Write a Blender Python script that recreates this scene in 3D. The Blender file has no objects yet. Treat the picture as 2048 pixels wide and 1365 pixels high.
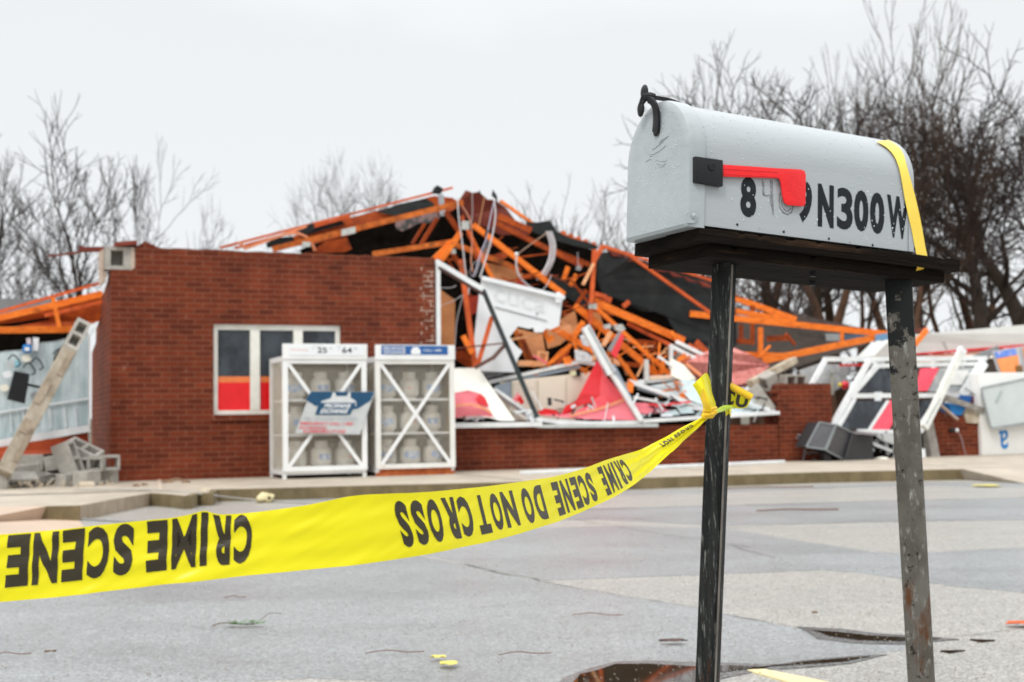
import bpy, bmesh, math, random
from mathutils import Vector, Matrix, noise
from mathutils.geometry import tessellate_polygon
R = math.radians
random.seed(7)
# ------------------------------------------------------------------ camera, sky, sun, exposure
SC = bpy.context.scene
COL = SC.collection
FPX = 2600.0                                   # focal length in pixels of a 2048 px wide picture
PITCH, ROLL, CAMH = R(3.57), R(0.90), 0.787
CAM = Vector((0, 0, CAMH))
fwd = Vector((0, math.cos(PITCH), math.sin(PITCH)))
up0 = Vector((0, -math.sin(PITCH), math.cos(PITCH)))
rt0 = Vector((1, 0, 0))
rgt = rt0 * math.cos(ROLL) - up0 * math.sin(ROLL)
upv = up0 * math.cos(ROLL) + rt0 * math.sin(ROLL)
cd = bpy.data.cameras.new("camera")
cam = bpy.data.objects.new("camera", cd)
COL.objects.link(cam)
m = Matrix((rgt, upv, -fwd)).transposed().to_4x4()
m.translation = CAM
cam.matrix_world = m
cd.sensor_width = 36
cd.lens = FPX / 2048 * 36
cd.clip_start, cd.clip_end = 0.05, 2000
cd.dof.use_dof = True
cd.dof.focus_distance = 2.0
cd.dof.aperture_fstop = 8.0
SC.camera = cam

world = bpy.data.worlds.new("World")
SC.world = world
world.use_nodes = True
wt = world.node_tree
bgn = wt.nodes["Background"]
sky = wt.nodes.new("ShaderNodeTexSky")
sky.sky_type = 'NISHITA'
sky.sun_disc = False
SUN_EL, SUN_AZ = R(48), R(205)
sky.sun_elevation = SUN_EL
sky.sun_rotation = SUN_AZ
hsv = wt.nodes.new("ShaderNodeHueSaturation")
hsv.inputs['Saturation'].default_value = 0.12
wt.links.new(sky.outputs[0], hsv.inputs['Color'])
tc = wt.nodes.new("ShaderNodeTexCoord")
sp = wt.nodes.new("ShaderNodeSeparateXYZ")
wt.links.new(tc.outputs['Generated'], sp.inputs[0])
cl = wt.nodes.new("ShaderNodeTexNoise")
cl.inputs['Scale'].default_value = 2.2
cl.inputs['Detail'].default_value = 5
mpw = wt.nodes.new("ShaderNodeMapping")
mpw.inputs['Scale'].default_value = (1, 1, 2.6)
wt.links.new(tc.outputs['Generated'], mpw.inputs[0])
wt.links.new(mpw.outputs[0], cl.inputs['Vector'])
ad = wt.nodes.new("ShaderNodeMath"); ad.operation = 'MULTIPLY_ADD'
ad.inputs[1].default_value = 0.22; ad.inputs[2].default_value = -0.11
wt.links.new(cl.outputs['Fac'], ad.inputs[0])
ad2 = wt.nodes.new("ShaderNodeMath"); ad2.operation = 'ADD'
wt.links.new(sp.outputs[2], ad2.inputs[0]); wt.links.new(ad.outputs[0], ad2.inputs[1])
rw = wt.nodes.new("ShaderNodeValToRGB")
e = rw.color_ramp.elements
e[0].position = -0.0; e[0].color = (7.7, 7.9, 8.05, 1)
e[1].position = 1.0; e[1].color = (21.5, 21.9, 22.0, 1)
k = rw.color_ramp.elements.new(0.30); k.color = (7.5, 7.75, 7.95, 1)
wt.links.new(ad2.outputs[0], rw.inputs[0])
mxw = wt.nodes.new("ShaderNodeMixRGB")
mxw.inputs[0].default_value = 0.92
wt.links.new(hsv.outputs[0], mxw.inputs[1]); wt.links.new(rw.outputs[0], mxw.inputs[2])
wt.links.new(mxw.outputs[0], bgn.inputs[0])
bgn.inputs[1].default_value = 0.10

sd = bpy.data.lights.new("sun", 'SUN')
sd.energy = 1.2; sd.angle = R(14); sd.color = (1.0, 0.96, 0.9)
so = bpy.data.objects.new("sun", sd); COL.objects.link(so)
sdir = Vector((math.sin(SUN_AZ) * math.cos(SUN_EL), math.cos(SUN_AZ) * math.cos(SUN_EL), math.sin(SUN_EL)))
so.rotation_euler = sdir.to_track_quat('Z', 'Y').to_euler()
so.location = (0, -5, 20)
SC.view_settings.view_transform = 'Standard'
SC.view_settings.look = 'None'
SC.view_settings.exposure = 0.25
SC.view_settings.gamma = 1.0
SC.render.engine = 'CYCLES'
SC.cycles.max_bounces = 6
SC.cycles.use_denoising = True

# ------------------------------------------------------------------ where things stand
def ray(px, py):
    return fwd + rgt * ((px - 1024) / FPX) + upv * ((682.5 - py) / FPX)
def D(px, py, d):                              # point at depth d metres
    return CAM + ray(px, py) * d
def G(px, py, z=0.0):                          # point on the level z
    r = ray(px, py)
    return CAM + r * ((z - CAMH) / r.z)
KERB = 0.13
WA = R(22)
U = Vector((math.cos(WA), math.sin(WA), 0)); N = Vector((-math.sin(WA), math.cos(WA), 0)); Z = Vector((0, 0, 1))
O = G(220, 964, KERB)
def W(px, py, v=0.0):                          # point on the vertical plane v metres behind the shop front
    r = ray(px, py)
    return CAM + r * (((O + N * v) - CAM).dot(N) / r.dot(N))
def uh(px, py, v=0.0):
    p = W(px, py, v) - O
    return p.dot(U), p.z + KERB
def Q(u, v, h):                                # point from wall coordinates
    return Vector((O.x, O.y, 0)) + U * u + N * v + Z * h
def ppm(p):                                    # px per metre at a point
    return FPX / (p - CAM).dot(fwd)

# ------------------------------------------------------------------ materials
MATS = {}
def mat(name, c1, c2=None, rough=0.6, scale=8.0, bump=0.0, bscale=60.0, metal=0.0, spec=0.5, stretch=(1, 1, 1), contrast=(0.35, 0.65),
        rough2=None, coat=0.0, trans=0.0, c3=None, c3scale=3.0, c3amt=(0.55, 0.7), alpha=None, detail=6.0, warp=0.0, ior=None):
    if name in MATS: return MATS[name]
    m = bpy.data.materials.new(name); MATS[name] = m
    m.use_nodes = True
    t = m.node_tree; n = t.nodes; l = t.links; b = n["Principled BSDF"]
    b.inputs['Roughness'].default_value = rough
    b.inputs['Metallic'].default_value = metal
    b.inputs['Specular IOR Level'].default_value = spec
    if ior: b.inputs['IOR'].default_value = ior
    if coat: b.inputs['Coat Weight'].default_value = coat; b.inputs['Coat Roughness'].default_value = 0.12
    if trans: b.inputs['Transmission Weight'].default_value = trans
    if alpha is not None: b.inputs['Alpha'].default_value = alpha
    tcn = n.new("ShaderNodeTexCoord"); mp = n.new("ShaderNodeMapping")
    mp.inputs['Scale'].default_value = stretch
    l.new(tcn.outputs['Object'], mp.inputs[0])
    nz = n.new("ShaderNodeTexNoise"); nz.inputs['Scale'].default_value = scale; nz.inputs['Detail'].default_value = detail
    nz.inputs['Roughness'].default_value = 0.65
    nz.inputs['Distortion'].default_value = warp
    l.new(mp.outputs[0], nz.inputs['Vector'])
    cr = n.new("ShaderNodeValToRGB"); cr.color_ramp.elements[0].position = contrast[0]; cr.color_ramp.elements[1].position = contrast[1]
    c2 = c2 or tuple(x * 0.82 for x in c1)
    cr.color_ramp.elements[0].color = (*c2, 1); cr.color_ramp.elements[1].color = (*c1, 1)
    l.new(nz.outputs['Fac'], cr.inputs[0])
    out = cr.outputs[0]
    if c3:
        n3 = n.new("ShaderNodeTexNoise"); n3.inputs['Scale'].default_value = c3scale; n3.inputs['Detail'].default_value = 8
        n3.inputs['Roughness'].default_value = 0.7
        m3 = n.new("ShaderNodeMapping"); m3.inputs['Location'].default_value = (3.3, 1.7, 5.1); m3.inputs['Scale'].default_value = stretch
        l.new(tcn.outputs['Object'], m3.inputs[0]); l.new(m3.outputs[0], n3.inputs['Vector'])
        r3 = n.new("ShaderNodeValToRGB"); r3.color_ramp.elements[0].position = c3amt[0]; r3.color_ramp.elements[1].position = c3amt[1]
        l.new(n3.outputs['Fac'], r3.inputs[0])
        mx = n.new("ShaderNodeMixRGB"); l.new(r3.outputs[0], mx.inputs[0]); l.new(out, mx.inputs[1]); mx.inputs[2].default_value = (*c3, 1)
        out = mx.outputs[0]
    l.new(out, b.inputs['Base Color'])
    if rough2 is not None:
        mr = n.new("ShaderNodeMapRange"); mr.inputs['From Min'].default_value = .35; mr.inputs['From Max'].default_value = .65
        mr.inputs['To Min'].default_value = rough; mr.inputs['To Max'].default_value = rough2
        l.new(nz.outputs['Fac'], mr.inputs[0]); l.new(mr.outputs[0], b.inputs['Roughness'])
    if bump:
        nb = n.new("ShaderNodeTexNoise"); nb.inputs['Scale'].default_value = bscale; nb.inputs['Detail'].default_value = 4
        l.new(mp.outputs[0], nb.inputs['Vector'])
        bp = n.new("ShaderNodeBump"); bp.inputs['Strength'].default_value = min(1, bump); bp.inputs['Distance'].default_value = 0.004
        l.new(nb.outputs['Fac'], bp.inputs['Height']); l.new(bp.outputs[0], b.inputs['Normal'])
    return m

def brick_mat(name, c1, c2, mortar, rot):
    if name in MATS: return MATS[name]
    m = bpy.data.materials.new(name); MATS[name] = m; m.use_nodes = True
    t = m.node_tree; n = t.nodes; l = t.links; b = n["Principled BSDF"]
    tcn = n.new("ShaderNodeTexCoord"); mp = n.new("ShaderNodeMapping")
    mp.inputs['Rotation'].default_value = (0, 0, rot)
    l.new(tcn.outputs['Object'], mp.inputs[0])
    s = n.new("ShaderNodeSeparateXYZ"); l.new(mp.outputs[0], s.inputs[0])
    a = n.new("ShaderNodeMath"); a.operation = 'ADD'; l.new(s.outputs[0], a.inputs[0]); l.new(s.outputs[1], a.inputs[1])
    c = n.new("ShaderNodeCombineXYZ"); l.new(a.outputs[0], c.inputs[0]); l.new(s.outputs[2], c.inputs[1])
    br = n.new("ShaderNodeTexBrick")
    br.inputs['Scale'].default_value = 1; br.inputs['Brick Width'].default_value = 0.205; br.inputs['Row Height'].default_value = 0.0677
    br.inputs['Mortar Size'].default_value = 0.0062; br.inputs['Mortar Smooth'].default_value = 0.2; br.inputs['Bias'].default_value = -0.1
    br.inputs['Color1'].default_value = (*c1, 1); br.inputs['Color2'].default_value = (*c2, 1); br.inputs['Mortar'].default_value = (*mortar, 1)
    l.new(c.outputs[0], br.inputs['Vector'])
    nz = n.new("ShaderNodeTexNoise"); nz.inputs['Scale'].default_value = 2.3; nz.inputs['Detail'].default_value = 9; nz.inputs['Roughness'].default_value = .7
    l.new(tcn.outputs['Object'], nz.inputs['Vector'])
    r = n.new("ShaderNodeValToRGB"); r.color_ramp.elements[0].color = (.62, .55, .5, 1); r.color_ramp.elements[1].color = (1.3, 1.25, 1.2, 1)
    r.color_ramp.elements[0].position = .3; r.color_ramp.elements[1].position = .7
    l.new(nz.outputs['Fac'], r.inputs[0])
    mx = n.new("ShaderNodeMixRGB"); mx.blend_type = 'MULTIPLY'; mx.inputs[0].default_value = 1
    l.new(br.outputs[0], mx.inputs[1]); l.new(r.outputs[0], mx.inputs[2])
    # pale bloom of mortar in scattered patches
    n2 = n.new("ShaderNodeTexNoise"); n2.inputs['Scale'].default_value = 9; n2.inputs['Detail'].default_value = 6
    l.new(tcn.outputs['Object'], n2.inputs['Vector'])
    r2 = n.new("ShaderNodeValToRGB"); r2.color_ramp.elements[0].position = .66; r2.color_ramp.elements[1].position = .8
    r2.color_ramp.elements[1].color = (.28, .28, .28, 1)
    l.new(n2.outputs['Fac'], r2.inputs[0])
    m2 = n.new("ShaderNodeMixRGB"); l.new(r2.outputs[0], m2.inputs[0]); l.new(mx.outputs[0], m2.inputs[1]); m2.inputs[2].default_value = (.5, .35, .28, 1)
    l.new(m2.outputs[0], b.inputs['Base Color'])
    b.inputs['Roughness'].default_value = .82; b.inputs['Specular IOR Level'].default_value = .22
    bp = n.new("ShaderNodeBump"); bp.inputs['Strength'].default_value = .8; bp.inputs['Distance'].default_value = .006; bp.invert = True
    l.new(br.outputs['Fac'], bp.inputs['Height']); l.new(bp.outputs[0], b.inputs['Normal'])
    return m

def asphalt_mat(name, c1, c2, stone, big1, big2, r1, r2):
    if name in MATS: return MATS[name]
    m = bpy.data.materials.new(name); MATS[name] = m; m.use_nodes = True
    t = m.node_tree; n = t.nodes; l = t.links; b = n["Principled BSDF"]
    tcn = n.new("ShaderNodeTexCoord")
    vo = n.new("ShaderNodeTexVoronoi"); vo.inputs['Scale'].default_value = 130
    l.new(tcn.outputs['Object'], vo.inputs['Vector'])
    r = n.new("ShaderNodeValToRGB"); e = r.color_ramp.elements
    e[0].position = .0; e[0].color = (*c2, 1); e[1].position = 1; e[1].color = (*stone, 1)
    q = e.new(.55); q.color = (*c1, 1)
    sepc = n.new("ShaderNodeSeparateColor"); l.new(vo.outputs['Color'], sepc.inputs[0])
    l.new(sepc.outputs[0], r.inputs[0])
    nz = n.new("ShaderNodeTexNoise"); nz.inputs['Scale'].default_value = .9; nz.inputs['Detail'].default_value = 10; nz.inputs['Roughness'].default_value = .72
    mp = n.new("ShaderNodeMapping"); mp.inputs['Scale'].default_value = (.6, 1.1, 1)
    l.new(tcn.outputs['Object'], mp.inputs[0]); l.new(mp.outputs[0], nz.inputs['Vector'])
    rb = n.new("ShaderNodeValToRGB"); rb.color_ramp.elements[0].position = .34; rb.color_ramp.elements[1].position = .64
    rb.color_ramp.elements[0].color = (*big1, 1); rb.color_ramp.elements[1].color = (*big2, 1)
    l.new(nz.outputs['Fac'], rb.inputs[0])
    mx = n.new("ShaderNodeMixRGB"); mx.blend_type = 'MULTIPLY'; mx.inputs[0].default_value = 1
    l.new(r.outputs[0], mx.inputs[1]); l.new(rb.outputs[0], mx.inputs[2])
    l.new(mx.outputs[0], b.inputs['Base Color'])
    mr = n.new("ShaderNodeMapRange"); mr.inputs['From Min'].default_value = .35; mr.inputs['From Max'].default_value = .65
    mr.inputs['To Min'].default_value = r1; mr.inputs['To Max'].default_value = r2
    l.new(nz.outputs['Fac'], mr.inputs[0]); l.new(mr.outputs[0], b.inputs['Roughness'])
    bp = n.new("ShaderNodeBump"); bp.inputs['Strength'].default_value = .3; bp.inputs['Distance'].default_value = .002
    l.new(vo.outputs['Distance'], bp.inputs['Height']); l.new(bp.outputs[0], b.inputs['Normal'])
    return m

# ------------------------------------------------------------------ building blocks
ROOTM = {}
def tag(o, label=None, cat=None, group=None, kind=None):
    if label: o['label'] = label
    if cat: o['category'] = cat
    if group: o['group'] = group
    if kind: o['kind'] = kind
    return o
def thing(name, label, cat, loc=(0, 0, 0), rz=0.0, group=None, kind=None, M=None):
    o = bpy.data.objects.new(name, None); COL.objects.link(o)
    if M is None:
        M = Matrix.Translation(Vector(loc)) @ Matrix.Rotation(rz, 4, 'Z')
    o.matrix_world = M
    ROOTM[o.name] = M
    o.empty_display_size = .1
    return tag(o, label, cat, group, kind)
def add(name, geo, m, parent=None, local=False, smooth=False, label=None, origin=None):
    V, F = geo[0], geo[1]
    me = bpy.data.meshes.new(name)
    if parent is None:
        xs = [v[0] for v in V]; ys = [v[1] for v in V]; zs = [v[2] for v in V]
        loc = Vector(origin) if origin is not None else Vector(((min(xs) + max(xs)) / 2, (min(ys) + max(ys)) / 2, min(zs)))
        VV = [Vector(v) - loc for v in V]
    else:
        root = parent
        while root.parent: root = root.parent
        M = ROOTM[root.name]
        if local: VV = V
        else:
            Mi = M.inverted(); VV = [Mi @ Vector(v) for v in V]
    me.from_pydata([tuple(v) for v in VV], [], F)
    me.validate(); me.update()
    bm = bmesh.new(); bm.from_mesh(me); bmesh.ops.recalc_face_normals(bm, faces=bm.faces); bm.to_mesh(me); bm.free()
    ms = m if isinstance(m, list) else [m]
    for x in ms: me.materials.append(x)
    if len(geo) > 2 and len(me.polygons) == len(geo[2]):
        me.polygons.foreach_set('material_index', geo[2])
    if smooth:
        me.polygons.foreach_set('use_smooth', [True] * len(me.polygons))
        me.set_sharp_from_angle(angle=R(38 if smooth is True else smooth))
    o = bpy.data.objects.new(name, me); COL.objects.link(o)
    if parent is None: o.location = loc
    else: o.parent = parent
    if label: o['label'] = label
    return o
def solo(name, geo, m, label, cat, group=None, kind=None, smooth=False):
    return tag(add(name, geo, m, None, smooth=smooth), label, cat, group, kind)
def join(*gs):
    V, F = [], []
    for g in gs:
        k = len(V); V += list(g[0]); F += [tuple(i + k for i in f) for f in g[1]]
    return V, F
def box(c, a, b, d):                            # centre and three half-axis vectors
    c, a, b, d = Vector(c), Vector(a), Vector(b), Vector(d)
    V = [c + a * i + b * j + d * k for i in (-1, 1) for j in (-1, 1) for k in (-1, 1)]
    return V, [(0, 1, 3, 2), (4, 6, 7, 5), (0, 4, 5, 1), (2, 3, 7, 6), (0, 2, 6, 4), (1, 5, 7, 3)]
def bx(x0, x1, y0, y1, z0, z1):
    return box(((x0 + x1) / 2, (y0 + y1) / 2, (z0 + z1) / 2), ((x1 - x0) / 2, 0, 0), (0, (y1 - y0) / 2, 0), (0, 0, (z1 - z0) / 2))
def bevel(geo, w=0.003, seg=2):
    me = bpy.data.meshes.new("t"); me.from_pydata([tuple(v) for v in geo[0]], [], geo[1])
    bm = bmesh.new(); bm.from_mesh(me)
    bmesh.ops.recalc_face_normals(bm, faces=bm.faces)
    es = [e for e in bm.edges if len(e.link_faces) == 2 and e.calc_face_angle(0) > R(30)]
    bmesh.ops.bevel(bm, geom=es, offset=w, segments=seg, affect='EDGES', profile=.6, clamp_overlap=True)
    out = bm_out(bm); bpy.data.meshes.remove(me); return out
def bm_out(bm):
    bm.verts.index_update()
    g = ([v.co.copy() for v in bm.verts], [tuple(v.index for v in f.verts) for f in bm.faces]); bm.free(); return g
def bar(p, q, w, t, face=None, wob=0.0):        # a board from p to q, w wide across the view, t thick along 'face'
    p, q = Vector(p), Vector(q); ax = (q - p).normalized(); face = Vector(face or N)
    s = ax.cross(face).normalized(); f = s.cross(ax).normalized()
    return box((p + q) / 2, (q - p) / 2, s * w / 2, f * t / 2)
def prism(pts, off):                            # polygon extruded by a vector
    off = Vector(off); n = len(pts)
    V = [Vector(p) for p in pts] + [Vector(p) + off for p in pts]
    nx, ny, nz = (sum((pts[i][j] - pts[(i + 1) % n][j]) * (pts[i][k] + pts[(i + 1) % n][k]) for i in range(n)) for j, k in ((1, 2), (2, 0), (0, 1)))
    ax = max(range(3), key=lambda i: abs((nx, ny, nz)[i])); uvw = [i for i in range(3) if i != ax]
    tris = [tuple(t) for t in tessellate_polygon([[Vector((p[uvw[0]], p[uvw[1]], 0)) for p in pts]])]
    F = list(tris) + [tuple(i + n for i in reversed(t)) for t in tris]
    F += [(i, (i + 1) % n, (i + 1) % n + n, i + n) for i in range(n)]
    return V, F
def tube(path, r, n=8, cap=True):
    P = [Vector(p) for p in path]; rs = r if isinstance(r, (list, tuple)) else [r] * len(P)
    V, F = [], []; prev = None
    for i, p in enumerate(P):
        a = (P[min(i + 1, len(P) - 1)] - P[max(i - 1, 0)]).normalized()
        if prev is None:
            s = a.cross(Vector((0, 0, 1)))
            if s.length < .05: s = a.cross(Vector((1, 0, 0)))
        else: s = prev - a * prev.dot(a)
        s.normalize(); prev = s; b = a.cross(s)
        for k in range(n):
            an = 2 * math.pi * k / n
            V.append(p + (s * math.cos(an) + b * math.sin(an)) * rs[i])
    for i in range(len(P) - 1):
        for k in range(n):
            F.append((i * n + k, i * n + (k + 1) % n, (i + 1) * n + (k + 1) % n, (i + 1) * n + k))
    if cap: F += [tuple(range(n - 1, -1, -1)), tuple(range((len(P) - 1) * n, len(P) * n))]
    return V, F
def smoothpath(pts, n=6):
    P = [Vector(p) for p in pts]; out = []
    for i in range(len(P) - 1):
        a, b, c, d = P[max(i - 1, 0)], P[i], P[i + 1], P[min(i + 2, len(P) - 1)]
        for k in range(n):
            t = k / n
            out.append(.5 * ((2 * b) + (c - a) * t + (2 * a - 5 * b + 4 * c - d) * t * t + (3 * b - a - 3 * c + d) * t ** 3))
    out.append(P[-1]); return out
def lathe(prof, n=20, c=(0, 0, 0)):
    V, F = [], []; c = Vector(c)
    for r, z in prof:
        for k in range(n):
            a = 2 * math.pi * k / n; V.append(c + Vector((r * math.cos(a), r * math.sin(a), z)))
    for i in range(len(prof) - 1):
        for k in range(n): F.append((i * n + k, i * n + (k + 1) % n, (i + 1) * n + (k + 1) % n, (i + 1) * n + k))
    return V, F
def ball(c, r, n=6, sq=(1, 1, 1)):
    c = Vector(c); prof = [(max(1e-4, math.sin(math.pi * i / n)) * r, -math.cos(math.pi * i / n) * r) for i in range(n + 1)]
    V, F = lathe(prof, n + 2); return [c + Vector((v[0] * sq[0], v[1] * sq[1], v[2] * sq[2])) for v in V], F
def grid(fn, nu, nv):                           # fn(s,t) -> point
    V = [fn(i / nu, j / nv) for i in range(nu + 1) for j in range(nv + 1)]
    F = [(i * (nv + 1) + j, (i + 1) * (nv + 1) + j, (i + 1) * (nv + 1) + j + 1, i * (nv + 1) + j + 1) for i in range(nu) for j in range(nv)]
    return V, F
_gl = {}
def glyphs(s, bold=0.0, sx=1.0, cuts=0, spacing=1.0):   # flat lettering, normalised to 0..1 in both directions
    key = (s, bold, sx, cuts, spacing)
    if key in _gl: return _gl[key]
    cu = bpy.data.curves.new("t", 'FONT'); cu.body = s; cu.size = 1; cu.offset = bold; cu.space_character = spacing; cu.resolution_u = 4
    o = bpy.data.objects.new("t", cu); COL.objects.link(o)
    dg = bpy.context.evaluated_depsgraph_get(); me = bpy.data.meshes.new_from_object(o.evaluated_get(dg))
    bm = bmesh.new(); bm.from_mesh(me)
    xs = [v.co.x for v in bm.verts]; ys = [v.co.y for v in bm.verts]; x0, x1, y0, y1 = min(xs), max(xs), min(ys), max(ys)
    for v in bm.verts: v.co = Vector(((v.co.x - x0) / (x1 - x0), (v.co.y - y0) / (y1 - y0), 0))
    for i in range(1, cuts):
        bmesh.ops.bisect_plane(bm, geom=bm.verts[:] + bm.edges[:] + bm.faces[:], plane_co=(i / cuts, 0, 0), plane_no=(1, 0, 0))
    if cuts:
        for i in range(1, 14):
            bmesh.ops.bisect_plane(bm, geom=bm.verts[:] + bm.edges[:] + bm.faces[:], plane_co=(0, i / 14, 0), plane_no=(0, 1, 0))
    bmesh.ops.triangulate(bm, faces=bm.faces)
    g = bm_out(bm)
    bpy.data.objects.remove(o); bpy.data.meshes.remove(me); bpy.data.curves.remove(cu)
    _gl[key] = g; return g
def text_at(s, fn, bold=0.0, cuts=0, spacing=1.0):
    V, F = glyphs(s, bold, 1.0, cuts, spacing); return [fn(v.x, v.y) for v in V], list(F)

# pixel-described boards and sheets standing at real depths behind the shop front
def pb(x0, y0, x1, y1, wpx, v0=0.5, v1=None, t=0.04):
    v1 = v0 if v1 is None else v1
    p, q = W(x0, y0, v0), W(x1, y1, v1)
    return bar(p, q, wpx / ppm((p + q) / 2), t)
def pp(pts, v=0.5, t=0.02):
    P = [W(a[0], a[1], a[2] if len(a) > 2 else v) for a in pts]
    return prism(P, N * t)
def pipe(pts, r, v=0.5, n=6, sm=5):
    return tube(smoothpath([W(a[0], a[1], a[2] if len(a) > 2 else v) for a in pts], sm), r, n)

# ------------------------------------------------------------------ palette
BRICK = brick_mat("brick", (.172, .034, .013), (.092, .018, .008), (.20, .078, .045), 0)
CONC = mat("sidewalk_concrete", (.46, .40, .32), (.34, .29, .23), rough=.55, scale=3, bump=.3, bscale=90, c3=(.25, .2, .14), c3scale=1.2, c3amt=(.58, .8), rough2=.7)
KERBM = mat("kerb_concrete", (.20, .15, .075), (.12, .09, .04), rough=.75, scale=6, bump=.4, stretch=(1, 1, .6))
LIGHTK = mat("kerb_lit_concrete", (.40, .32, .24), (.26, .2, .14), rough=.7, scale=9, bump=.4, stretch=(1, 1, .5))  # paler twin of the kerb colour: light on this face is painted in
CMU = mat("block_concrete", (.44, .42, .38), (.30, .28, .25), rough=.85, scale=7, bump=.6, bscale=120)
TANB = mat("mortar_tan_concrete", (.55, .48, .38), (.32, .25, .17), rough=.85, scale=5, bump=.6, bscale=60)
WOOD = mat("wet_orange_wood", (.93, .235, .026), (.72, .145, .012), rough=.55, scale=7, bump=.5, bscale=25, stretch=(1, 1, 2.5), spec=.25, c3=(.30, .07, .015), c3scale=3.2, c3amt=(.56, .74))
WOODD = mat("dark_orange_wood", (.46, .085, .010), (.22, .03, .005), rough=.6, scale=5, spec=.2, c3=(.12, .03, .01), c3scale=2.5, c3amt=(.52, .7))
WOODR = mat("red_orange_wood", (.74, .14, .035), (.50, .08, .018), rough=.55, scale=6, spec=.25, c3=(.22, .05, .015), c3scale=3, c3amt=(.55, .72))
WOODP = mat("pale_broken_wood", (.85, .46, .24), (.7, .3, .12), rough=.6, scale=9)
BROWN = mat("red_brown_plywood", (.20, .025, .008), (.11, .012, .004), rough=.6, scale=3)
PLY = mat("plywood_tan", (.56, .24, .085), (.42, .16, .05), rough=.65, scale=2.5, c3=(.2, .07, .02), c3scale=1.5, c3amt=(.62, .8))
FELT = mat("roofing_felt", (.030, .034, .034), (.016, .019, .020), rough=.85, spec=.2, scale=3, bump=.5, bscale=8, c3=(.10, .105, .105), c3scale=5, c3amt=(.62, .85))
DARK = mat("shade_black", (.008, .006, .005), (.003, .0025, .002), rough=1, spec=.0)  # near-black that puts the shade of attic, voids and gaps into the colour
WHITE = mat("white_frame_paint", (.80, .82, .82), (.66, .68, .69), rough=.35, scale=5)
WHITE2 = mat("white_panel", (.82, .84, .86), (.74, .77, .80), rough=.4, scale=2)
GREYF = mat("grey_aluminium", (.42, .44, .46), (.3, .32, .34), rough=.4, metal=.3)
BLACK = mat("black_plastic", (.011, .012, .014), (.007, .007, .009), rough=.5, spec=.3, bump=.3, bscale=300)
GASK = mat("dark_gasket", (.03, .045, .05), (.02, .03, .035), rough=.5)
RED = mat("red_awning_vinyl", (.85, .05, .065), (.75, .03, .04), rough=.35, scale=2)
PINK = mat("faded_pink_vinyl", (.92, .26, .31), (.84, .19, .24), rough=.4, scale=2)
STRIPE = mat("orange_stripe_vinyl", (.95, .36, .20), rough=.4)
DRED = mat("deep_red_vinyl", (.70, .0, .005), rough=.35)
CREAM = mat("cream_panel", (.86, .84, .74), (.8, .77, .66), rough=.45, scale=2)
BEIGE = mat("beige_cabinet", (.76, .68, .57), (.7, .61, .5), rough=.5, scale=1.5)
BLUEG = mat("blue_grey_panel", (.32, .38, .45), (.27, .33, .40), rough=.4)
GLASSP = mat("pale_glass_sheet", (.60, .70, .72), (.48, .59, .62), rough=.12, scale=3, spec=.8)
DGLASS = mat("dark_glass_painted_reflections", (.040, .050, .062), (.012, .015, .02), rough=.10, spec=.5, scale=2.4, contrast=(.42, .56), stretch=(1, 1, .6))  # light and dark blotches put pane reflections into the colour
GALV = mat("galvanised_plate", (.60, .62, .62), (.45, .47, .47), rough=.35, metal=.3)
WIRE = mat("pale_cable_sheath", (.62, .60, .60), (.5, .47, .5), rough=.5)
INSUL = mat("pink_insulation", (.70, .27, .24), (.48, .14, .12), rough=.95, scale=14, bump=1, bscale=40, c3=(.78, .45, .42), c3scale=22)
BLUE = mat("blue_print", (.01, .11, .36), (.008, .08, .28), rough=.4)
DBLUE = mat("deep_teal_blue_print", (.004, .07, .16), (.003, .05, .12), rough=.35)
LBLUE = mat("bright_blue_vinyl", (.0, .20, .58), rough=.4)
GREY = mat("mid_grey_sheet", (.32, .33, .34), (.22, .23, .24), rough=.6, scale=3)
YEL = mat("yellow_tape_film", (.86, .775, .012), (.80, .71, .010), rough=.30, scale=4, spec=.35)
def see_through(m, col, f):                     # thin film lets daylight through from behind
    t = m.node_tree; n = t.nodes; l = t.links; b = n["Principled BSDF"]; o = n["Material Output"]
    tr = n.new("ShaderNodeBsdfTranslucent"); tr.inputs[0].default_value = (*col, 1); mx = n.new("ShaderNodeMixShader"); mx.inputs[0].default_value = f
    l.new(b.outputs[0], mx.inputs[1]); l.new(tr.outputs[0], mx.inputs[2]); l.new(mx.outputs[0], o.inputs[0])
see_through(YEL, (.95, .87, .02), .32)
YELD = mat("deep_yellow_tape_film", (.90, .60, .01), (.85, .5, .01), rough=.3)
INK = mat("tape_ink", (.035, .026, .008), (.022, .016, .005), rough=.35)
STRAPM = mat("yellow_strap", (.90, .68, .10), (.85, .6, .07), rough=.4)
RUST = mat("rust", (.50, .13, .03), (.30, .06, .015), rough=.85, scale=12)

# ------------------------------------------------------------------ ground
LOT = asphalt_mat("lot_aggregate", (.335, .325, .303), (.20, .192, .18), (.52, .505, .475), (.84, .84, .84), (1.1, 1.09, 1.07), .42, .30)
LOTB = asphalt_mat("lot_blue_grey", (.25, .262, .266), (.17, .178, .182), (.38, .395, .40), (.86, .86, .86), (1.10, 1.10, 1.10), .27, .38)
GRASS = mat("winter_grass", (.12, .11, .05), (.07, .06, .03), rough=.9, scale=.5)
def sheet(name, pts, z, m, label=None, cat=None, kind='structure'):
    o = add(name, prism([Vector((p[0], p[1], z)) for p in pts], (0, 0, -.03)), m)
    return tag(o, label, cat, None, kind)
sheet("ground", [(-400, -60), (400, -60), (400, 600), (-400, 600)], -.06, GRASS)
sheet("parking_lot", [(-60, -12), (60, -12), (60, 34), (-60, 34)], 0, LOT)
def gp(pts, z=0): return [G(a, b, z) for a, b in pts]
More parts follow.
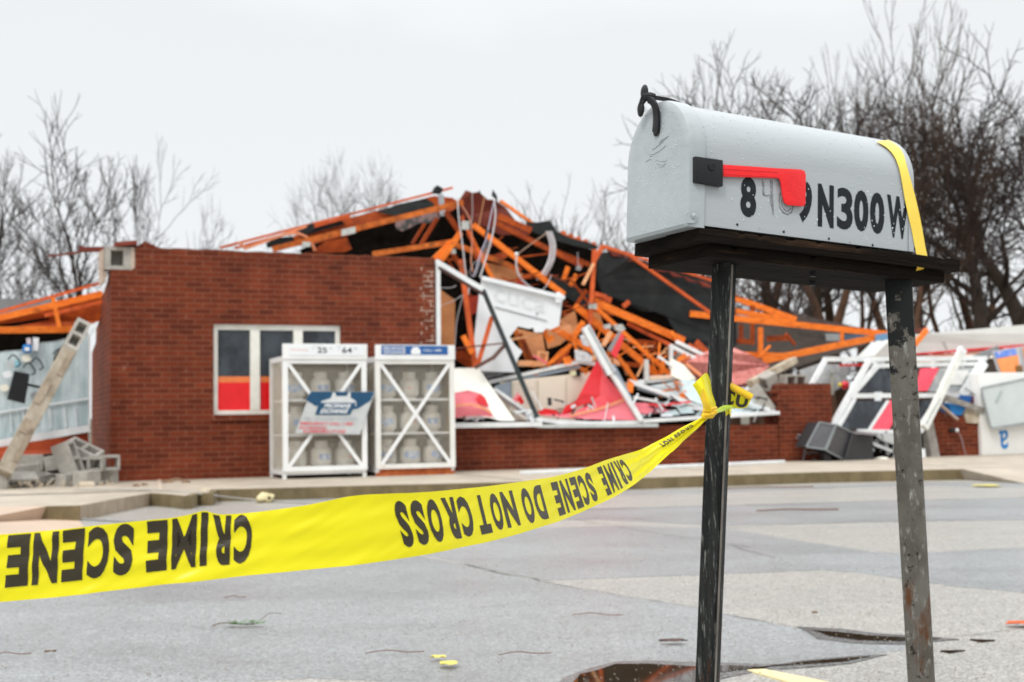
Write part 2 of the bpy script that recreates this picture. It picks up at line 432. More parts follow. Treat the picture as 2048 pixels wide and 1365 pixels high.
def wavy(pts, n=7, amp=.012):
    out = []
    for i in range(len(pts)):
        a, b = pts[i], pts[(i + 1) % len(pts)]; L = (b - a).length; k = max(1, min(40, int(L / .12)))
        for j in range(k):
            p = a.lerp(b, j / k); s = amp * min(1, L)
            out.append(p + Vector((noise.noise(p * 5) * s * 2, noise.noise(p * 5 + Vector((9, 0, 0))) * s * 2, 0)))
    return out
near = [(-700, 1900), (450, 1900), (500, 1364), (620, 1357), (740, 1362), (860, 1372), (1160, 1365), (1240, 1335), (1480, 1336), (1600, 1325), (1700, 1317), (1810, 1300),
        (1812, 1292), (1700, 1278), (1620, 1262), (1500, 1238), (1400, 1217), (1250, 1193), (1080, 1164), (930, 1130), (800, 1105), (700, 1088), (500, 1062), (200, 1075), (-300, 1100)]
sheet("asphalt_patch", wavy(gp(near)), .001, LOTB)
band = [(1085, 1162), (1250, 1156), (1400, 1151), (1640, 1141), (1720, 1146), (1800, 1158), (1900, 1172), (2048, 1186), (2400, 1210), (2400, 1090), (2048, 1096), (1800, 1108),
        (1740, 1104), (1560, 1076), (1460, 1058), (1240, 1052), (1000, 1060), (860, 1070), (800, 1098), (930, 1128)]
sheet("asphalt_strip", wavy(gp(band)), .002, LOTB)
band2 = [(900, 1020), (1200, 1017), (1500, 1010), (2048, 996), (2500, 988), (2500, 1020), (2048, 1040), (1700, 1046), (1450, 1052), (1200, 1040), (1000, 1042)]
sheet("asphalt_far_strip", wavy(gp(band2)), .003, LOTB)
band3 = [(540, 1006), (1000, 996), (1400, 988), (1800, 972), (2048, 975), (2048, 968), (1850, 965), (1400, 980), (1000, 992), (540, 1000)]
sheet("asphalt_gutter_strip", wavy(gp(band3)), .001, LOTB)
random.seed(21)
CRACK = mat("crack_tar", (.085, .08, .072), (.045, .042, .038), rough=.6, scale=9)
def crack(pts, w):
    P = []
    q = [G(a, b) for a, b in pts]
    for i in range(len(q) - 1):
        for k in range(14):
            p = q[i].lerp(q[i + 1], k / 14)
            P.append(p + Vector((noise.noise(p * 3) * .03, noise.noise(p * 3 + Vector((5, 5, 0))) * .05, 0)))
    P.append(q[-1]); up, dn = [], []
    for i, p in enumerate(P):
        ww = w * .65 * (.15 + .9 * abs(noise.noise(p * 6)) * 1.8)
        a = (P[min(i + 1, len(P) - 1)] - P[max(i - 1, 0)]).normalized(); s = Vector((-a.y, a.x, 0))
        up.append(p + s * ww); dn.append(p - s * ww)
    V = []
    for a, b in zip(up, dn): V += [Vector((a.x, a.y, .0042)), Vector((b.x, b.y, .0042))]
    return V, [(i * 2, i * 2 + 1, i * 2 + 3, i * 2 + 2) for i in range(len(up) - 1)]
cracks = [crack([(1130, 1022), (1500, 1011), (2048, 996), (2300, 990)], .035), crack([(1080, 1164), (1250, 1192), (1500, 1238), (1640, 1266)], .007),
          crack([(930, 1130), (1080, 1163)], .02), crack([(1455, 1090), (1550, 1118)], .010), crack([(1180, 985), (1360, 978)], .02), crack([(1400, 1060), (1640, 1048), (2000, 1036)], .010), crack([(1820, 1285), (2100, 1250)], .006),
          crack([(1150, 1040), (1300, 1066), (1500, 1096)], .009)]
tag(add("pavement_cracks", join(*cracks), CRACK), kind='structure')
PAINT = mat("worn_yellow_paint", (.80, .68, .36), (.66, .55, .30), rough=.6, scale=20, c3=(.3, .28, .24), c3scale=30, c3amt=(.6, .75))
sheet("parking_stripe", wavy(gp([(1494, 1343), (1528, 1341), (1680, 1372), (1780, 1400), (1700, 1400), (1600, 1374)]), amp=.004), .005, PAINT)
# puddles: shallow standing water that mirrors what is behind
WATER = mat("puddle_water", (.035, .022, .012), (.025, .016, .009), rough=.03, spec=.5, ior=1.4)
def puddle(pts, am=.05): return prism([Vector((p.x, p.y, .0052)) for p in wavy(gp(pts), amp=am)], (0, 0, -.03))
pd = [puddle([(1140, 1372), (1160, 1352), (1190, 1345), (1230, 1331), (1300, 1331), (1380, 1336), (1470, 1334), (1530, 1337), (1460, 1345), (1400, 1352), (1400, 1400), (1130, 1400)]),
      puddle([(1520, 1337), (1620, 1325), (1700, 1319), (1740, 1316), (1690, 1326), (1600, 1332)], .02),
      puddle([(1625, 1263), (1680, 1267), (1740, 1274), (1805, 1277), (1880, 1280), (1800, 1285), (1720, 1283), (1660, 1275)], .02),
      puddle([(1880, 1304), (1930, 1303), (1900, 1308)], .015), puddle([(1940, 1281), (1990, 1283), (1960, 1286)], .015)]
rim = [prism([Vector((p.x, p.y, .0036)) for p in wavy(gp(q_), amp=.05)], (0, 0, -.03)) for q_ in ([(1100, 1385), (1128, 1358), (1180, 1338), (1232, 1325), (1310, 1324), (1480, 1329), (1560, 1331), (1500, 1347), (1440, 1360), (1440, 1410), (1080, 1410)],
    [(1590, 1255), (1680, 1260), (1760, 1269), (1850, 1274), (1920, 1281), (1800, 1291), (1720, 1289), (1640, 1280)], [(1490, 1342), (1600, 1323), (1700, 1315), (1770, 1311), (1700, 1330), (1600, 1338)])]
tag(add("damp_margin", join(*rim), asphalt_mat("damp_asphalt", (.13, .135, .135), (.08, .083, .085), (.24, .245, .24), (.75, .75, .75), (1.1, 1.1, 1.1), .16, .26)), kind='structure')
tag(add("puddle_water", join(*pd), WATER), kind='structure')

# pavement in front of the shop, with a broken inner kerb corner at the left
edge = [(2500, 925), (1925, 938.5), (1640, 944.5), (1400, 952), (1000, 965), (700, 972), (500, 977.5), (425, 979), (415, 986), (388, 985), (372, 992), (345, 989), (300, 986), (230, 998), (160, 1011), (95, 1012.5), (-500, 1022)]
ep = gp(edge, KERB)
far = [O + U * -14 + N * 3, O + U * -14 + N * 14, O + U * 24 + N * 14, O + U * 24]
top = [Vector((p.x, p.y, KERB)) for p in ep]
slab = prism([Vector((p.x, p.y, KERB)) for p in ep + far], (0, 0, -.2))
tag(add("pavement", slab, CONC), kind='structure')
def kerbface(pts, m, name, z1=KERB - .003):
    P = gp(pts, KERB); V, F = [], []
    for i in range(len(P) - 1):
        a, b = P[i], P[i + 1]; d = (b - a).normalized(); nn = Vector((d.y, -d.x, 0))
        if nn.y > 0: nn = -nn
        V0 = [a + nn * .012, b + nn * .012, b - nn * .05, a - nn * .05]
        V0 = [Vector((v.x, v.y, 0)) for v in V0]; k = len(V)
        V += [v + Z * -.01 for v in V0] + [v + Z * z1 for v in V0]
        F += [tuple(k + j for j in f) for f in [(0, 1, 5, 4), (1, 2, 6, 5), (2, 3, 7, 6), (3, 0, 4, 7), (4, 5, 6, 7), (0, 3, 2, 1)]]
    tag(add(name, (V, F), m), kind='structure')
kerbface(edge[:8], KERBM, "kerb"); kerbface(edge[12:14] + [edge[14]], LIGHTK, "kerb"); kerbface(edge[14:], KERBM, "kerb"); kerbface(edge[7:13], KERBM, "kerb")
tag(add("pavement_joints", join(*[prism([Vector((p.x, p.y, KERB + .003)) for p in (a + U * -.008, a + U * .008, b + U * .008, b + U * -.008)], (0, 0, -.002))
    for a, b in [(O + U * u + N * -3.15, O + U * u + N * -.05) for u in (4.2, 7.2, 10.2)]] +
    [prism([Vector((p.x, p.y, KERB + .003)) for p in (gp([(-300, 1000)], KERB)[0], gp([(300, 981.6)], KERB)[0], gp([(300, 982.6)], KERB)[0], gp([(-300, 1001.2)], KERB)[0])], (0, 0, -.002))]),
    CRACK), kind='structure')
# sloping aprons
a0, a1, a2, a3, a4 = G(95, 1012.5, KERB), G(-500, 1022, KERB), G(150, 1035, 0), G(168, 1052, 0), G(150, 1080, 0)
a5, a6 = G(60, 1120, 0), G(-600, 1180, 0)
mid = G(-100, 1050, .06)
APR = mat("apron_concrete", (.55, .40, .30), (.42, .33, .25), rough=.6, scale=1.6, bump=.2)
tag(add("apron", ([a0, a1, a2, a3, a4, a5, a6, mid, Vector((a0.x, a0.y, -.02)), Vector((a1.x, a1.y, -.02))],
    [(1, 0, 7), (0, 2, 7), (2, 3, 7), (3, 4, 7), (4, 5, 7), (5, 6, 7), (6, 1, 7), (0, 8, 2), (1, 6, 9)]), APR), kind='structure')
b0, b1, b2, b3, b4 = G(1925, 938.5, KERB + .004), G(2500, 925, KERB + .004), G(1893, 957, .004), G(2048, 967, .004), G(2500, 985, .004)
tag(add("apron", ([b0, b1, b2, b3, b4], [(0, 2, 3), (0, 3, 1), (1, 3, 4)]), CONC), kind='structure')

# ------------------------------------------------------------------ the shop
shop = thing("brick_shop", "red brick shop with its front torn open and roof collapsed", "building", Q(0, 0, KERB), WA)
def L(u, v, h): return Q(u, v, h)
def wallpoly(uhs, v0, v1): return prism([Q(u, v0, h) for u, h in uhs], N * (v1 - v0))
u_l, h_a = uh(270, 541); _, h_t0 = uh(270, 494); u_r, h_t1 = uh(869, 516); u_c = 0.0
wu0, wh1 = uh(427, 648); wu1, wh0 = uh(683, 827)
wu0b, _ = uh(427, 828)
f0 = KERB - .02
hT = lambda u: h_t0 + (h_t1 - h_t0) * (u - u_l) / (u_r - u_l)
tops = [(u_l, hT(u_l)), (u_l + .1, hT(u_l) + .06), (u_l + .3, hT(u_l + .3))] + [(u_l + .3 + .1 * i, hT(u_l + .3 + .1 * i) + random.uniform(-.012, .008)) for i in range(1, int((u_r - u_l - .3) / .1))] + [(u_r, hT(u_r))]
T = .30
wall = join(wallpoly([(0, f0), (wu0, f0), (wu0, h_a), (0, h_a)], 0, T),
            wallpoly([(u_l, h_a), (wu0, h_a), (wu0, hT(wu0))] + [t for t in tops if t[0] < wu0][::-1], 0, T),
            wallpoly([(wu0, wh1), (wu1, wh1), (wu1, hT(wu1))] + [t for t in tops if wu0 < t[0] < wu1][::-1] + [(wu0, hT(wu0))], 0, T),
            wallpoly([(wu1, f0), (u_r, f0), (u_r, hT(u_r))] + [t for t in tops if wu1 < t[0] < u_r][::-1] + [(wu1, hT(wu1))], 0, T),
            wallpoly([(wu0, f0), (wu1, f0), (wu1, wh0), (wu0, wh0)], 0, T),
            bx(0, 0, 0, 0, 0, 0))
wall = (wall[0][:-8], wall[1][:-6])
add("wall", wall, BRICK, shop)
add("sill", wallpoly([(wu0 - .03, wh0 - .075), (wu1 + .03, wh0 - .075), (wu1 + .03, wh0 - .004), (wu0 - .03, wh0 - .004)], -.035, .1), BRICK, shop)
# side return with stepped broken edge
sd_ = [(0.003, f0)]
for v, hh in ((3.1, f0), (3.1, 1.9), (2.4, 2.0), (2.3, 2.2), (1.5, 2.3), (1.45, 2.55), (.9, 2.6), (.85, 2.62), (.45, 2.66), (.4, h_a - .03), (.303, h_a - .03)): sd_.append((v, hh))
sd_[0] = (.303, f0)
add("side_wall", prism([Q(0, v, h) for v, h in sd_], U * T), BRICK, shop)
# window
win = add("window", join(*[wallpoly(p, .05, .12) for p in (
    [(wu0, wh0), (wu1, wh0), (wu1, wh0 + .055), (wu0, wh0 + .055)], [(wu0, wh1 - .07), (wu1, wh1 - .07), (wu1, wh1), (wu0, wh1)],
    [(wu0, wh0 + .055), (wu0 + .06, wh0 + .055), (wu0 + .06, wh1 - .07), (wu0, wh1 - .07)], [(wu1 - .06, wh0 + .055), (wu1, wh0 + .055), (wu1, wh1 - .07), (wu1 - .06, wh1 - .07)])]
    + [wallpoly([(uh(x0, 700)[0], wh0 + .055), (uh(x1, 700)[0], wh0 + .055), (uh(x1, 700)[0], wh1 - .07), (uh(x0, 700)[0], wh1 - .07)], .045, .12) for x0, x1 in ((502, 521), (589, 607))]),
    mat("cream_frame_paint", (.80, .80, .74), (.7, .69, .62), rough=.4), shop)
add("pane", wallpoly([(wu0 + .03, wh0 + .03), (wu1 - .03, wh0 + .03), (wu1 - .03, wh1 - .03), (wu0 + .03, wh1 - .03)], .09, .096), DGLASS, win)
hr = uh(450, 765)[1]; ho = uh(450, 753)[1]
RB = mat("red_window_band", (.80, .008, .012), (.7, .004, .008), rough=.3)
for x0, x1 in ((434, 502), (521, 589), (607, 676)):
    a, b = uh(x0, 780)[0], uh(x1, 780)[0]
    add("red_band", wallpoly([(a, wh0 + .055), (b, wh0 + .055), (b, hr), (a, hr)], .082, .088), RB, win)
    add("orange_band", wallpoly([(a, hr), (b, hr), (b, ho), (a, ho)], .083, .089), mat("orange_band", (.85, .22, .06), rough=.3), win)
# old mortar clinging to the torn right edge of the wall
ms, rm = [], random.Random(9)
for i in range(30):
    h = 2.86 - i * .0677 - rm.uniform(0, .004)
    if h < .9: break
    l_ = rm.uniform(.03, .26) * (1 if i < 20 else .4); u1_ = u_r - rm.uniform(.0, .03)
    ms.append(wallpoly([(u1_ - l_, h), (u1_, h - .002), (u1_, h + .009), (u1_ - l_, h + .008)], -.004, .002))
    if i < 22: uv_ = u_r - rm.uniform(.03, .22); ms.append(wallpoly([(uv_, h + .01), (uv_ + .010, h + .01), (uv_ + .009, h + .062), (uv_ + .001, h + .062)], -.004, .002))
add("mortar_remains", join(*ms), mat("pale_mortar", (.60, .50, .42), (.42, .30, .23), rough=.9, scale=9), shop)['kind'] = 'stuff'
# low front wall, brick pier, right-hand wall
lu1, _ = uh(1556, 850)
lh = uh(1000, 854)[1]
add("low_wall", wallpoly([(u_r + .002, f0), (lu1, f0), (lu1, lh - .03), (u_r + .002, lh)], .0, .28), BRICK, shop)
pu0, ph0 = uh(1556, 768); pu1, _ = uh(1662, 768)
pier = [(pu0 + .002, f0), (pu1, f0), (pu1, ph0)]
for i in range(3): pier.append((pu0 + .25 - .09 * i, ph0 + (.0 if i % 2 else .005)))
pier += [(pu0 + .004, ph0 - .01), (pu0 - .03, ph0 - .14), (pu0 + .012, ph0 - .15), (pu0 - .02, ph0 - .28), (pu0 + .003, ph0 - .29)]
add("pier", wallpoly(pier, .0, .4), BRICK, shop)
ru0, rh0 = uh(1868, 822); ru1, rh1 = uh(1972, 838)
add("right_wall", wallpoly([(ru0, f0), (ru1, f0), (ru1, rh1), (ru0, rh0)], .05, .35), BRICK, shop)
mu0, mh = uh(1662, 862)
add("base_wall", wallpoly([(pu1 + .003, f0), (ru0 - .002, f0), (ru0 - .002, .45), (pu1 + .003, .5)], .1, .3), BRICK, shop)
# hollow block exposed at the broken top corner
cb0, ch1 = uh(210, 493); cb1, ch0 = uh(263, 540)
cbw = cb1 - cb0
parts = [wallpoly([(cb0, ch0), (cb0 + cbw * .22, ch0), (cb0 + cbw * .22, ch1), (cb0, ch1)], .02, .32), wallpoly([(cb0 + cbw * .70, ch0), (cb1, ch0), (cb1, ch1), (cb0 + cbw * .70, ch1)], .02, .32),
         wallpoly([(cb0 + cbw * .22, ch0), (cb0 + cbw * .7, ch0), (cb0 + cbw * .7, ch0 + .05), (cb0 + cbw * .22, ch0 + .05)], .02, .32), wallpoly([(cb0 + cbw * .22, ch1 - .04), (cb0 + cbw * .7, ch1 - .04), (cb0 + cbw * .7, ch1), (cb0 + cbw * .22, ch1)], .02, .32),
         wallpoly([(cb0 + cbw * .22, ch0 + .05), (cb0 + cbw * .7, ch0 + .05), (cb0 + cbw * .7, ch1 - .04), (cb0 + cbw * .22, ch1 - .04)], .24, .32)]
add("corner_block", join(*parts), CMU, shop)
add("mortar_edge", join(wallpoly([uh(203, 499), uh(209, 497), uh(209, 541), uh(216, 545), uh(213, 560), uh(205, 566)], .12, .5), wallpoly([uh(262, 496), uh(269, 495), uh(271, 536), uh(262, 541)], .01, .3)),
    mat("pale_mortar", (.66, .60, .52), (.5, .42, .33), rough=.9, scale=9), shop)
add("lintel_board", join(pb(228, 492, 272, 488, 8, .1, t=.3), pp([(284, 492), (288, 482), (312, 492)], .1, .2)), BROWN, shop)
# added back wall, near-black: it stops sky light and paints in the interior's shade
add("shade_back_wall", wallpoly([(.35, KERB), (11.6, KERB), (11.6, 1.3), (9.2, 2.0), (5.8, 2.9), (3.4, 2.9), (.35, 2.5)], 5.2, 5.3), DARK, shop)

# ------------------------------------------------------------------ gas cylinder cages
def cage(x0, x1, ytop, ybot, header):
    vF = -.88
    P0 = W(x0, ybot, vF); P1 = W(x1, ybot, vF); P0.z = KERB; P1.z = KERB
    w = (P1 - P0).length; H = W(x0, ytop, vF).z - KERB
    return P0, w, H
TANK0 = None; tankn = 0
TANKM = mat("tank_paint", (.66, .64, .59), (.52, .49, .43), rough=.45, scale=6, c3=(.42, .26, .14), c3scale=5, c3amt=(.54, .74))
TANKS = {}
def make_tank(kind):
    t = thing("propane_tank", "x", "propane tank", group="propane tanks stacked inside the two cages")
    prof = [(.10, .0), (.105, .0), (.105, .03), (.135, .045), (.153, .08), (.153, .25), (.140, .285), (.11, .31), (.06, .325), (.001, .33)]
    add("body", lathe(prof, 18), TANKM, t, local=True, smooth=50)
    co = []
    for i in range(13):
        a = R(-100 + 200 * i / 12); co.append((math.sin(a), -math.cos(a)))
    V = [(x * r, y * r, z) for x, y in co for r, z in ((.10, .30), (.10, .41), (.094, .41), (.094, .30))]
    F = [(i * 4 + j, i * 4 + (j + 1) % 4, i * 4 + 4 + (j + 1) % 4, i * 4 + 4 + j) for i in range(12) for j in range(4)]
    add("collar", (V, F), TANKM, t, local=True)
    add("valve", join(lathe([(.001, .33), (.018, .33), (.018, .37), (.030, .372), (.030, .39), (.001, .39)], 10)), GALV, t, local=True)
    lm = {0: mat("pale_blue_sticker", (.25, .38, .62), (.55, .6, .66), rough=.4, scale=14, contrast=(.45, .55)), 1: mat("red_dot_sticker", (.75, .25, .22), rough=.4), 2: mat("blue_sticker", (.12, .22, .48), (.5, .55, .6), rough=.4, scale=18, contrast=(.47, .53))}[kind]
    a0_, a1_, z0_, z1_ = {0: (-50, 50, .10, .22), 1: (-8, 8, .15, .18), 2: (-42, 30, .11, .21)}[kind]
    V = []; 
    for i in range(9):
        a = R(a0_ + (a1_ - a0_) * i / 8); V += [(math.sin(a) * .1545, -math.cos(a) * .1545, z0_ + (.04 * abs(i - 4) / 4 if kind != 1 else 0)), (math.sin(a) * .1545, -math.cos(a) * .1545, z1_)]
    add("sticker", (V, [(i * 2, i * 2 + 2, i * 2 + 3, i * 2 + 1) for i in range(8)]), lm, t, local=True)
    return t
used = set()
def put_tank(kind, M, label):
    if kind not in TANKS: TANKS[kind] = make_tank(kind)
    src = TANKS[kind]
    if kind not in used: used.add(kind); o = src
    else:
        o = src.copy(); COL.objects.link(o)
        for c in src.children:
            d = c.copy(); COL.objects.link(d); d.parent = o
    o.matrix_world = M; o['label'] = label
    return o
RUSTY = mat("rust_streaked_white_paint", (.80, .80, .77), (.7, .69, .65), rough=.4, scale=3, c3=(.55, .17, .05), c3scale=6, c3amt=(.60, .72))
PANB = mat("cage_back_sheet", (.27, .165, .06), (.15, .09, .035), rough=.6, scale=4)
CWHITE = mat("cage_white_paint", (.84, .85, .85), (.76, .77, .77), rough=.35, scale=3, c3=(.6, .36, .22), c3scale=5, c3amt=(.70, .8))
def build_cage(x0, x1, ytop, ybot, label, which, rusty, kinds, slabels):
    P0, w, H = cage(x0, x1, ytop, ybot, None)
    t = thing("gas_cylinder_cage", label, "storage cage", P0, WA, "gas cylinder cages in front of the brick wall")
    d = .80; hb = H - .17; s = .045
    fr = []
    for x in (0, w - s):
        for y in (0, d - s): fr.append(bx(x, x + s, y, y + s, .0, hb))
    for y in (0, d - s):
        for z in (.05, hb - s): fr.append(bx(s, w - s, y + .001, y + s - .001, z, z + s))
    for x in (0, w - s):
        for z in (.05, hb - s): fr.append(bx(x + .001, x + s - .001, s, d - s, z, z + s))
    add("frame", join(*fr), CWHITE, t, local=True)
    if rusty: add("rusty_bottom_rail", join(bx(s, w - s, -.003, s - .004, .047, .047 + s + .01), bx(.0, w, -.002, s * .8, .0, .046)), RUST, t, local=True)
    # door with its crossed braces, standing just proud of the frame
    z0, z1 = .075 + s, hb - .03
    dx0, dx1 = .045, w - .045
    add("door", join(bx(-.004, .06, -.035, -.004, .09, hb + .0), bx(w - .06, w + .004, -.035, -.004, .09, hb), bx(.06, w - .06, -.033, -.004, hb - .075, hb), bx(.06, w - .06, -.033, -.004, .09, .15)), CWHITE if not rusty else RUSTY, t, local=True)
    for a, b in (((.07, hb - .08), (w - .07, .15)), ((w - .07, hb - .08), (.07, .15))):
        off = -.021 if a[0] < b[0] else -.026
        add("brace", bar((a[0], off, a[1]), (b[0], off, b[1]), .045, .012, (0, 1, 0)), CWHITE, t, local=True)
    # expanded metal mesh
    def mesh2(x0_, x1_, z0_, z1_, put, step=.042):
        g = []; n = int((x1_ - x0_ + z1_ - z0_) / step)
        for sgn in (1, -1):
            for i in range(n):
                c = i * step
                ax, az = (x0_ + min(c, x1_ - x0_), z0_ + max(0, c - (x1_ - x0_)))
                bxx, bz = (x0_ + max(0, c - (z1_ - z0_)), z0_ + min(c, z1_ - z0_))
                if sgn < 0: ax, bxx = x0_ + x1_ - ax, x0_ + x1_ - bxx
                if abs(ax - bxx) < 1e-4: continue
                g.append(put(ax, az, bxx, bz))
        return join(*g)
    MW = mat("cage_wire", (.72, .70, .63), (.6, .55, .46), rough=.5, scale=4)
    add("mesh_panel", mesh2(.05, w - .05, .11, hb - .05, lambda a, b, c, e: bar((a, .012, b), (c, .012, e), .0034, .0025, (0, 1, 0))), MW, t, local=True)
    add("mesh_panel", mesh2(.05, d - .05, .11, hb - .05, lambda a, b, c, e: bar((.012, a, b), (.012, c, e), .0034, .0025, (1, 0, 0))), MW, t, local=True)
    add("back_sheet", bx(s, w - s, d - .03, d - .02, .1, hb - s), PANB, t, local=True)
    add("side_sheet", bx(w - .03, w - .024, s, d - s, .1, hb - s), PANB, t, local=True)
    add("top_sheet", bx(0, w, 0, d, hb + .001, hb + .02), CWHITE, t, local=True)
    hs = [.115, .115 + (hb - .2) / 3, .115 + 2 * (hb - .2) / 3]
    for z in hs: add("shelf", bx(.05, w - .05, .05, d - .05, z - .025, z), CWHITE, t, local=True)
    # raised header board
    add("header", bx(-.01, w + .01, -.05, -.036, hb - .02, H), CWHITE, t, local=True)
    Mr = ROOTM[t.name]
    n = 0
    for si, z in enumerate(hs):
        for k in range(3):
            x = .05 + .165 + (w - .10 - .33) * k / 2
            M = Mr @ Matrix.Translation((x, .24 + random.uniform(-.03, .03), z + .001)) @ Matrix.Rotation(R(random.uniform(-25, 25)), 4, 'Z') @ Matrix.Scale(.84, 4)
            put_tank(kinds[si * 3 + k], M, "white propane tank in the %s cage, %s shelf, %s" % (which, ("bottom", "middle", "top")[si], ("at its left end", "middle one", "at its right end")[k]))
    return t, w, H, hb
K1 = [1, 2, 1, 0, 0, 2, 0, 2, 2]; K2 = [2, 0, 0, 0, 1, 2, 0, 1, 0]
c1, w1, H1, hb1 = build_cage(566, 733, 688, 954, "white wire gas cylinder cage with price header and hanging poster", "price-board", False, K1, None)
c2, w2, H2, hb2 = build_cage(752, 909, 690, 944, "white wire gas cylinder cage with blue header and rusty bottom rail", "blue-header", True, K2, None)
TXT = mat("dark_print", (.02, .025, .04), rough=.5); TXR = mat("red_print", (.75, .10, .12), rough=.5); TXW = mat("white_print", (.85, .88, .9), rough=.5); TXG = mat("grey_print", (.42, .46, .5), rough=.5)
def ctext(parent, name, s, x0, x1, z0, z1, y, m, bold=.0, sp=1.0):
    return add(name, text_at(s, lambda a, b: Vector((x0 + a * (x1 - x0), y, z0 + b * (z1 - z0))), bold, 0, sp), m, parent, local=True)
add("price_card", bx(.07, w1 - .03, -.056, -.051, H1 - .145, H1 - .015), WHITE2, c1, local=True)
sx = w1 / 1.0
for s, a, b, z0, z1, bo in (("$", .345, .36, -.075, -.04, .0), ("25", .40, .52, -.115, -.045, .02), ("99", .54, .585, -.075, -.045, .0), ("$", .655, .675, -.075, -.04, 0), ("64", .70, .82, -.115, -.045, .02), ("99", .84, .885, -.075, -.045, 0),
                            ("EXCHANGE", .36, .46, -.034, -.022, 0), ("PURCHASE", .62, .74, -.034, -.022, 0)):
    ctext(c1, "price_lettering", s, w1 * a, w1 * b, H1 + z0, H1 + z1, -.0575, TXT if bo else TXG, bo)
ctext(c1, "pale_logo", "PROPANE", w1 * .09, w1 * .29, H1 - .09, H1 - .065, -.0575, mat("pale_pink_print", (.85, .5, .45), rough=.5), .01)
add("blue_banner", bx(.07, w2 - .09, -.056, -.051, H2 - .125, H2 - .012), BLUE, c2, local=True)
ctext(c2, "banner_lettering", "PROPANE", w2 * .09, w2 * .37, H2 - .065, H2 - .03, -.0575, TXW, .02)
ctext(c2, "banner_lettering", "EXCHANGE", w2 * .10, w2 * .37, H2 - .115, H2 - .075, -.0575, TXW, .02)
ctext(c2, "banner_lettering", "CALL 1-800", w2 * .60, w2 * .83, H2 - .085, H2 - .055, -.0575, TXW, .01)
add("banner_tank_picture", join(bx(w2 * .44, w2 * .56, -.0575, -.0565, H2 - .12, H2 - .06), bx(w2 * .46, w2 * .54, -.0575, -.0565, H2 - .0595, H2 - .03)), TXW, c2, local=True)
# poster hanging askew
def pw(px, py, v): return W(px, py, v)
pv = -.955
PS = [(622, 783), (750, 784), (720, 869), (590, 867)]
post_ = thing("poster", "tilted blue and white gas cylinder poster hanging on the left cage door", "poster", W(660, 868, pv), WA)
post_.location = W(660, 868, pv)
add("sheet", pp(PS, pv, .006), mat("poster_grey_white", (.56, .58, .58), (.46, .49, .50), rough=.4, scale=8), post_)
add("blue_field", pp([(622, 783.5), (749, 784.5), (741, 802), (716, 818), (690, 822), (640, 818), (611, 800)], pv - .003, .002), DBLUE, post_)
add("tank_picture", join(pp([(643, 803), (662, 797), (666, 785), (670, 785), (673, 793), (694, 793), (697, 785), (701, 785), (701, 796), (712, 803), (713, 812), (640, 812)], pv - .006, .002),
    pp([(634, 812), (640, 812), (636, 830), (630, 828)], pv - .006, .002)), mat("poster_tank_white", (.66, .68, .68), (.55, .58, .6), rough=.4, scale=20), post_)
add("label_block", pp([(638, 806), (712, 806), (700, 830), (630, 830)], pv - .009, .002), DBLUE, post_)
def ptext(name, s, a, b, c_, m, v, bold=.0, cuts=0):   # a=baseline left, b=baseline right, c=top left (pixels)
    A, B, C_ = W(*a, v), W(*b, v), W(*c_, v)
    return lambda par: add(name, text_at(s, lambda x, y: A + (B - A) * x + (C_ - A) * y, bold, cuts), m, par)
for s, a, b, c_, m_, bo in (("PROPANE", (648, 816), (700, 816), (651, 808), TXW, .03), ("EXCHANGE", (640, 827), (694, 827), (644, 818), TXW, .03),
                            ("GRILL READY GAS CYLINDERS", (606, 840), (712, 841), (608, 835), TXG, .0),
                            ("EMERGENCY CALL 1-800", (600, 850), (706, 851), (601, 844), TXR, .02), ("NO SMOKING", (598, 858), (652, 859), (600, 853), TXR, .03),
                            ("FLAMMABLE LP GAS", (606, 866), (690, 866), (608, 860), TXR, .03)):
    ptext("poster_lettering", s, a, b, c_, m_, pv - .0115, bo)(post_)

# ------------------------------------------------------------------ mailbox on its two-post stand
MC = Matrix((rgt, upv, fwd)).transposed()       # camera frame (right, up, forward) -> world
ex = Vector((.88838, -.06403, .44439)); ey = Vector((-.46805, -.06496, .88493))
ex.normalize(); ey = (ey - ex * ey.dot(ex)).normalized(); ez = ex.cross(ey).normalized()
if ez.y < 0: ez = -ez
ex, ey, ez = MC @ ex, MC @ ey, MC @ ez          # along the box, across it (away), up
A0 = CAM + MC @ Vector((.34794, .23112, 2.5603))
ML, MW_, MH = .585, .225, .267
BM = Matrix((ex, ey, ez)).transposed().to_4x4(); BM.translation = A0
BMi = BM.inverted()
def side(px, py, y=0.0):                        # pixel -> box coordinates on the plane 'y' (near side of the box)
    o = BMi @ CAM; r = BMi.to_3x3() @ ray(px, py)
    return o + r * ((y - o.y) / r.y)
def front(px, py, x=0.0):
    o = BMi @ CAM; r = BMi.to_3x3() @ ray(px, py)
    return o + r * ((x - o.x) / r.x)
def z1(a, b): return 1230 + a / 3.329, 150 + b / 3.329
def z2(a, b): return 1560 + a / 3.25, 200 + b / 3.25
MBM = mat("mailbox_paint", (.37, .40, .42), (.352, .381, .40), rough=.30, scale=9, bump=.12, bscale=60, stretch=(.6, 1, 2.2), rough2=.42, coat=.25)
MBD = mat("mailbox_door_paint", (.375, .41, .425), (.325, .36, .38), rough=.28, scale=10, bump=.5, bscale=34, rough2=.42, coat=.3)
mb = thing("mailbox", "silvery white rural mailbox with red flag and black house number", "mailbox", M=BM)
def arch(w, h, y0=0, n=28, r=None):
    r = r or w / 2
    return [(y0, 0)] + [(y0 + w / 2 - w / 2 * math.cos(math.pi * i / n), h - w / 2 + w / 2 * math.sin(math.pi * i / n)) for i in range(n + 1)] + [(y0 + w, 0)]
pr = arch(MW_, MH)
xs = [.028 + (ML - .028) * i / 10 for i in range(11)]
V = [Vector((x, y, z)) for x in xs for y, z in pr]; n_ = len(pr)
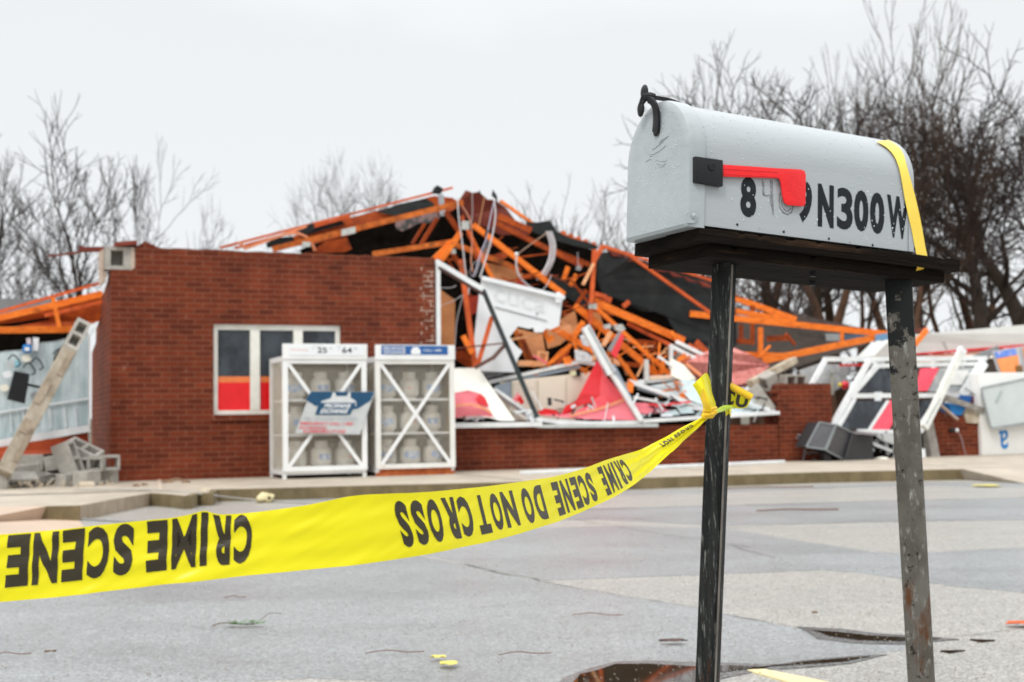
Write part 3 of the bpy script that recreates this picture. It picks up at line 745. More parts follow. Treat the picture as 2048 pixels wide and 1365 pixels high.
F = [(i * n_ + j, (i + 1) * n_ + j, (i + 1) * n_ + j + 1, i * n_ + j + 1) for i in range(10) for j in range(n_ - 1)]
F += [(i * n_ + n_ - 1, (i + 1) * n_ + n_ - 1, (i + 1) * n_, i * n_) for i in range(10)]
add("body", (V, F), MBM, mb, local=True, smooth=True)
# rear cap with its rolled seam
pc = arch(MW_ + .004, MH + .002, -.002)
V = [Vector((x, y + (.004 if k == 2 else 0) * (1 if y < MW_ / 2 else -1), z * (1 if k < 2 else .985))) for k, x in enumerate((ML - .014, ML + .001, ML + .004)) for y, z in pc]
F = [(i * n_ + j, (i + 1) * n_ + j, (i + 1) * n_ + j + 1, i * n_ + j + 1) for i in range(2) for j in range(n_ - 1)] + [tuple(range(2 * n_, 3 * n_))]
add("rear_cap", (V, F), MBM, mb, local=True, smooth=True)
# door: pressed cap with rounded rim
rings = [(.034, 0.0028), (.034, .0045), (.004, .0045), (-.003, .002), (-.007, -.006), (-.0075, -.016)]
V, F = [], []
for x, gr in rings:
    for y, z in arch(MW_ + 2 * gr, MH + gr, -gr): V.append(Vector((x, y, z if z > 0 else (-.006 if gr > -.004 else 0))))
for i in range(len(rings) - 1): F += [(i * n_ + j, (i + 1) * n_ + j, (i + 1) * n_ + j + 1, i * n_ + j + 1) for j in range(n_ - 1)]
kk = (len(rings) - 1) * n_
F.append(tuple(range(kk, kk + n_)))
F += [(i * n_ + n_ - 1, (i + 1) * n_ + n_ - 1, (i + 1) * n_, i * n_) for i in range(len(rings) - 1)]
door = add("door", (V, F), MBD, mb, local=True, smooth=True)
# rivet tab at the door's lower corner
rc = side(*z1(506, 942))
tabp = [side(*z1(a, b)) for a, b in ((450, 930), (485, 905), (525, 912), (538, 945), (530, 975), (508, 992), (450, 990))]
add("rivet_tab", prism([Vector((p.x, -.0085, p.z)) for p in tabp], (0, .004, 0)), MBD, mb, local=True)
rv = join(tube([(rc.x, -.0085, rc.z), (rc.x, -.0115, rc.z)], .0062, 16), ball((rc.x, -.0115, rc.z), .0045, 6, (1, .5, 1)))
add("rivet", rv, MBD, mb, local=True, smooth=50)
# pressed mark on the door
EM = []
def emb(pts, r=.00085):
    EM.append(tube(smoothpath([Vector((-.0078, front(*z1(a, b), -.0075).y, front(*z1(a, b), -.0075).z)) for a, b in pts], 4), r, 6))
for k in range(5): emb([(250 + 12 * k, 500 - 8 * k), (285 + 12 * k, 470 - 10 * k), (310 + 12 * k, 430 - 6 * k)])
emb([(215, 520), (250, 530), (300, 505), (340, 470)]); emb([(205, 580), (240, 560), (262, 585), (268, 625)]); emb([(270, 560), (310, 575), (345, 570)])
emb([(280, 590), (320, 600), (340, 590)]); emb([(290, 605), (305, 612), (330, 608)]); emb([(230, 545), (260, 540), (275, 570)])
add("pressed_emblem", join(*EM), MBD, mb, local=True, smooth=60)
# black latch with ears and a long tail over the roof
def fd(a, b, x): p = front(*z1(a, b), x); return p
LT = [fd(272, 385, -.011), fd(275, 340, -.013), fd(276, 270, -.014), fd(268, 215, -.018), fd(245, 175, -.022), fd(215, 165, -.024), fd(190, 178, -.026)]
def ribbon3(path, w, t, wd, ws=None):
    P = smoothpath(path, 5); V, F = [], []; wd = Vector(wd)
    for i, p in enumerate(P):
        a = (P[min(i + 1, len(P) - 1)] - P[max(i - 1, 0)]).normalized(); s = (wd - a * wd.dot(a)).normalized(); nn = a.cross(s)
        ww = w if ws is None else ws[0] + (ws[1] - ws[0]) * i / (len(P) - 1)
        V += [p + s * ww / 2 + nn * t / 2, p - s * ww / 2 + nn * t / 2, p - s * ww / 2 - nn * t / 2, p + s * ww / 2 - nn * t / 2]
    for i in range(len(P) - 1): F += [tuple(i * 4 + j for j in (0, 4, 5, 1)), tuple(i * 4 + j for j in (1, 5, 6, 2)), tuple(i * 4 + j for j in (2, 6, 7, 3)), tuple(i * 4 + j for j in (3, 7, 4, 0))]
    k = (len(P) - 1) * 4; F += [(3, 2, 1, 0), (k, k + 1, k + 2, k + 3)]
    return V, F
latch = join(bevel(ribbon3(LT, .021, .006, (0, 1, 0), (.021, .013)), .0016, 2),
    ball(fd(272, 378, -.011), .0095, 8, (.35, 1, 1.1)),
    ball(fd(196, 118, -.024), .0125, 8, (.5, 1.0, 1.35)), ball(fd(172, 228, -.024), .0115, 8, (.5, 1.0, 1.5)),
    tube(smoothpath([fd(190, 150, -.024), fd(180, 180, -.024), fd(172, 215, -.024)], 4), .006, 8),
    tube(smoothpath([fd(200, 140, -.024), fd(235, 140, -.02), fd(262, 150, -.012)], 4), .0075, 8),
    tube(smoothpath([fd(235, 150, -.016), side(*z1(300, 160), MW_ / 2), side(*z1(360, 165), MW_ / 2), side(*z1(430, 192), MW_ / 2), side(*z1(495, 208), MW_ / 2)], 5), [.006] * 3 + [.0042] * 18, 8)[0:2] if False else
    ribbon3([fd(235, 150, -.016), side(*z1(290, 156), MW_ / 2), side(*z1(360, 170), MW_ / 2), side(*z1(430, 195), MW_ / 2), side(*z1(495, 208), MW_ / 2)], .015, .0045, (0, 1, 0), (.016, .012)))
add("latch", latch, BLACK, mb, local=True, smooth=50)
# flag bracket, boss and flag
bp_ = [side(*z1(a, b), -.012) for a, b in ((532, 542), (718, 568), (718, 745), (532, 716))]
add("flag_bracket", bevel(prism([Vector((p.x, -.0135, p.z)) for p in bp_], (0, .013, 0)), .0022, 2), BLACK, mb, local=True, smooth=40)
bc = side(*z1(645, 613), -.0135)
add("bracket_boss", join(lathe([(.0082, 0), (.0082, .0016), (.0068, .0022), (.0062, .0012), (.0001, .0012)], 20)), BLACK, mb, local=True, smooth=40).data.transform(
    Matrix.Translation((bc.x, -.0135, bc.z)) @ Matrix.Rotation(R(90), 4, 'X'))
REDM = mat("red_flag_plastic", (.83, .006, .010), (.74, .004, .008), rough=.35, scale=30, bump=.25, bscale=160)
fl = [(716, 597), (1080, 622), (1235, 630), (1262, 640), (1270, 665), (1268, 855), (1262, 872), (1240, 876), (1150, 868), (1128, 852), (1115, 800), (1104, 715), (1092, 690), (1060, 688), (720, 678)]
fp = [side(*z1(a, b), -.0085) for a, b in fl]
flag = add("flag", bevel(prism([Vector((p.x, -.0092, p.z)) for p in fp], (0, .0035, 0)), .0009, 2), REDM, mb, local=True, smooth=35)
rb = [side(*z1(a, b), -.0095) for a, b in ((724, 622), (1080, 644), (1082, 650), (724, 629))]
add("flag_rib", prism([Vector((p.x, -.0101, p.z)) for p in rb], (0, .0015, 0)), REDM, mb, local=True)
add("flag_rib", prism([Vector((p.x, -.0101, p.z - .010)) for p in rb], (0, .0015, 0)), REDM, mb, local=True)
# painted number
PT = mat("black_number_paint", (.008, .011, .014), (.014, .018, .021), rough=.5, spec=.2, scale=50)
def num(s, x0, x1, yt, yb, bold, zz=None):
    bl, br, tl, tr = side(x0, yb[0]), side(x1, yb[1]), side(x0, yt[0]), side(x1, yt[1])
    return text_at(s, lambda a, b: Vector(((bl.x + (br.x - bl.x) * a), -.0006, (bl.z + (br.z - bl.z) * a) * (1 - b) + (tl.z + (tr.z - tl.z) * a) * b)), bold)
NB = [("8", 1480, 1512, (352, 357), (433, 437), .045), ("9", 1594, 1623.5, (360, 364), (443, 449), .045), ("N", 1635, 1667, (367, 372), (453, 457.5), .06), ("3", 1673.5, 1705, (374, 379), (457, 463), .03),
      ("0", 1707.5, 1736.5, (379, 383), (461, 466), .05), ("0", 1739.5, 1768.5, (383, 388), (466, 471), .05), ("W", 1773.5, 1817, (389, 397), (473, 481), .045)]
for s, x0, x1, yt, yb, bo in NB: add("house_number", num(s, x0, x1, yt, yb, bo), PT, mb, local=True)
gs = []
def stroke(pts, w=.0016):
    P = [side(*z1(a, b)) for a, b in pts]
    for i in range(len(P) - 1):
        a, b = Vector((P[i].x, -.0006, P[i].z)), Vector((P[i + 1].x, -.0006, P[i + 1].z)); d = (b - a).normalized(); s = Vector((-d.z, 0, d.x)) * w / 2
        gs.append(([a - d * w * .4 + s, b + d * w * .4 + s, b + d * w * .4 - s, a - d * w * .4 - s], [(0, 1, 2, 3)]))
stroke([(980, 697), (983, 745), (986, 800), (1010, 806), (1036, 800)], .0022); stroke([(990, 715), (993, 795)], .0012); stroke([(1036, 700), (1040, 800), (1052, 930)], .003); stroke([(1047, 705), (1054, 925)], .0014)
stroke([(1030, 800), (1036, 860), (1050, 900)], .0012); stroke([(1098, 790), (1092, 840), (1098, 885), (1120, 918), (1150, 930), (1175, 915), (1186, 872)], .0026); stroke([(1108, 830), (1110, 870), (1128, 900), (1150, 910), (1168, 890)], .0018)
stroke([(1075, 700), (1095, 705)], .0012)
add("faded_number", join(*gs), mat("faded_number_ink", (.10, .09, .10), (.25, .26, .27), rough=.5, scale=90, contrast=(.42, .6)), mb, local=True)
hl = []
for px, py, r_ in ((1474.2, 449.8, .0028), (1567.2, 464.2, .0028), (1657.5, 478, .0028), (1745, 490.8, .0028), (1519, 457.3, .0015), (1700, 484.6, .0018)):
    p = side(px, py); V, F = lathe([(.0001, 0), (r_, 0)], 14); hl.append(([Vector((v.x + p.x, -.0008, v.y + p.z)) for v in V], F))
for h_ in hl[:4]: add("nail_hole", h_, BLACK, mb, local=True)
for h_ in hl[4:]: add("small_screw", h_, GREY, mb, local=True)
# rain drops clinging to the metal
dr = []
WD = mat("rain_drop", (.56, .62, .64), (.50, .56, .58), rough=.1, spec=.5)
for i in range(520):
    if i < 300:
        x, z = random.uniform(.035, ML - .02), random.uniform(.01, MH * .98); s = random.uniform(.0006, .0017) * random.choice((1, 1, 1.25))
        if z > MH - MW_ / 2:
            a = (z - (MH - MW_ / 2)) / (MW_ / 2); y = MW_ / 2 - MW_ / 2 * math.sqrt(max(0, 1 - a * a))
        else: y = 0
        dr.append(ball((x, y - .0002, z), s, 3, (1, .6, random.uniform(1, 1.8))))
    else:
        y, z = random.uniform(.012, MW_ - .012), random.uniform(.005, MH - .015)
        a = max(0, z - (MH - MW_ / 2)) / (MW_ / 2)
        if abs(y - MW_ / 2) > MW_ / 2 * math.sqrt(max(0, 1 - a * a)) - .015: continue
        dr.append(ball((-.0078, y, z), random.uniform(.0006, .0016), 3, (.6, 1, random.uniform(1, 1.5))))
dd = add("water_drops", join(*dr), WD, mb, local=True, smooth=80); dd['kind'] = 'stuff'

PLANK = mat("wet_black_plank", (.013, .009, .006), (.004, .003, .0025), rough=.85, spec=.08, scale=10, bump=1.0, bscale=30, stretch=(.25, 1, 6), c3=(.085, .042, .022), c3scale=9, c3amt=(.56, .8), rough2=.9)
st = thing("mailbox_stand", "weathered dark plank platform on two rusty square steel posts under the mailbox", "mailbox stand", M=BM)
xr = side(1918, 520, -.004).x
def plank(x0, x1, y0, y1, zt, zb, seed):
    rnd = random.Random(seed); nx = 60
    V, F = [], []
    for i in range(nx + 1):
        x = x0 + (x1 - x0) * i / nx; j = noise.noise(Vector((x * 22, seed, 0))) * .0022; j2 = noise.noise(Vector((x * 55, seed + 3, 0))) * .0012
        chip = -.004 if rnd.random() < .05 else 0
        V += [Vector((x, y0 + j, zb + j2)), Vector((x, y0 + j * .6 - .001, (zt + zb) / 2)), Vector((x, y0 + j - chip, zt + j2 + chip * .6)), Vector((x, y1 + j, zt)), Vector((x, y1 + j, zb))]
    for i in range(nx): F += [(i * 5 + k, (i + 1) * 5 + k, (i + 1) * 5 + (k + 1) % 5, i * 5 + (k + 1) % 5) for k in range(5)]
    F += [(4, 3, 2, 1, 0), tuple(nx * 5 + k for k in range(5))]
    return V, F
add("plank", plank(.022, xr, -.006, .112, -.006, -.032, 1), PLANK, st, local=True)
add("plank", plank(.026, xr - .004, .116, .240, -.006, -.032, 2), PLANK, st, local=True)
add("lower_board", plank(.055, xr - .03, .010, .230, -.0335, -.058, 3), PLANK, st, local=True)
bl_ = [tube([Vector((x, y, -.0585)), Vector((x, y, -.067))], .007, 6) for x, y in ((.36, .06), (.13, .05), (.45, .17))]
add("bolt", bl_[0], BLACK, st, local=True); add("bolt", bl_[1], BLACK, st, local=True); add("bolt", bl_[2], BLACK, st, local=True)

def post_mat(name, grey):
    m = bpy.data.materials.new(name); m.use_nodes = True; t = m.node_tree; n = t.nodes; l = t.links; b = n["Principled BSDF"]
    g = n.new("ShaderNodeNewGeometry"); mp = n.new("ShaderNodeMapping"); mp.inputs['Scale'].default_value = (1, 1, .28)
    l.new(g.outputs['Position'], mp.inputs[0])
    def nz(sc, d=8, loc=(0, 0, 0), st=(1, 1, 1), ro=.65):
        mm = n.new("ShaderNodeMapping"); mm.inputs['Location'].default_value = loc; mm.inputs['Scale'].default_value = st; l.new(g.outputs['Position'], mm.inputs[0])
        x = n.new("ShaderNodeTexNoise"); x.inputs['Scale'].default_value = sc; x.inputs['Detail'].default_value = d; x.inputs['Roughness'].default_value = ro
        l.new(mm.outputs[0], x.inputs['Vector']); return x.outputs['Fac']
    def ramp(src, a, b_, c0=(0, 0, 0, 1), c1=(1, 1, 1, 1)):
        r = n.new("ShaderNodeValToRGB"); r.color_ramp.elements[0].position = a; r.color_ramp.elements[1].position = b_
        r.color_ramp.elements[0].color = c0; r.color_ramp.elements[1].color = c1; l.new(src, r.inputs[0]); return r.outputs[0]
    def mix(f, a, b_):
        x = n.new("ShaderNodeMixRGB")
        for i, v in ((0, f), (1, a), (2, b_)):
            if isinstance(v, tuple): x.inputs[i].default_value = v
            elif isinstance(v, float): x.inputs[i].default_value = v
            else: l.new(v, x.inputs[i])
        return x.outputs[0]
    if grey:
        base = mix(ramp(nz(9, 9, st=(1, 1, .5)), .35, .65), (.085, .078, .066, 1), (.16, .152, .135, 1))
        base = mix(ramp(nz(110, 6, (2, 2, 2), (1, 1, .3)), .56, .72), base, (.28, .28, .26, 1))
        base = mix(ramp(nz(20, 6, (3, 1, 7), (1.6, 1.6, .35)), .58, .70), base, (.10, .04, .016, 1))
        s = n.new("ShaderNodeSeparateXYZ"); l.new(g.outputs['Position'], s.inputs[0])
        # black paint still holding on the upper part, peeling off lower down
        q = n.new("ShaderNodeMath"); q.operation = 'MULTIPLY_ADD'; q.inputs[1].default_value = 1.15; q.inputs[2].default_value = -.98
        l.new(s.outputs[2], q.inputs[0])
        q2 = n.new("ShaderNodeMath"); q2.operation = 'ADD'; l.new(q.outputs[0], q2.inputs[0]); l.new(nz(32, 9, (5, 5, 1), (1, 1, .8), .7), q2.inputs[1])
        q3 = n.new("ShaderNodeMath"); q3.operation = 'MINIMUM'; q3.inputs[1].default_value = 1; l.new(q2.outputs[0], q3.inputs[0])
        base = mix(ramp(q3.outputs[0], .60, .64), base, (.010, .011, .012, 1))
        base = mix(ramp(nz(40, 7, (1, 8, 3), ro=.8), .585, .61), base, (.015, .012, .010, 1))
    else:
        base = mix(ramp(nz(60, 8, st=(1, 1, .06)), .40, .62), (.004, .0045, .005, 1), (.022, .024, .023, 1))
        base = mix(ramp(nz(150, 8, (1, 1, 1), (1, 1, .10), .75), .55, .68), base, (.24, .25, .235, 1))
        s = n.new("ShaderNodeSeparateXYZ"); l.new(g.outputs['Position'], s.inputs[0])
        q = n.new("ShaderNodeMath"); q.operation = 'MULTIPLY_ADD'; q.inputs[1].default_value = -.30; q.inputs[2].default_value = .24
        l.new(s.outputs[2], q.inputs[0])
        q2 = n.new("ShaderNodeMath"); q2.operation = 'ADD'; l.new(q.outputs[0], q2.inputs[0]); l.new(nz(26, 8, (9, 2, 4), (1, 1, .25), .7), q2.inputs[1])
        base = mix(ramp(q2.outputs[0], .66, .80), base, (.06, .024, .012, 1))
    l.new(base, b.inputs['Base Color'])
    b.inputs['Roughness'].default_value = .6; b.inputs['Specular IOR Level'].default_value = .15
    bp = n.new("ShaderNodeBump"); bp.inputs['Strength'].default_value = .5; bp.inputs['Distance'].default_value = .002
    l.new(nz(60, 5, st=(1, 1, .3)), bp.inputs['Height']); l.new(bp.outputs[0], b.inputs['Normal'])
    return m
PM1, PM2 = post_mat("scraped_black_post", False), post_mat("peeling_grey_post", True)
def sqpost(pt, pb_, d, w, t, n1, mat_, trim=None):
    a, b = D(pt[0], pt[1], d), D(pb_[0], pb_[1], d)
    ax = (b - a).normalized(); b = a + ax * ((a.z + .02) / -ax.z)
    n1 = Vector((n1[0], n1[1], 0)); n1 = (n1 - ax * n1.dot(ax)).normalized(); s = ax.cross(n1)
    return bevel(box((a + b) / 2, (b - a) / 2, s * w / 2, n1 * t / 2), .0035, 2)
def endplane(p):                                 # top of posts tucks up to the lower board
    return p
add("post", sqpost((1449, 522), (1415, 1365), 2.70, .041, .041, (-.468, -.884), PM1), PM1, st, smooth=35)
add("post", sqpost((1796, 552), (1843, 1365), 2.86, .057, .030, (-.33, -.943), PM2), PM2, st, smooth=35)
# weld seam on the left post and lipped edges on the right one
a, b = D(1464.5, 530, 2.672), D(1430.5, 1365, 2.672)
add("post_seam", tube([a, a.lerp(b, .3), a.lerp(b, .6), b + (b - a) * .2], .0022, 6), mat("seam_steel", (.20, .19, .17), (.08, .06, .05), rough=.5, scale=40, stretch=(1, 1, .2)), st)
for k, (px, py, dd_) in enumerate(((1828, 1243, .004), (1830, 1213, .0036), (1838, 1242, .0038), (1812, 1236, .002), (1843, 1208, .002), (1806, 1365 - 50, .003), (1838, 1330, .0045), (1858, 1325, .003))):
    pass

# ------------------------------------------------------------------ yellow strap round the rear of the box
lp = [(1752, 283), (1760, 287), (1775, 297), (1788, 312), (1797, 333), (1803, 360), (1809, 395), (1815, 425), (1822, 455), (1829, 490), (1835, 520), (1838, 532)]
rp = [(1776, 281), (1784, 284), (1799, 296), (1808, 312), (1815, 337), (1823, 365), (1831, 395), (1838, 425), (1845, 460), (1851, 495), (1855, 515), (1854, 533)]
def strap_pt(px, py):
    # nearest hit with the arched box skin, else the vertical plane just outside it
    o = BMi @ CAM; r = BMi.to_3x3() @ ray(px, py); best = None
    cy, cz, rr = MW_ / 2, MH - MW_ / 2, MW_ / 2 + .004
    a = r.y ** 2 + r.z ** 2; b = 2 * ((o.y - cy) * r.y + (o.z - cz) * r.z); c = (o.y - cy) ** 2 + (o.z - cz) ** 2 - rr * rr
    ds = b * b - 4 * a * c
    pl = o + r * ((-.004 - o.y) / r.y)
    if ds > 0:
        t = (-b - math.sqrt(ds)) / (2 * a); p = o + r * t
        if p.z > cz: return p
    if pl.z > cz:                                # beyond the silhouette: tangent point
        t = -b / (2 * a); return o + r * t
    return pl
SL = [strap_pt(*p) for p in lp]; SR = [strap_pt(*p) for p in rp]
SL = smoothpath(SL, 4); SR = smoothpath(SR, 4)
def band_geo(Lp, Rp, t=.0006):
    V, F = [], []
    for i, (a, b) in enumerate(zip(Lp, Rp)):
        for k in range(5): V.append(a.lerp(b, k / 4))
    F = [(i * 5 + k, i * 5 + k + 1, (i + 1) * 5 + k + 1, (i + 1) * 5 + k) for i in range(len(Lp) - 1) for k in range(4)]
    return V, F
sm = thing("yellow_strap", "pale yellow flat strap tied around the rear end of the mailbox and plank", "strap", M=BM)
add("near_side", band_geo(SL, SR), STRAPM, sm, local=True, smooth=60)
ub = [side(*z2(a, b), y) for a, b, y in ((895, 1078, -.006), (872, 1150, .03), (865, 1172, .06))]
ub2 = [side(*z2(a, b), y) for a, b, y in ((955, 1085, -.006), (900, 1125, .03), (872, 1165, .06))]
add("folded_turn", band_geo([Vector(p) for p in smoothpath(ub, 4)], [Vector(p) for p in smoothpath(ub2, 4)]), mat("yellow_strap_under", (.82, .52, .05), (.75, .45, .04), rough=.45), sm, local=True)
uc = [side(*z2(a, b), .20) for a, b in ((430, 1190), (560, 1196), (690, 1198))]; ud = [side(*z2(a, b), .20) for a, b in ((480, 1196), (560, 1212), (690, 1222))]
add("underside_run", band_geo([Vector(p) for p in uc], [Vector(p) for p in ud]), mat("yellow_strap_under", (.82, .52, .05)), sm, local=True)

# ------------------------------------------------------------------ barrier tape
TP = [(-140, 1084, -140, 1219, 1.42), (-80, 1079, -80, 1213, 1.43), (0, 1070, 0, 1205, 1.44), (90, 1062, 90, 1197, 1.445), (171, 1053.5, 172, 1188, 1.45), (290, 1041, 296, 1173, 1.455), (340, 1036.5, 346, 1167, 1.458), (380, 1029, 384, 1164, 1.46),
      (408, 1022, 412, 1161, 1.462), (428, 1027.5, 432, 1159, 1.463), (450, 1029.5, 455, 1156.5, 1.465), (513, 1024.5, 520, 1149, 1.47), (615, 1010, 620, 1140, 1.48), (700, 993, 705, 1131, 1.50), (770, 988, 777, 1121, 1.525), (837, 985.5, 845, 1111, 1.56),
      (905, 980, 915, 1097, 1.62), (973, 973, 985, 1082, 1.70), (1040, 964, 1055, 1063, 1.80), (1110, 953, 1125, 1040, 1.93), (1165, 938, 1183, 1016, 2.05), (1213, 920, 1235, 991, 2.16), (1250, 909, 1275, 964, 2.27), (1281, 900, 1305, 939, 2.36),
      (1306, 888, 1336, 910, 2.43), (1335, 873, 1353, 896, 2.47), (1358, 859, 1368, 881, 2.50), (1385, 845, 1392, 861, 2.53), (1404, 834.5, 1408, 845, 2.555), (1418, 825, 1421, 834, 2.565)]
def cr(vals, n=5):
    return [v for v in smoothpath([Vector((a, b, 0)) for a, b in vals], n)]
tps = smoothpath([Vector((a, b, e)) for a, b, c, d, e in TP], 5); tpb = smoothpath([Vector((c, d, e)) for a, b, c, d, e in TP], 5)
TU = [D(p.x, p.y, p.z) for p in tps]; TB = [D(p.x, p.y, p.z) for p in tpb]
arc = [0]
for i in range(1, len(TU)): arc.append(arc[-1] + ((TU[i] + TB[i]) / 2 - (TU[i - 1] + TB[i - 1]) / 2).length)
def tp(s, t):                                    # s = distance along, t = 0 top .. 1 bottom
    s = max(0, min(arc[-1] - 1e-5, s)); lo, hi = 0, len(arc) - 1
    while hi - lo > 1:
        md = (lo + hi) // 2
        if arc[md] <= s: lo = md
        else: hi = md
    f = (s - arc[lo]) / max(1e-9, arc[hi] - arc[lo]); a = TU[lo].lerp(TU[hi], f); b = TB[lo].lerp(TB[hi], f); p = a.lerp(b, t)
    q = s / arc[-1]; far_ = max(0, (q - .55) / .45)
    w = .0030 * noise.noise(Vector((s * 11, t * 3, 0))) + .0016 * noise.noise(Vector((s * 38 + t * 6, t * 2.5, 4))) + .0008 * math.sin((t * 19 + s * 23 + 3 * noise.noise(Vector((s * 9, 1, 1)))))
    w += far_ ** 1.5 * (.010 * math.sin(t * 11 + s * 9) + .004 * math.sin(t * 27 + s * 5 + 1)) * min(1, (a - b).length / .02) * (1 - .5 * far_)
    w += .0022 * math.exp(-((s - arc_peak) / .05) ** 2) * math.sin(t * 4)
    return p + fwd * w
arc_peak = 0
arc_peak = min(range(len(tps)), key=lambda i: abs(tps[i].x - 408)); arc_peak = arc[arc_peak]
def s_at(px): 
    i = min(range(len(tps)), key=lambda i: abs((tps[i].x + tpb[i].x) / 2 - px)); j = min(i + 1, len(tps) - 1)
    xi, xj = (tps[i].x + tpb[i].x) / 2, (tps[j].x + tpb[j].x) / 2
    return arc[i] + (arc[j] - arc[i]) * ((px - xi) / (xj - xi) if abs(xj - xi) > .1 else 0)
tape = thing("barrier_tape", "yellow police barrier tape stretched from the left and knotted on the left mailbox post", "barrier tape", D(700, 1062, 1.5))
add("ribbon", grid(lambda a, b: tp(a * arc[-1], b), 620, 40), YEL, tape, smooth=80)
def tletters(s, sa, sb, t0, t1, bold=.05, cuts=60, slant=0):   # rotated half a turn: starts at sa (right) and runs left to sb, tops hang down
    def fn(x, y):
        ss = sa + (sb - sa) * x + slant * (y - .5); tt = t0 + (t1 - t0) * y
        return tp(ss, tt) - fwd * .0011
    add("lettering", text_at(s, fn, bold, cuts, 1.24), INK, tape)
def tglyph(ch, x0, x1, t0, t1, bold, shear=0.0):   # one letter, half a turn round, between two places along the tape
    w_ = (x1 - x0) * .06; sa, sb = s_at(x1 - w_), s_at(x0 + w_)
    def fn(x, y): return tp(sa + (sb - sa) * x + shear * (y - .5), t0 + (t1 - t0) * y) - fwd * .0011
    add("lettering", text_at(ch, fn, bold, 14), INK, tape)
for ch, a_, b_ in (("C", 466, 507), ("R", 421, 464), ("I", 400, 416), ("M", 341, 396), ("E", 291, 338), ("S", 224, 270), ("C", 173, 222), ("E", 122, 171), ("N", 63, 121), ("E", 10, 62)):
    tglyph(ch, a_, b_, .02, .79, {"I": .0, "M": .018}.get(ch, .05), -.004)
for ch, a_, b_, t0_, t1_ in (("C", 919, 946, .13, .84), ("R", 889, 917, .12, .84), ("O", 856, 886, .12, .84), ("S", 826, 854, .12, .84), ("S", 795, 823, .12, .84), ("N", 1006, 1035, .14, .84), ("O", 982, 1005, .14, .84), ("T", 953, 979, .14, .85),
                            ("D", 1069, 1091, .12, .87), ("O", 1045, 1067, .13, .87), ("S", 1176, 1189, .12, .90), ("C", 1161, 1175, .12, .90), ("E", 1146, 1160, .12, .90), ("N", 1126, 1144, .12, .90), ("E", 1109, 1124, .12, .90),
                            ("C", 1248, 1259, .12, .86), ("R", 1237, 1247, .10, .88), ("I", 1231, 1235, .10, .90), ("M", 1216, 1229, .10, .90), ("E", 1204, 1214, .10, .90)):
    tglyph(ch, a_, b_, t0_, t1_, {"I": .0, "M": .02}.get(ch, .05), .014)
tletters("CROSS NOT", s_at(1388), s_at(1326), .16, .50, .06, 30, .004)
tletters("CRIME SCENE", s_at(-30), s_at(-136), .02, .77, .03, 40)
# knot, the two loose ends and the turn round the post
def sheetmesh(rows, m, name, par, sm_=70, sub=4):
    rr = [[D(*p) for p in r] for r in rows]
    rr = [smoothpath(r, sub) for r in rr]; cols = list(zip(*rr)); cols = [smoothpath(list(c_), sub) for c_ in cols]
    V = [p for c_ in cols for p in c_]; k = len(cols[0])
    V = [v + fwd * .0015 * noise.noise(v * 60) for v in V]
    F = [(i * k + j, (i + 1) * k + j, (i + 1) * k + j + 1, i * k + j + 1) for i in range(len(cols) - 1) for j in range(k - 1)]
    return add(name, (V, F), m, par, smooth=sm_)
sheetmesh([[(1408, 824, 2.555), (1402, 800, 2.55), (1389, 776, 2.55), (1385, 771, 2.55)],
           [(1415, 824, 2.54), (1413, 800, 2.53), (1405, 775, 2.535), (1398, 758, 2.545)],
           [(1424, 823, 2.545), (1424, 804, 2.545), (1419, 780, 2.57), (1413, 746, 2.60)],
           [(1431, 822, 2.56), (1431, 806, 2.60), (1424, 785, 2.64), (1421, 762, 2.66)]], YEL, "loose_end", tape)
sheetmesh([[(1400, 797, 2.540), (1407, 812, 2.535), (1413, 824, 2.535)], [(1406, 778, 2.522), (1414, 805, 2.52), (1421, 824, 2.53)], [(1408, 780, 2.52), (1417, 803, 2.522), (1425, 822, 2.53)]], YELD, "folded_end", tape)
kn = []
for i, (px, py, rr_, sq) in enumerate(((1419, 826, .0105, (1.1, 1, 1.0)), (1413, 823, .008, (1, 1, 1.2)), (1425, 824, .008, (1.2, 1, .9)), (1420, 833, .006, (1.3, 1, .7)), (1409, 832, .0065, (1, 1, 1)))):
    V, F = ball(D(px, py, 2.553), rr_, 12, sq); kn.append(([v + (v - D(px, py, 2.553)).normalized() * rr_ * .35 * noise.noise(v * 260 + Vector((i, 0, 0))) for v in V], F))
for y_ in (819, 829): kn.append(tube(smoothpath([D(1408, y_ + 3, 2.555), D(1414, y_ + 1, 2.54), D(1423, y_ - 1, 2.54), D(1432, y_ - 3, 2.56)], 4), .0032, 7))
add("knot", join(*kn), YELD, tape, smooth=60)
sheetmesh([[(1428, 822, 2.57), (1436, 817, 2.60), (1448, 811, 2.635), (1462, 811, 2.665), (1470, 813, 2.70)], [(1429, 826, 2.565), (1438, 822, 2.595), (1449, 819, 2.63), (1462, 815, 2.66), (1470, 816, 2.695)],
           [(1430, 828, 2.57), (1440, 825, 2.60), (1450, 822, 2.635), (1462, 818, 2.665), (1470, 818, 2.70)]], mat("greenish_tape_film", (.62, .74, .02), (.45, .62, .02), rough=.3, scale=60, contrast=(.45, .55)), "turn_round_post", tape)
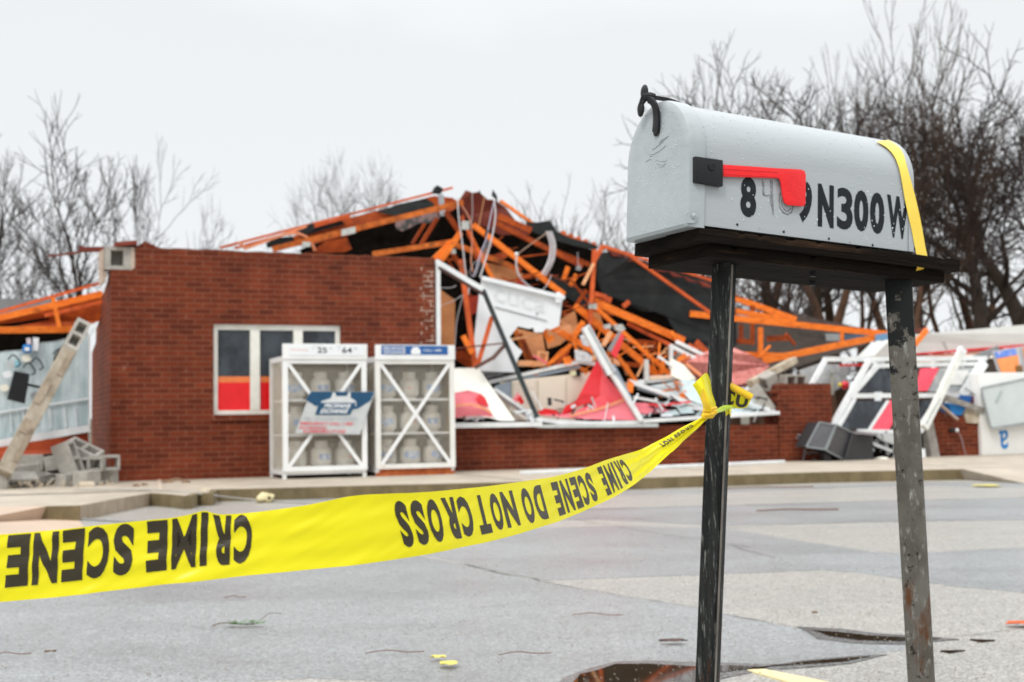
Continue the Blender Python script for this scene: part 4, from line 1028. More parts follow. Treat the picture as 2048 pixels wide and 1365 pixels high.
# frayed threads
add("frayed_strands", join(*[ribbon3([D(a, b, 2.655), D(c_, d_, 2.652), D(e_, f_, 2.655)], .0022, .0004, tuple(rgt)) for a, b, c_, d_, e_, f_ in
    ((1450, 820, 1453, 826, 1452, 832), (1455, 819, 1456, 825, 1454, 830), (1459, 818, 1460, 826, 1461, 833), (1462, 818, 1461, 823, 1458, 828))]), YEL, tape)
sheetmesh([[(1440, 762, 2.72), (1466, 773, 2.72), (1486, 783, 2.72), (1505, 793, 2.72)], [(1440, 790, 2.722), (1466, 795, 2.722), (1485, 799, 2.722), (1502, 799, 2.722)], [(1440, 812, 2.725), (1466, 816, 2.725), (1484, 817.5, 2.725), (1495, 814, 2.725)]], YEL, "far_loose_end", tape)
rl = tube(smoothpath([D(1450, 768, 2.705), D(1466, 775.5, 2.705), D(1488, 787, 2.705), D(1503, 795, 2.705)], 4), .0078, 12)
add("rolled_edge", rl, YELD, tape, smooth=60)
def tl(s, ax_, ay_, bx_, by_, cx_, cy_, d): 
    A, B, C_ = D(ax_, ay_, d), D(bx_, by_, d), D(cx_, cy_, d)
    add("lettering", text_at(s, lambda x, y: A + (B - A) * x + (C_ - A) * y, .05), INK, tape)
tl("U", 1469, 814, 1493, 817.5, 1475, 786, 2.714)
tl("C", 1449, 806, 1466, 812, 1455, 778, 2.714)

# ------------------------------------------------------------------ roof wreckage
PLATE = mat("nail_plate", (.62, .64, .60), (.45, .47, .44), rough=.45, metal=.4)
def G_(name, label, cat, parts, group=None, kind=None):
    """parts: (part name, geometry, material[, smooth]); one part makes a plain mesh, more make a thing with parts"""
    if len(parts) == 1:
        p = parts[0]; o = add(name, p[1], p[2], None, smooth=p[3] if len(p) > 3 else False)
        return tag(o, label, cat, group, kind)
    g = join(*[p[1] for p in parts]); xs = [v[0] for v in g[0]]; ys = [v[1] for v in g[0]]; zs = [v[2] for v in g[0]]
    t = thing(name, label, cat, ((min(xs) + max(xs)) / 2, (min(ys) + max(ys)) / 2, min(zs)), 0, group, kind)
    for p in parts: add(p[0], p[1], p[2], t, smooth=p[3] if len(p) > 3 else False)
    return t
TG = "broken roof trusses of the wrecked shop"; BG = "loose boards and rafters in the wreckage"
# collapsed roof decks seen from below and above; dark undersides have attic shade painted in
G_("roof_deck", "raised left roof slope with shade painted on its underside behind the brick front", "roof panel", [
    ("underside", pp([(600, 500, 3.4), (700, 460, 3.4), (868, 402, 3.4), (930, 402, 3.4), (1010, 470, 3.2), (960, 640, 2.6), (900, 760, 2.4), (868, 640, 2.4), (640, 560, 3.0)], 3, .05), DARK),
    ("plywood_band", pp([(540, 492, 1.9), (640, 452, 1.9), (760, 420, 1.9), (868, 392, 1.9), (905, 396, 1.9), (925, 410, 1.9), (900, 424, 1.85), (760, 447, 1.85), (700, 470, 1.85), (620, 490, 1.85)], 2, .03), WOODD),
    ("felt", pp([(752, 424, 1.83), (800, 408, 1.83), (852, 397, 1.83), (866, 406, 1.83), (870, 412, 1.8), (790, 432, 1.8)], 1.8, .012), FELT),
    ("felt", pp([(600, 462, 1.83), (640, 444, 1.83), (684, 442, 1.83), (690, 449, 1.83), (640, 462, 1.8), (600, 476, 1.8)], 1.8, .012), FELT),
    ("felt_flap", pp([(532, 487, 1.7), (552, 476, 1.7), (585, 473, 1.7), (590, 483, 1.7), (565, 492, 1.7), (535, 496, 1.7)], 1.7, .02), FELT),
    ("felt_flap", pp([(592, 462, 1.6), (618, 450, 1.6), (622, 446, 1.6), (629, 449, 1.6), (628, 460, 1.6), (612, 468, 1.6)], 1.6, .02), FELT),
    ("hanging_felt", pp([(790, 444, 1.2), (872, 424, 1.2), (880, 436, 1.2), (860, 446, 1.2), (838, 447, 1.2), (805, 463, 1.2), (793, 458, 1.2)], 1.2, .02), mat("ragged_underlay", (.24, .16, .15), (.05, .055, .055), rough=.7, scale=9, contrast=(.45, .55)))])
G_("roof_deck", "red brown plywood deck torn open at the ridge", "roof panel", [
    ("deck", pp([(918, 402, 2.2), (932, 381, 2.2), (946, 386, 2.2), (958, 384, 2.2), (975, 399, 2.3), (990, 400, 2.3), (1012, 416, 2.4), (1030, 440, 2.4), (1060, 470, 2.4), (1000, 470, 2.4), (925, 432, 2.3)], 2, .03), BROWN),
    ("splinter", pp([(958, 388, 2.1), (959, 380, 2.1), (962, 389, 2.1)], 2, .02), DARK),
    ("splinter", pp([(984, 392, 2.0), (986, 380, 2.0), (993, 390, 2.0), (996, 402, 2.0)], 2, .02), FELT)])
def undul(pts, v, a=.12):
    return [(x, y, v + a * noise.noise(Vector((x * .02, y * .02, 3)))) for x, y in pts]
G_("roof_deck", "big sheet of dark grey roofing felt slumped on the right of the wreck", "roof panel", [
    ("felt", pp(undul([(1196, 506), (1230, 503), (1262, 516), (1300, 526), (1350, 540), (1424, 556), (1470, 590), (1474, 690), (1440, 712), (1424, 704), (1400, 700), (1388, 692), (1362, 676), (1344, 652), (1334, 634), (1312, 624), (1285, 622), (1262, 612), (1230, 596), (1206, 588), (1196, 560)], 2.0), 2, .04), FELT),
    ("felt_ridge", pp([(1052, 444, 1.7), (1076, 445, 1.7), (1100, 441, 1.7), (1112, 462, 1.7), (1140, 476, 1.7), (1180, 486, 1.7), (1198, 494, 1.7), (1190, 500, 1.7), (1150, 492, 1.7), (1100, 478, 1.7), (1076, 468, 1.7), (1062, 462, 1.7)], 1.7, .03), FELT),
    ("shingle_edge", join(*[pp([(1118 + i * 15, 466 + i * 5.6, 1.75), (1128 + i * 15, 461 + i * 5.6, 1.75), (1136 + i * 15, 472 + i * 5.6, 1.75), (1122 + i * 15, 474 + i * 5.6, 1.75)], 1.75, .02) for i in range(5)]), WOODR),
    ("torn_hem", join(*[pp([(1215 + i * 30, 498 + i * 10.5, 1.95), (1232 + i * 30, 505 + i * 10 + (i % 3) * 2, 1.95), (1248 + i * 30, 513 + i * 10.5, 1.95), (1226 + i * 30, 513 + i * 10, 1.95)], 1.95, .03) for i in range(9)]), BROWN),
    ("lower_felt", pp([(1090, 560, 1.7), (1112, 552, 1.7), (1140, 566, 1.7), (1180, 588, 1.7), (1188, 606, 1.7), (1176, 622, 1.7), (1140, 598, 1.7), (1105, 580, 1.7)], 1.7, .03), FELT)])
G_("roof_deck", "attic underside with painted-in shade between the ridge and the slumped felt", "roof panel", [("underside", pp([(925, 420, 3.2), (1012, 430, 3.2), (1080, 470, 3.2), (1200, 505, 3.2), (1300, 600, 3.0), (1420, 700, 3.0), (1420, 770, 2.8), (1180, 770, 2.6), (920, 760, 2.8), (905, 520, 3.1)], 3, .05), DARK)])
# trusses
WOOD2 = mat("weathered_orange_wood", (.70, .19, .035), (.42, .085, .014), rough=.6, scale=6, bump=.5, bscale=25, spec=.2, c3=(.16, .05, .015), c3scale=4, c3amt=(.5, .66))
def B(n, x0, y0, x1, y1, w, v0, v1=None, m=WOOD, t=.04):
    if m is WOOD and (int(x0) * 7 + int(y0)) % 3 == 0: m = WOOD2
    if w > 8: w *= .86
    return (n, pb(x0, y0, x1, y1, w, v0, v1, t), m)
def plate(x, y, v, w=14, h=18, sl=0): return ("nail_plate", pp([(x - w / 2, y - h / 2 + sl), (x + w / 2, y - h / 2 - sl), (x + w / 2, y + h / 2 - sl), (x - w / 2, y + h / 2 + sl)], v - .035, .006), PLATE)
G_("roof_truss", "nearest orange roof truss rising to the ridge behind the brick wall", "roof truss", [
    B("top_chord", 545, 499, 926, 405, 13, .75, .6), B("bottom_chord", 745, 509, 905, 484, 12, .8, .75), B("web", 866, 521, 903, 484, 13, .70), B("web", 882, 521, 921, 466, 13, .66),
    B("web", 842, 489, 874, 437, 9, 1.0, m=WOODD), B("web", 824, 489, 850, 447, 6, 1.4, m=WOODD), B("web", 891, 424, 920, 466, 12, .80, m=WOODD), plate(697, 463, .64, 28, 13, 3), plate(613, 489, .66, 16, 10), ("hanger_plate", pp([(876, 389, 1.1), (887, 389, 1.1), (891, 432, 1.1), (880, 432, 1.1)], 1.1, .01), GREYF)], TG)
G_("roof_truss", "thin upper orange rafter along the left roof edge with a black cap", "roof truss", [
    B("rafter", 440, 496, 905, 376, 4.5, 1.6, 1.7, WOODR), ("edge_cap", pp([(868, 384, 1.55), (875, 371, 1.55), (886, 377, 1.55), (884, 386, 1.55)], 1.5, .15), FELT), B("under_rafter", 470, 497, 700, 434, 5, 1.75, 1.8, WOODR)], TG)
G_("roof_truss", "long orange truss falling right from the ridge into the debris", "roof truss", [
    B("top_chord", 946, 450, 1128, 590, 13, .95, .85), B("top_chord", 990, 446, 1165, 533, 12, 1.5, 1.4, WOODD), B("blocking", 996, 433, 1062, 462, 15, 1.6, 1.5, WOODD), B("bottom_chord", 905, 487, 1040, 540, 12, 1.1, 1.0),
    B("web", 937, 466, 987, 562, 9, .75), B("web", 923, 432, 960, 520, 5, .72, m=WOODR), B("web", 899, 500, 932, 548, 10, .9, m=WOODD), plate(931, 451, .6, 15, 17), plate(907, 503, .7, 9, 10)], TG)
G_("broken_rafter", "red orange post standing upright inside the open shop front", "board", [B("post", 921, 520, 951, 740, 11, .45, .3, WOODR)], BG)
G_("broken_rafter", "short thick orange board beside the upright post near the blue cage header", "board", [B("x", 926, 672, 944, 708, 12, .30, .25, WOOD)], BG)
G_("broken_rafter", "slanting orange strut crossing the white wrecked sign", "board", [B("x", 984, 634, 955, 732, 9, .12, .10, WOODR)], BG)
G_("broken_rafter", "thin reddish lath lying across the white sign's foot", "board", [B("x", 905, 698, 1006, 687, 3, .08, .10, BROWN)], BG)
G_("broken_rafter", "dark brown curved board at the foot of the white sign", "board", [("x", join(pb(1010, 690, 985, 718, 7, .05, .05), pb(986, 716, 950, 736, 7, .052, .06)), mat("dark_board", (.16, .08, .065), (.10, .04, .03), rough=.6))], BG)
G_("roof_truss", "upright orange truss post forked at the top beside the dark felt", "roof truss", [
    B("post", 1189, 500, 1180, 648, 9, .75, .7, WOODR), B("fork", 1206, 492, 1187, 524, 8, .72, .74, WOODR), B("splinter", 1187, 528, 1166, 570, 5, .70, m=WOODP), plate(1182, 612, .66, 9, 12), plate(1190, 613, .64, 8, 11)], TG)
G_("roof_truss", "heavy orange truss running right from the forked post under the felt", "roof truss", [
    B("top_chord", 1190, 605, 1368, 682, 17, .9, 1.1), B("bottom_chord", 1150, 612, 1318, 752, 15, .8, .8), B("web", 1187, 612, 1338, 748, 8, .72), B("web", 1256, 648, 1344, 692, 7, 1.1, m=WOODR), B("web", 1255, 683, 1312, 688, 12, 1.4, m=WOODD),
    B("web", 1240, 728, 1296, 732, 10, 1.4, m=WOODD), B("web", 1278, 712, 1322, 692, 4, 1.2, m=WOODD), B("end_block", 1342, 664, 1352, 680, 10, .95)], TG)
G_("roof_truss", "lower orange truss crossing between the white sign and the leaning frame", "roof truss", [
    B("chord", 1100, 653, 1186, 702, 15, .7, .65), B("web", 1167, 644, 1146, 676, 12, .62), B("web", 1142, 690, 1094, 732, 9, .55, m=WOOD), B("web", 1137, 700, 1108, 738, 6, .6, m=WOODR), B("web", 1133, 706, 1138, 742, 6, .7, m=WOODD),
    B("chord", 1040, 668, 1070, 735, 8, .75, m=WOODD), B("chord", 1030, 662, 1062, 732, 8, .9), B("rail", 1036, 727, 1090, 728, 13, .5, .5, WOODP), B("lath", 1020, 680, 1075, 670, 5, .45, m=WOODP)], TG)
G_("broken_rafter", "orange board ending just above the leaning white frame", "board", [B("x", 1233, 710, 1272, 764, 9, .6)], BG)
G_("broken_rafter", "long thin orange rafter lying down the dark felt sheet", "board", [("x", join(pb(1207, 494, 1256, 509, 6, 1.5, 1.55), pb(1254, 508, 1440, 640, 6, 1.55, 1.6)), WOODR)], BG)
G_("broken_rafter", "thin orange edge board along the top of the dark felt", "board", [B("x", 1205, 492, 1425, 562, 5, 1.75, 1.8, WOODR)], BG)
G_("broken_rafter", "pale orange folded lath at the left foot of the roof", "board", [("x", join(pb(478, 484, 492, 499, 5, 1.0), pb(490, 498, 612, 453, 5, 1.0, 1.1)), mat("salmon_wood", (.85, .30, .14), rough=.5))], BG)
G_("broken_rafter", "bent orange board arching over the wall top", "board", [("x", ribbon3([W(572, 469, .95), W(596, 468, .95), (W(618, 479, .95)), W(630, 502, .95)], .05, .03, tuple(N)), mat("salmon_wood", (.85, .30, .14)))], BG)
G_("plywood_piece", "orange plywood piece standing behind the middle of the wall top", "plywood", [("x", pp([(622, 503), (650, 484), (694, 475), (704, 498), (690, 505), (640, 506)], 1.0, .02), WOODD)])
G_("broken_rafter", "upper of three rafters hanging below the ridge to the right", "board", [B("x", 1000, 402, 1066, 448, 6, 1.9, 1.8, WOOD)], BG)
G_("broken_rafter", "dark orange rafter low in the attic near the forked post", "board", [B("x", 1100, 498, 1178, 530, 11, 1.9, 1.9, WOODD)], BG)
G_("broken_rafter", "short stub hanging left of the forked post", "board", [B("x", 1140, 572, 1153, 550, 8, 1.3, m=WOOD)], BG)
G_("broken_rafter", "second short stub closest to the forked post", "board", [B("x", 1127, 560, 1136, 534, 8, 1.35, m=WOOD)], BG)
G_("broken_rafter", "splintered red orange boards poking from under the felt", "board", [B("splinter", 1190, 592, 1222, 602, 14, 1.5, m=WOODR), B("splinter", 1246, 614, 1258, 604, 10, 1.6, m=WOODR), B("splinter", 1190, 588, 1212, 594, 8, 1.45, m=WOODR)], BG)
G_("broken_rafter", "broken red orange board ends under the right end of the felt", "board", [B("splinter", 1377, 690, 1395, 700, 7, 1.2, m=WOODR), B("splinter", 1392, 684, 1414, 706, 14, 1.8, m=WOODR), B("splinter", 1344, 676, 1366, 684, 8, 1.2, m=WOODR)], BG)
G_("roof_truss", "flattened orange truss stretching right between the two mailbox posts", "roof truss", [
    B("top_chord", 1440, 586, 1592, 640, 14, 3.0, 2.8), B("second_chord", 1440, 617, 1590, 643, 12, 2.6, 2.4), B("middle_chord", 1380, 628, 1790, 670, 14, 2.0, 1.6, WOOD), B("bottom_chord", 1526, 722, 1768, 672, 15, 1.2, 1.5, WOOD),
    B("web", 1521, 655, 1521, 708, 11, 1.8), B("web", 1505, 612, 1505, 690, 8, 2.8, m=WOODD), B("web", 1482, 650, 1482, 678, 9, 2.7, m=WOODD), B("web", 1684, 664, 1684, 684, 6, 2.0), B("rail", 1430, 681, 1505, 684, 12, 2.6, m=WOODD),
    B("rail", 1430, 708, 1566, 712, 13, 1.9), B("rail", 1534, 678, 1580, 676, 13, 2.7, m=WOODD), B("diagonal", 1518, 716, 1540, 692, 4, 1.5), B("diagonal", 1571, 668, 1590, 690, 5, 2.2, m=WOODD), ("sill_plate", pp([(1752, 670), (1776, 666), (1776, 680), (1752, 682)], 1.4, .03), mat("blue_offcut", (.16, .32, .52), rough=.5))], TG)
G_("broken_rafter", "orange board end poking up right of the grey post", "board", [B("x", 1829, 690, 1854, 660, 12, 1.3, 1.5, WOOD)], BG)
G_("broken_rafter", "dark red board meeting the board end right of the grey post", "board", [B("x", 1800, 664, 1848, 660, 8, 1.9, 2.2, BROWN)], BG)
G_("roof_deck", "dark fallen roof sheet behind the flattened right truss", "roof panel", [
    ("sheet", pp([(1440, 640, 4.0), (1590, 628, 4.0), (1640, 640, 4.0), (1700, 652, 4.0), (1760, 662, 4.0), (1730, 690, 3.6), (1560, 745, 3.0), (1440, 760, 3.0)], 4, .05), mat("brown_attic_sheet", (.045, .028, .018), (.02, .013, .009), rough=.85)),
    ("felt_edge", pp([(1586, 622, 3.6), (1610, 632, 3.6), (1680, 648, 3.6), (1720, 660, 3.6), (1650, 654, 3.6), (1590, 642, 3.6)], 3.6, .03), mat("brown_shingle", (.10, .07, .06), (.05, .035, .03), rough=.8)),
    ("grey_scrap", pp([(1652, 668, 3.2), (1682, 668, 3.2), (1680, 682, 3.2), (1654, 682, 3.2)], 3.2, .03), GREY), ("blue_scrap", pp([(1688, 670, 3.1), (1740, 668, 3.1), (1738, 680, 3.1), (1690, 682, 3.1)], 3.1, .03), mat("slate_blue_sheet", (.05, .09, .14), rough=.5))])
# plywood and board sheets inside the opening
G_("plywood_sheet", "tall tan plywood sheet just right of the brick wall", "plywood", [("x", pp([(876, 575, 1.1), (895, 590, 1.1), (910, 600, 1.1), (909, 712, 1.0), (880, 716, 1.0)], 1, .02), PLY)])
G_("plywood_sheet", "tan plywood sheet wedged above the white sign", "plywood", [("x", pp([(966, 524, 1.15), (1010, 534, 1.15), (1046, 548, 1.15), (1040, 575, 1.1), (984, 562, 1.1)], 1, .02), PLY)])
G_("plywood_sheet", "large tan sheet sagging below the white sign", "plywood", [("x", pp([(1028, 655, 1.0), (1060, 664, 1.0), (1085, 668, 1.0), (1094, 722, .8), (1062, 712, .8), (1040, 690, .9)], 1, .02), PLY)])
G_("plywood_sheet", "tan sheet lying right of the white sign under the trusses", "plywood", [("x", pp([(1088, 662, 1.1), (1120, 640, 1.2), (1150, 622, 1.2), (1158, 660, 1.1), (1120, 690, 1.0), (1096, 698, 1.0)], 1, .02), PLY)])
G_("plywood_sheet", "dark tan panel in the gap beside the forked post", "plywood", [("x", pp([(1186, 622, 1.3), (1200, 628, 1.3), (1208, 655, 1.3), (1188, 650, 1.3)], 1, .02), PLY)])
G_("red_board", "dark red board left of the white sign", "board", [("x", pp([(938, 594), (962, 590), (958, 622), (942, 632)], .75, .02), mat("brick_red_board", (.42, .03, .005), (.3, .02, .004), rough=.6))])
G_("red_board", "dark red triangular board above the white sign's top edge", "board", [("x", pp([(1034, 558), (1040, 560), (1068, 580), (1032, 572)], .9, .02), mat("brick_red_board", (.42, .03, .005)))])
G_("bent_board", "brown folded board in the gap right of the blue-header cage", "board", [("x", join(pp([(906, 704), (930, 700), (945, 722), (908, 716)], .5, .02), pp([(908, 716), (940, 716), (960, 735), (940, 740)], .6, .02)), WOODD)])
# torn white sign
sg = [(966, 554), (1126, 593), (1118, 652), (1101, 660), (1093, 657), (1085, 665), (1070, 665), (1067, 656), (1058, 658), (1036, 653), (1019, 674), (1030, 690), (1045, 703), (1036, 717), (1030, 745), (955, 742), (948, 690), (960, 583)]
sign = G_("torn_sign", "big torn white sign panel hanging skewed in the wreck", "sign", [
    ("face", pp([(x, y, .32) for x, y in sg], .32, .03), WHITE2), ("top_flange", pb(964, 557, 1128, 596, 8, .28, .28, .06), WHITE2), ("corner_bracket", pp([(1110, 588), (1118, 584), (1128, 592), (1124, 604), (1112, 606)], .26, .02), WHITE2),
    ("groove", pb(990, 614, 1094, 642, 2.2, .31, .31, .012), mat("sign_groove", (.45, .47, .48), rough=.5)), ("screw", pb(1073, 627, 1076, 629, 3, .31, .31, .012), GREY)])
A_, B_, C_ = W(988, 602, .312), W(1090, 628, .312), W(990, 575, .312)
add("faint_lettering", text_at("cuca", lambda x, y: A_ + (B_ - A_) * x + (C_ - A_) * y * .95, .0), mat("ghost_lettering", (.75, .78, .80), rough=.5), sign)
# cables and conduits
WG = "cables hanging from the torn roof"
G_("hanging_cable", "pale cable dropping from the ridge beside the upright post", "cable", [("x", pipe([(915, 396), (918, 440), (925, 490), (932, 550), (938, 570), (936, 590)], .011, .4), WIRE, 60)], WG)
G_("hanging_cable", "orange tinted cable just right of the ridge post", "cable", [("x", pipe([(924, 412), (940, 440), (944, 480), (942, 520), (946, 545)], .008, .38), mat("orange_cable", (.75, .32, .2), rough=.5), 60)], WG)
G_("hanging_cable", "thin cable loop over the tan plywood", "cable", [("x", pipe([(880, 576), (900, 576), (912, 572)], .005, .35), WIRE, 60)], WG)
G_("hanging_cable", "long thin wire crossing the frame's upper corner", "cable", [("x", pipe([(880, 612), (905, 603), (926, 590)], .005, .3), WIRE, 60)], WG)
G_("hanging_cable", "thin wire running down the plywood's right edge", "cable", [("x", pipe([(926, 592), (914, 640), (910, 690)], .005, .3), WIRE, 60)], WG)
G_("hanging_cable", "pair of white cables from the ridge peak to the white sign", "cable", [("cable", pipe([(988, 400), (991, 430), (985, 470), (974, 510), (960, 555)], .012, .35), WIRE, 60), ("cable", pipe([(989, 400), (980, 440), (972, 480), (962, 505), (950, 545), (945, 552)], .009, .42), mat("lilac_cable", (.5, .48, .60), rough=.5), 60), ("tape_wrap", pipe([(974, 460), (972, 468), (970, 473)], .016, .42), FELT)], WG)
G_("hanging_cable", "dark looped wire beside the paired white cables", "cable", [("x", pipe([(978, 480), (962, 520), (950, 552), (940, 548), (945, 530), (958, 520)], .007, .5), GREY, 60)], WG)
G_("conduit_bundle", "bundle of pale conduits curving down from the felt ridge", "conduit", [("conduit", pipe([(1093 + d, 463), (1101 + d, 490), (1098 + d, 520), (1086 + d, 545), (1074 + d, 560)], .016, .9 + .02 * i), WIRE, 60) for i, d in enumerate((0, 5, 9))])
G_("hanging_lamp_cable", "white bulb holder on a curved cable above the torn sign", "lamp cable", [("cord", pipe([(1094, 466), (1060, 490), (1036, 508)], .006, .75), mat("tan_cord", (.5, .32, .22), rough=.5), 60), ("holder", ball(W(1033, 509, .7), .030, 8), WHITE, 60), ("conduit", pipe([(1033, 512), (1033, 535), (1040, 555), (1062, 576), (1084, 582)], .014, .7), WIRE, 60)])
G_("hanging_cable", "thin vertical wire from the roof deck with a small grey box", "cable", [("wire", pipe([(1155, 505), (1157, 535)], .004, 1.2), WIRE), ("box", pb(1157, 532, 1157, 541, 8, 1.2, 1.2, .05), GREY)], WG)
G_("hanging_cable", "thin wire curling below the conduit bundle", "cable", [("x", pipe([(1103, 550), (1094, 570), (1082, 584)], .006, .7), WIRE, 60)], WG)
G_("hanging_cable", "fine wire falling from the ridge deck", "cable", [("x", pipe([(944, 386), (945, 420), (942, 460)], .004, .6), WIRE)], WG)
G_("hanging_cable", "second fine wire falling from the ridge deck, right of the first", "cable", [("x", pipe([(969, 392), (962, 430), (956, 458)], .004, .6), WOODP)], WG)

# ------------------------------------------------------------------ shop-front frames, awning cloth, cabinets
FG = "bent white shop-front frame pieces"
G_("window_frame", "collapsed white window frame standing beside the brick wall with a black gasket edge", "window frame", [
    ("jamb", pb(874, 521, 876, 852, 9, .06, .06, .10), WHITE), ("jamb_edge", pb(868, 523, 869.5, 850, 4, .10, .10, .08), GREYF), ("head", pb(871, 524, 971, 584, 10, .05, .0, .09), WHITE), ("head_gasket", pb(876, 536, 968, 590, 4, .02, -.02, .04), mat("brown_gasket", (.06, .02, .015), rough=.5)),
    ("leaning_jamb", pb(966, 580, 1077, 842, 7, -.02, .02, .06), GASK)])
G_("window_sill", "long white sill on the low wall right of the cages", "window sill", [("x", pb(905, 851.5, 1079, 849, 10, -.02, -.02, .2), WHITE)], FG)
G_("window_sill", "white sill bowed upwards in the middle of the low wall", "window sill", [("x", join(pb(1074, 839, 1110, 844, 8, -.02, -.02, .12), pb(1108, 844, 1180, 848, 9, -.021, -.02, .12), pb(1178, 848, 1282, 846, 9, -.022, -.02, .12)), WHITE)], FG)
G_("window_sill", "grey flashing strip just under the bowed sill", "window sill", [("x", pb(1070, 853, 1310, 851, 7, -.01, -.01, .2), mat("grey_white_flashing", (.55, .58, .57), rough=.4))], FG)
G_("window_sill", "white sill reaching from the leaning frame to the brick pier", "window sill", [("x", pb(1280, 843, 1553, 826, 7, -.02, .0, .18), WHITE)], FG)
G_("window_frame", "large white frame leaning over the red awning cloth", "window frame", [
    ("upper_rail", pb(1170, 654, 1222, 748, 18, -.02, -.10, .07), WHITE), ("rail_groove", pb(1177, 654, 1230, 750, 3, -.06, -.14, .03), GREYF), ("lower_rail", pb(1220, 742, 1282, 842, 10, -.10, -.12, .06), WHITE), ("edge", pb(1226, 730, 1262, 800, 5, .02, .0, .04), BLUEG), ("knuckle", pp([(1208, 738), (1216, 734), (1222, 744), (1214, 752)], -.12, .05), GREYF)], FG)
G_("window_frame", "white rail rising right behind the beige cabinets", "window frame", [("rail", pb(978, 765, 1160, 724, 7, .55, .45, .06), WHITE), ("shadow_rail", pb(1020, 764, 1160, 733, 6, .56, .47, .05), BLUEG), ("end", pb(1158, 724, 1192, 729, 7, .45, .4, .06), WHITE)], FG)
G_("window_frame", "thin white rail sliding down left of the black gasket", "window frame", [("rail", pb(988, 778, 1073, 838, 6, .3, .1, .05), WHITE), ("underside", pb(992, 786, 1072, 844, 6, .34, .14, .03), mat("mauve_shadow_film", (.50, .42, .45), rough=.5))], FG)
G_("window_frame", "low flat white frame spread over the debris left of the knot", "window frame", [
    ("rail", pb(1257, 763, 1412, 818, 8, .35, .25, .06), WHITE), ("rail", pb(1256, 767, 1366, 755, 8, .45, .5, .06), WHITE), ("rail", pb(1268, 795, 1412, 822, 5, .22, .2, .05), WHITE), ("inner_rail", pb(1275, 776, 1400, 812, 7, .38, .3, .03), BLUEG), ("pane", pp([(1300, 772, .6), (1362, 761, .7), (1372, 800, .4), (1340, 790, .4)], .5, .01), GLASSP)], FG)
G_("window_frame", "small white double-railed frame standing near the pink insulation", "window frame", [
    ("rail", pb(1340, 692, 1398, 722, 8, .75, .7, .06), WHITE), ("rail", pb(1352, 684, 1409, 712, 7, .8, .75, .06), WHITE), ("post", pb(1342, 690, 1342, 738, 6, .75, .72, .06), WHITE), ("pane", pp([(1348, 700), (1392, 724), (1388, 738), (1350, 726)], .85, .01), mat("grey_pane", (.38, .38, .35), rough=.2))], FG)
G_("white_lath", "short white rail sticking up left of the cream panel", "rail", [("x", pb(1316, 713, 1345, 734, 5, .5, .45, .04), WHITE)], FG)
G_("white_lath", "short grey-white upright in front of the dark gap", "rail", [("x", pb(1292.5, 720, 1293, 762, 9, .45, .42, .04), mat("dull_white_rail", (.6, .6, .57), rough=.5))], FG)
G_("window_frame", "white frame end resting on the wall right of the left mailbox post", "window frame", [("rail", pb(1440, 790, 1557, 826, 7, .28, .10, .05), WHITE), ("rail", pb(1462, 828, 1556, 826, 6, .05, .05, .08), WHITE), ("pane", pp([(1462, 806, .3), (1500, 812, .3), (1540, 824, .2), (1462, 825, .2)], .3, .008), GLASSP)], FG)
G_("cream_panel", "cream board leaning right of the dull white upright", "panel", [("x", pp([(1341, 716, .5), (1368, 730, .5), (1392, 758, .45), (1366, 762, .4), (1343, 752, .4)], .5, .025), CREAM)])
G_("glass_sheet", "pale glass sheet tilted beside the tape knot", "glass", [("x", pp([(1362, 760, .35), (1390, 760, .35), (1410, 812, .2), (1380, 800, .2), (1366, 785, .3)], .3, .008), GLASSP)])
G_("glass_sheet", "pale glass fragments lying on the white sill", "glass", [("x", join(pp([(1352, 812), (1370, 806), (1390, 826), (1362, 828)], .05, .006), pp([(1330, 824), (1352, 820), (1360, 830), (1326, 832)], .04, .006)), GLASSP)])
def cloth(pts, v, m, t=.008, amp=.05):
    return pp([(x, y, v + amp * noise.noise(Vector((x * .03, y * .03, 1)))) for x, y in pts], v, t)
G_("awning_cloth", "big crumpled red awning cloth with an orange stripe in the middle of the low wall", "awning cloth", [
    ("left_fold", cloth([(1195, 719), (1204, 732), (1200, 790), (1186, 806), (1150, 815), (1128, 826), (1150, 806), (1160, 788), (1172, 765)], .12, RED), RED),
    ("right_fold", pp([(1205, 733, .10), (1212, 752, .08), (1240, 785, .04), (1272, 840, .0), (1186, 838, .02), (1150, 824, .06), (1186, 806, .11), (1198, 790, .12)], .1, .008), mat("mid_red_vinyl", (.88, .12, .15), (.80, .08, .10), rough=.4, scale=2)),
    ("pink_hem", pp([(1248, 802, .02), (1260, 822, .01), (1272, 841, -.005), (1190, 839, .0), (1110, 834, .02), (1082, 829, .02), (1130, 829, .02), (1190, 818, .03)], .0, .006), PINK),
    ("stripe", join(pb(1140, 832, 1200, 818, 5, .0, .0, .01), pb(1198, 818.5, 1250, 799, 5, .0, .0, .01)), STRIPE),
    ("dark_fold", cloth([(1075, 824), (1090, 817), (1108, 820), (1132, 832), (1100, 833), (1080, 830)], .03, DRED), DRED), ("dark_fold", cloth([(1120, 832), (1132, 812), (1150, 804), (1158, 812), (1142, 826)], .04, DRED), DRED)])
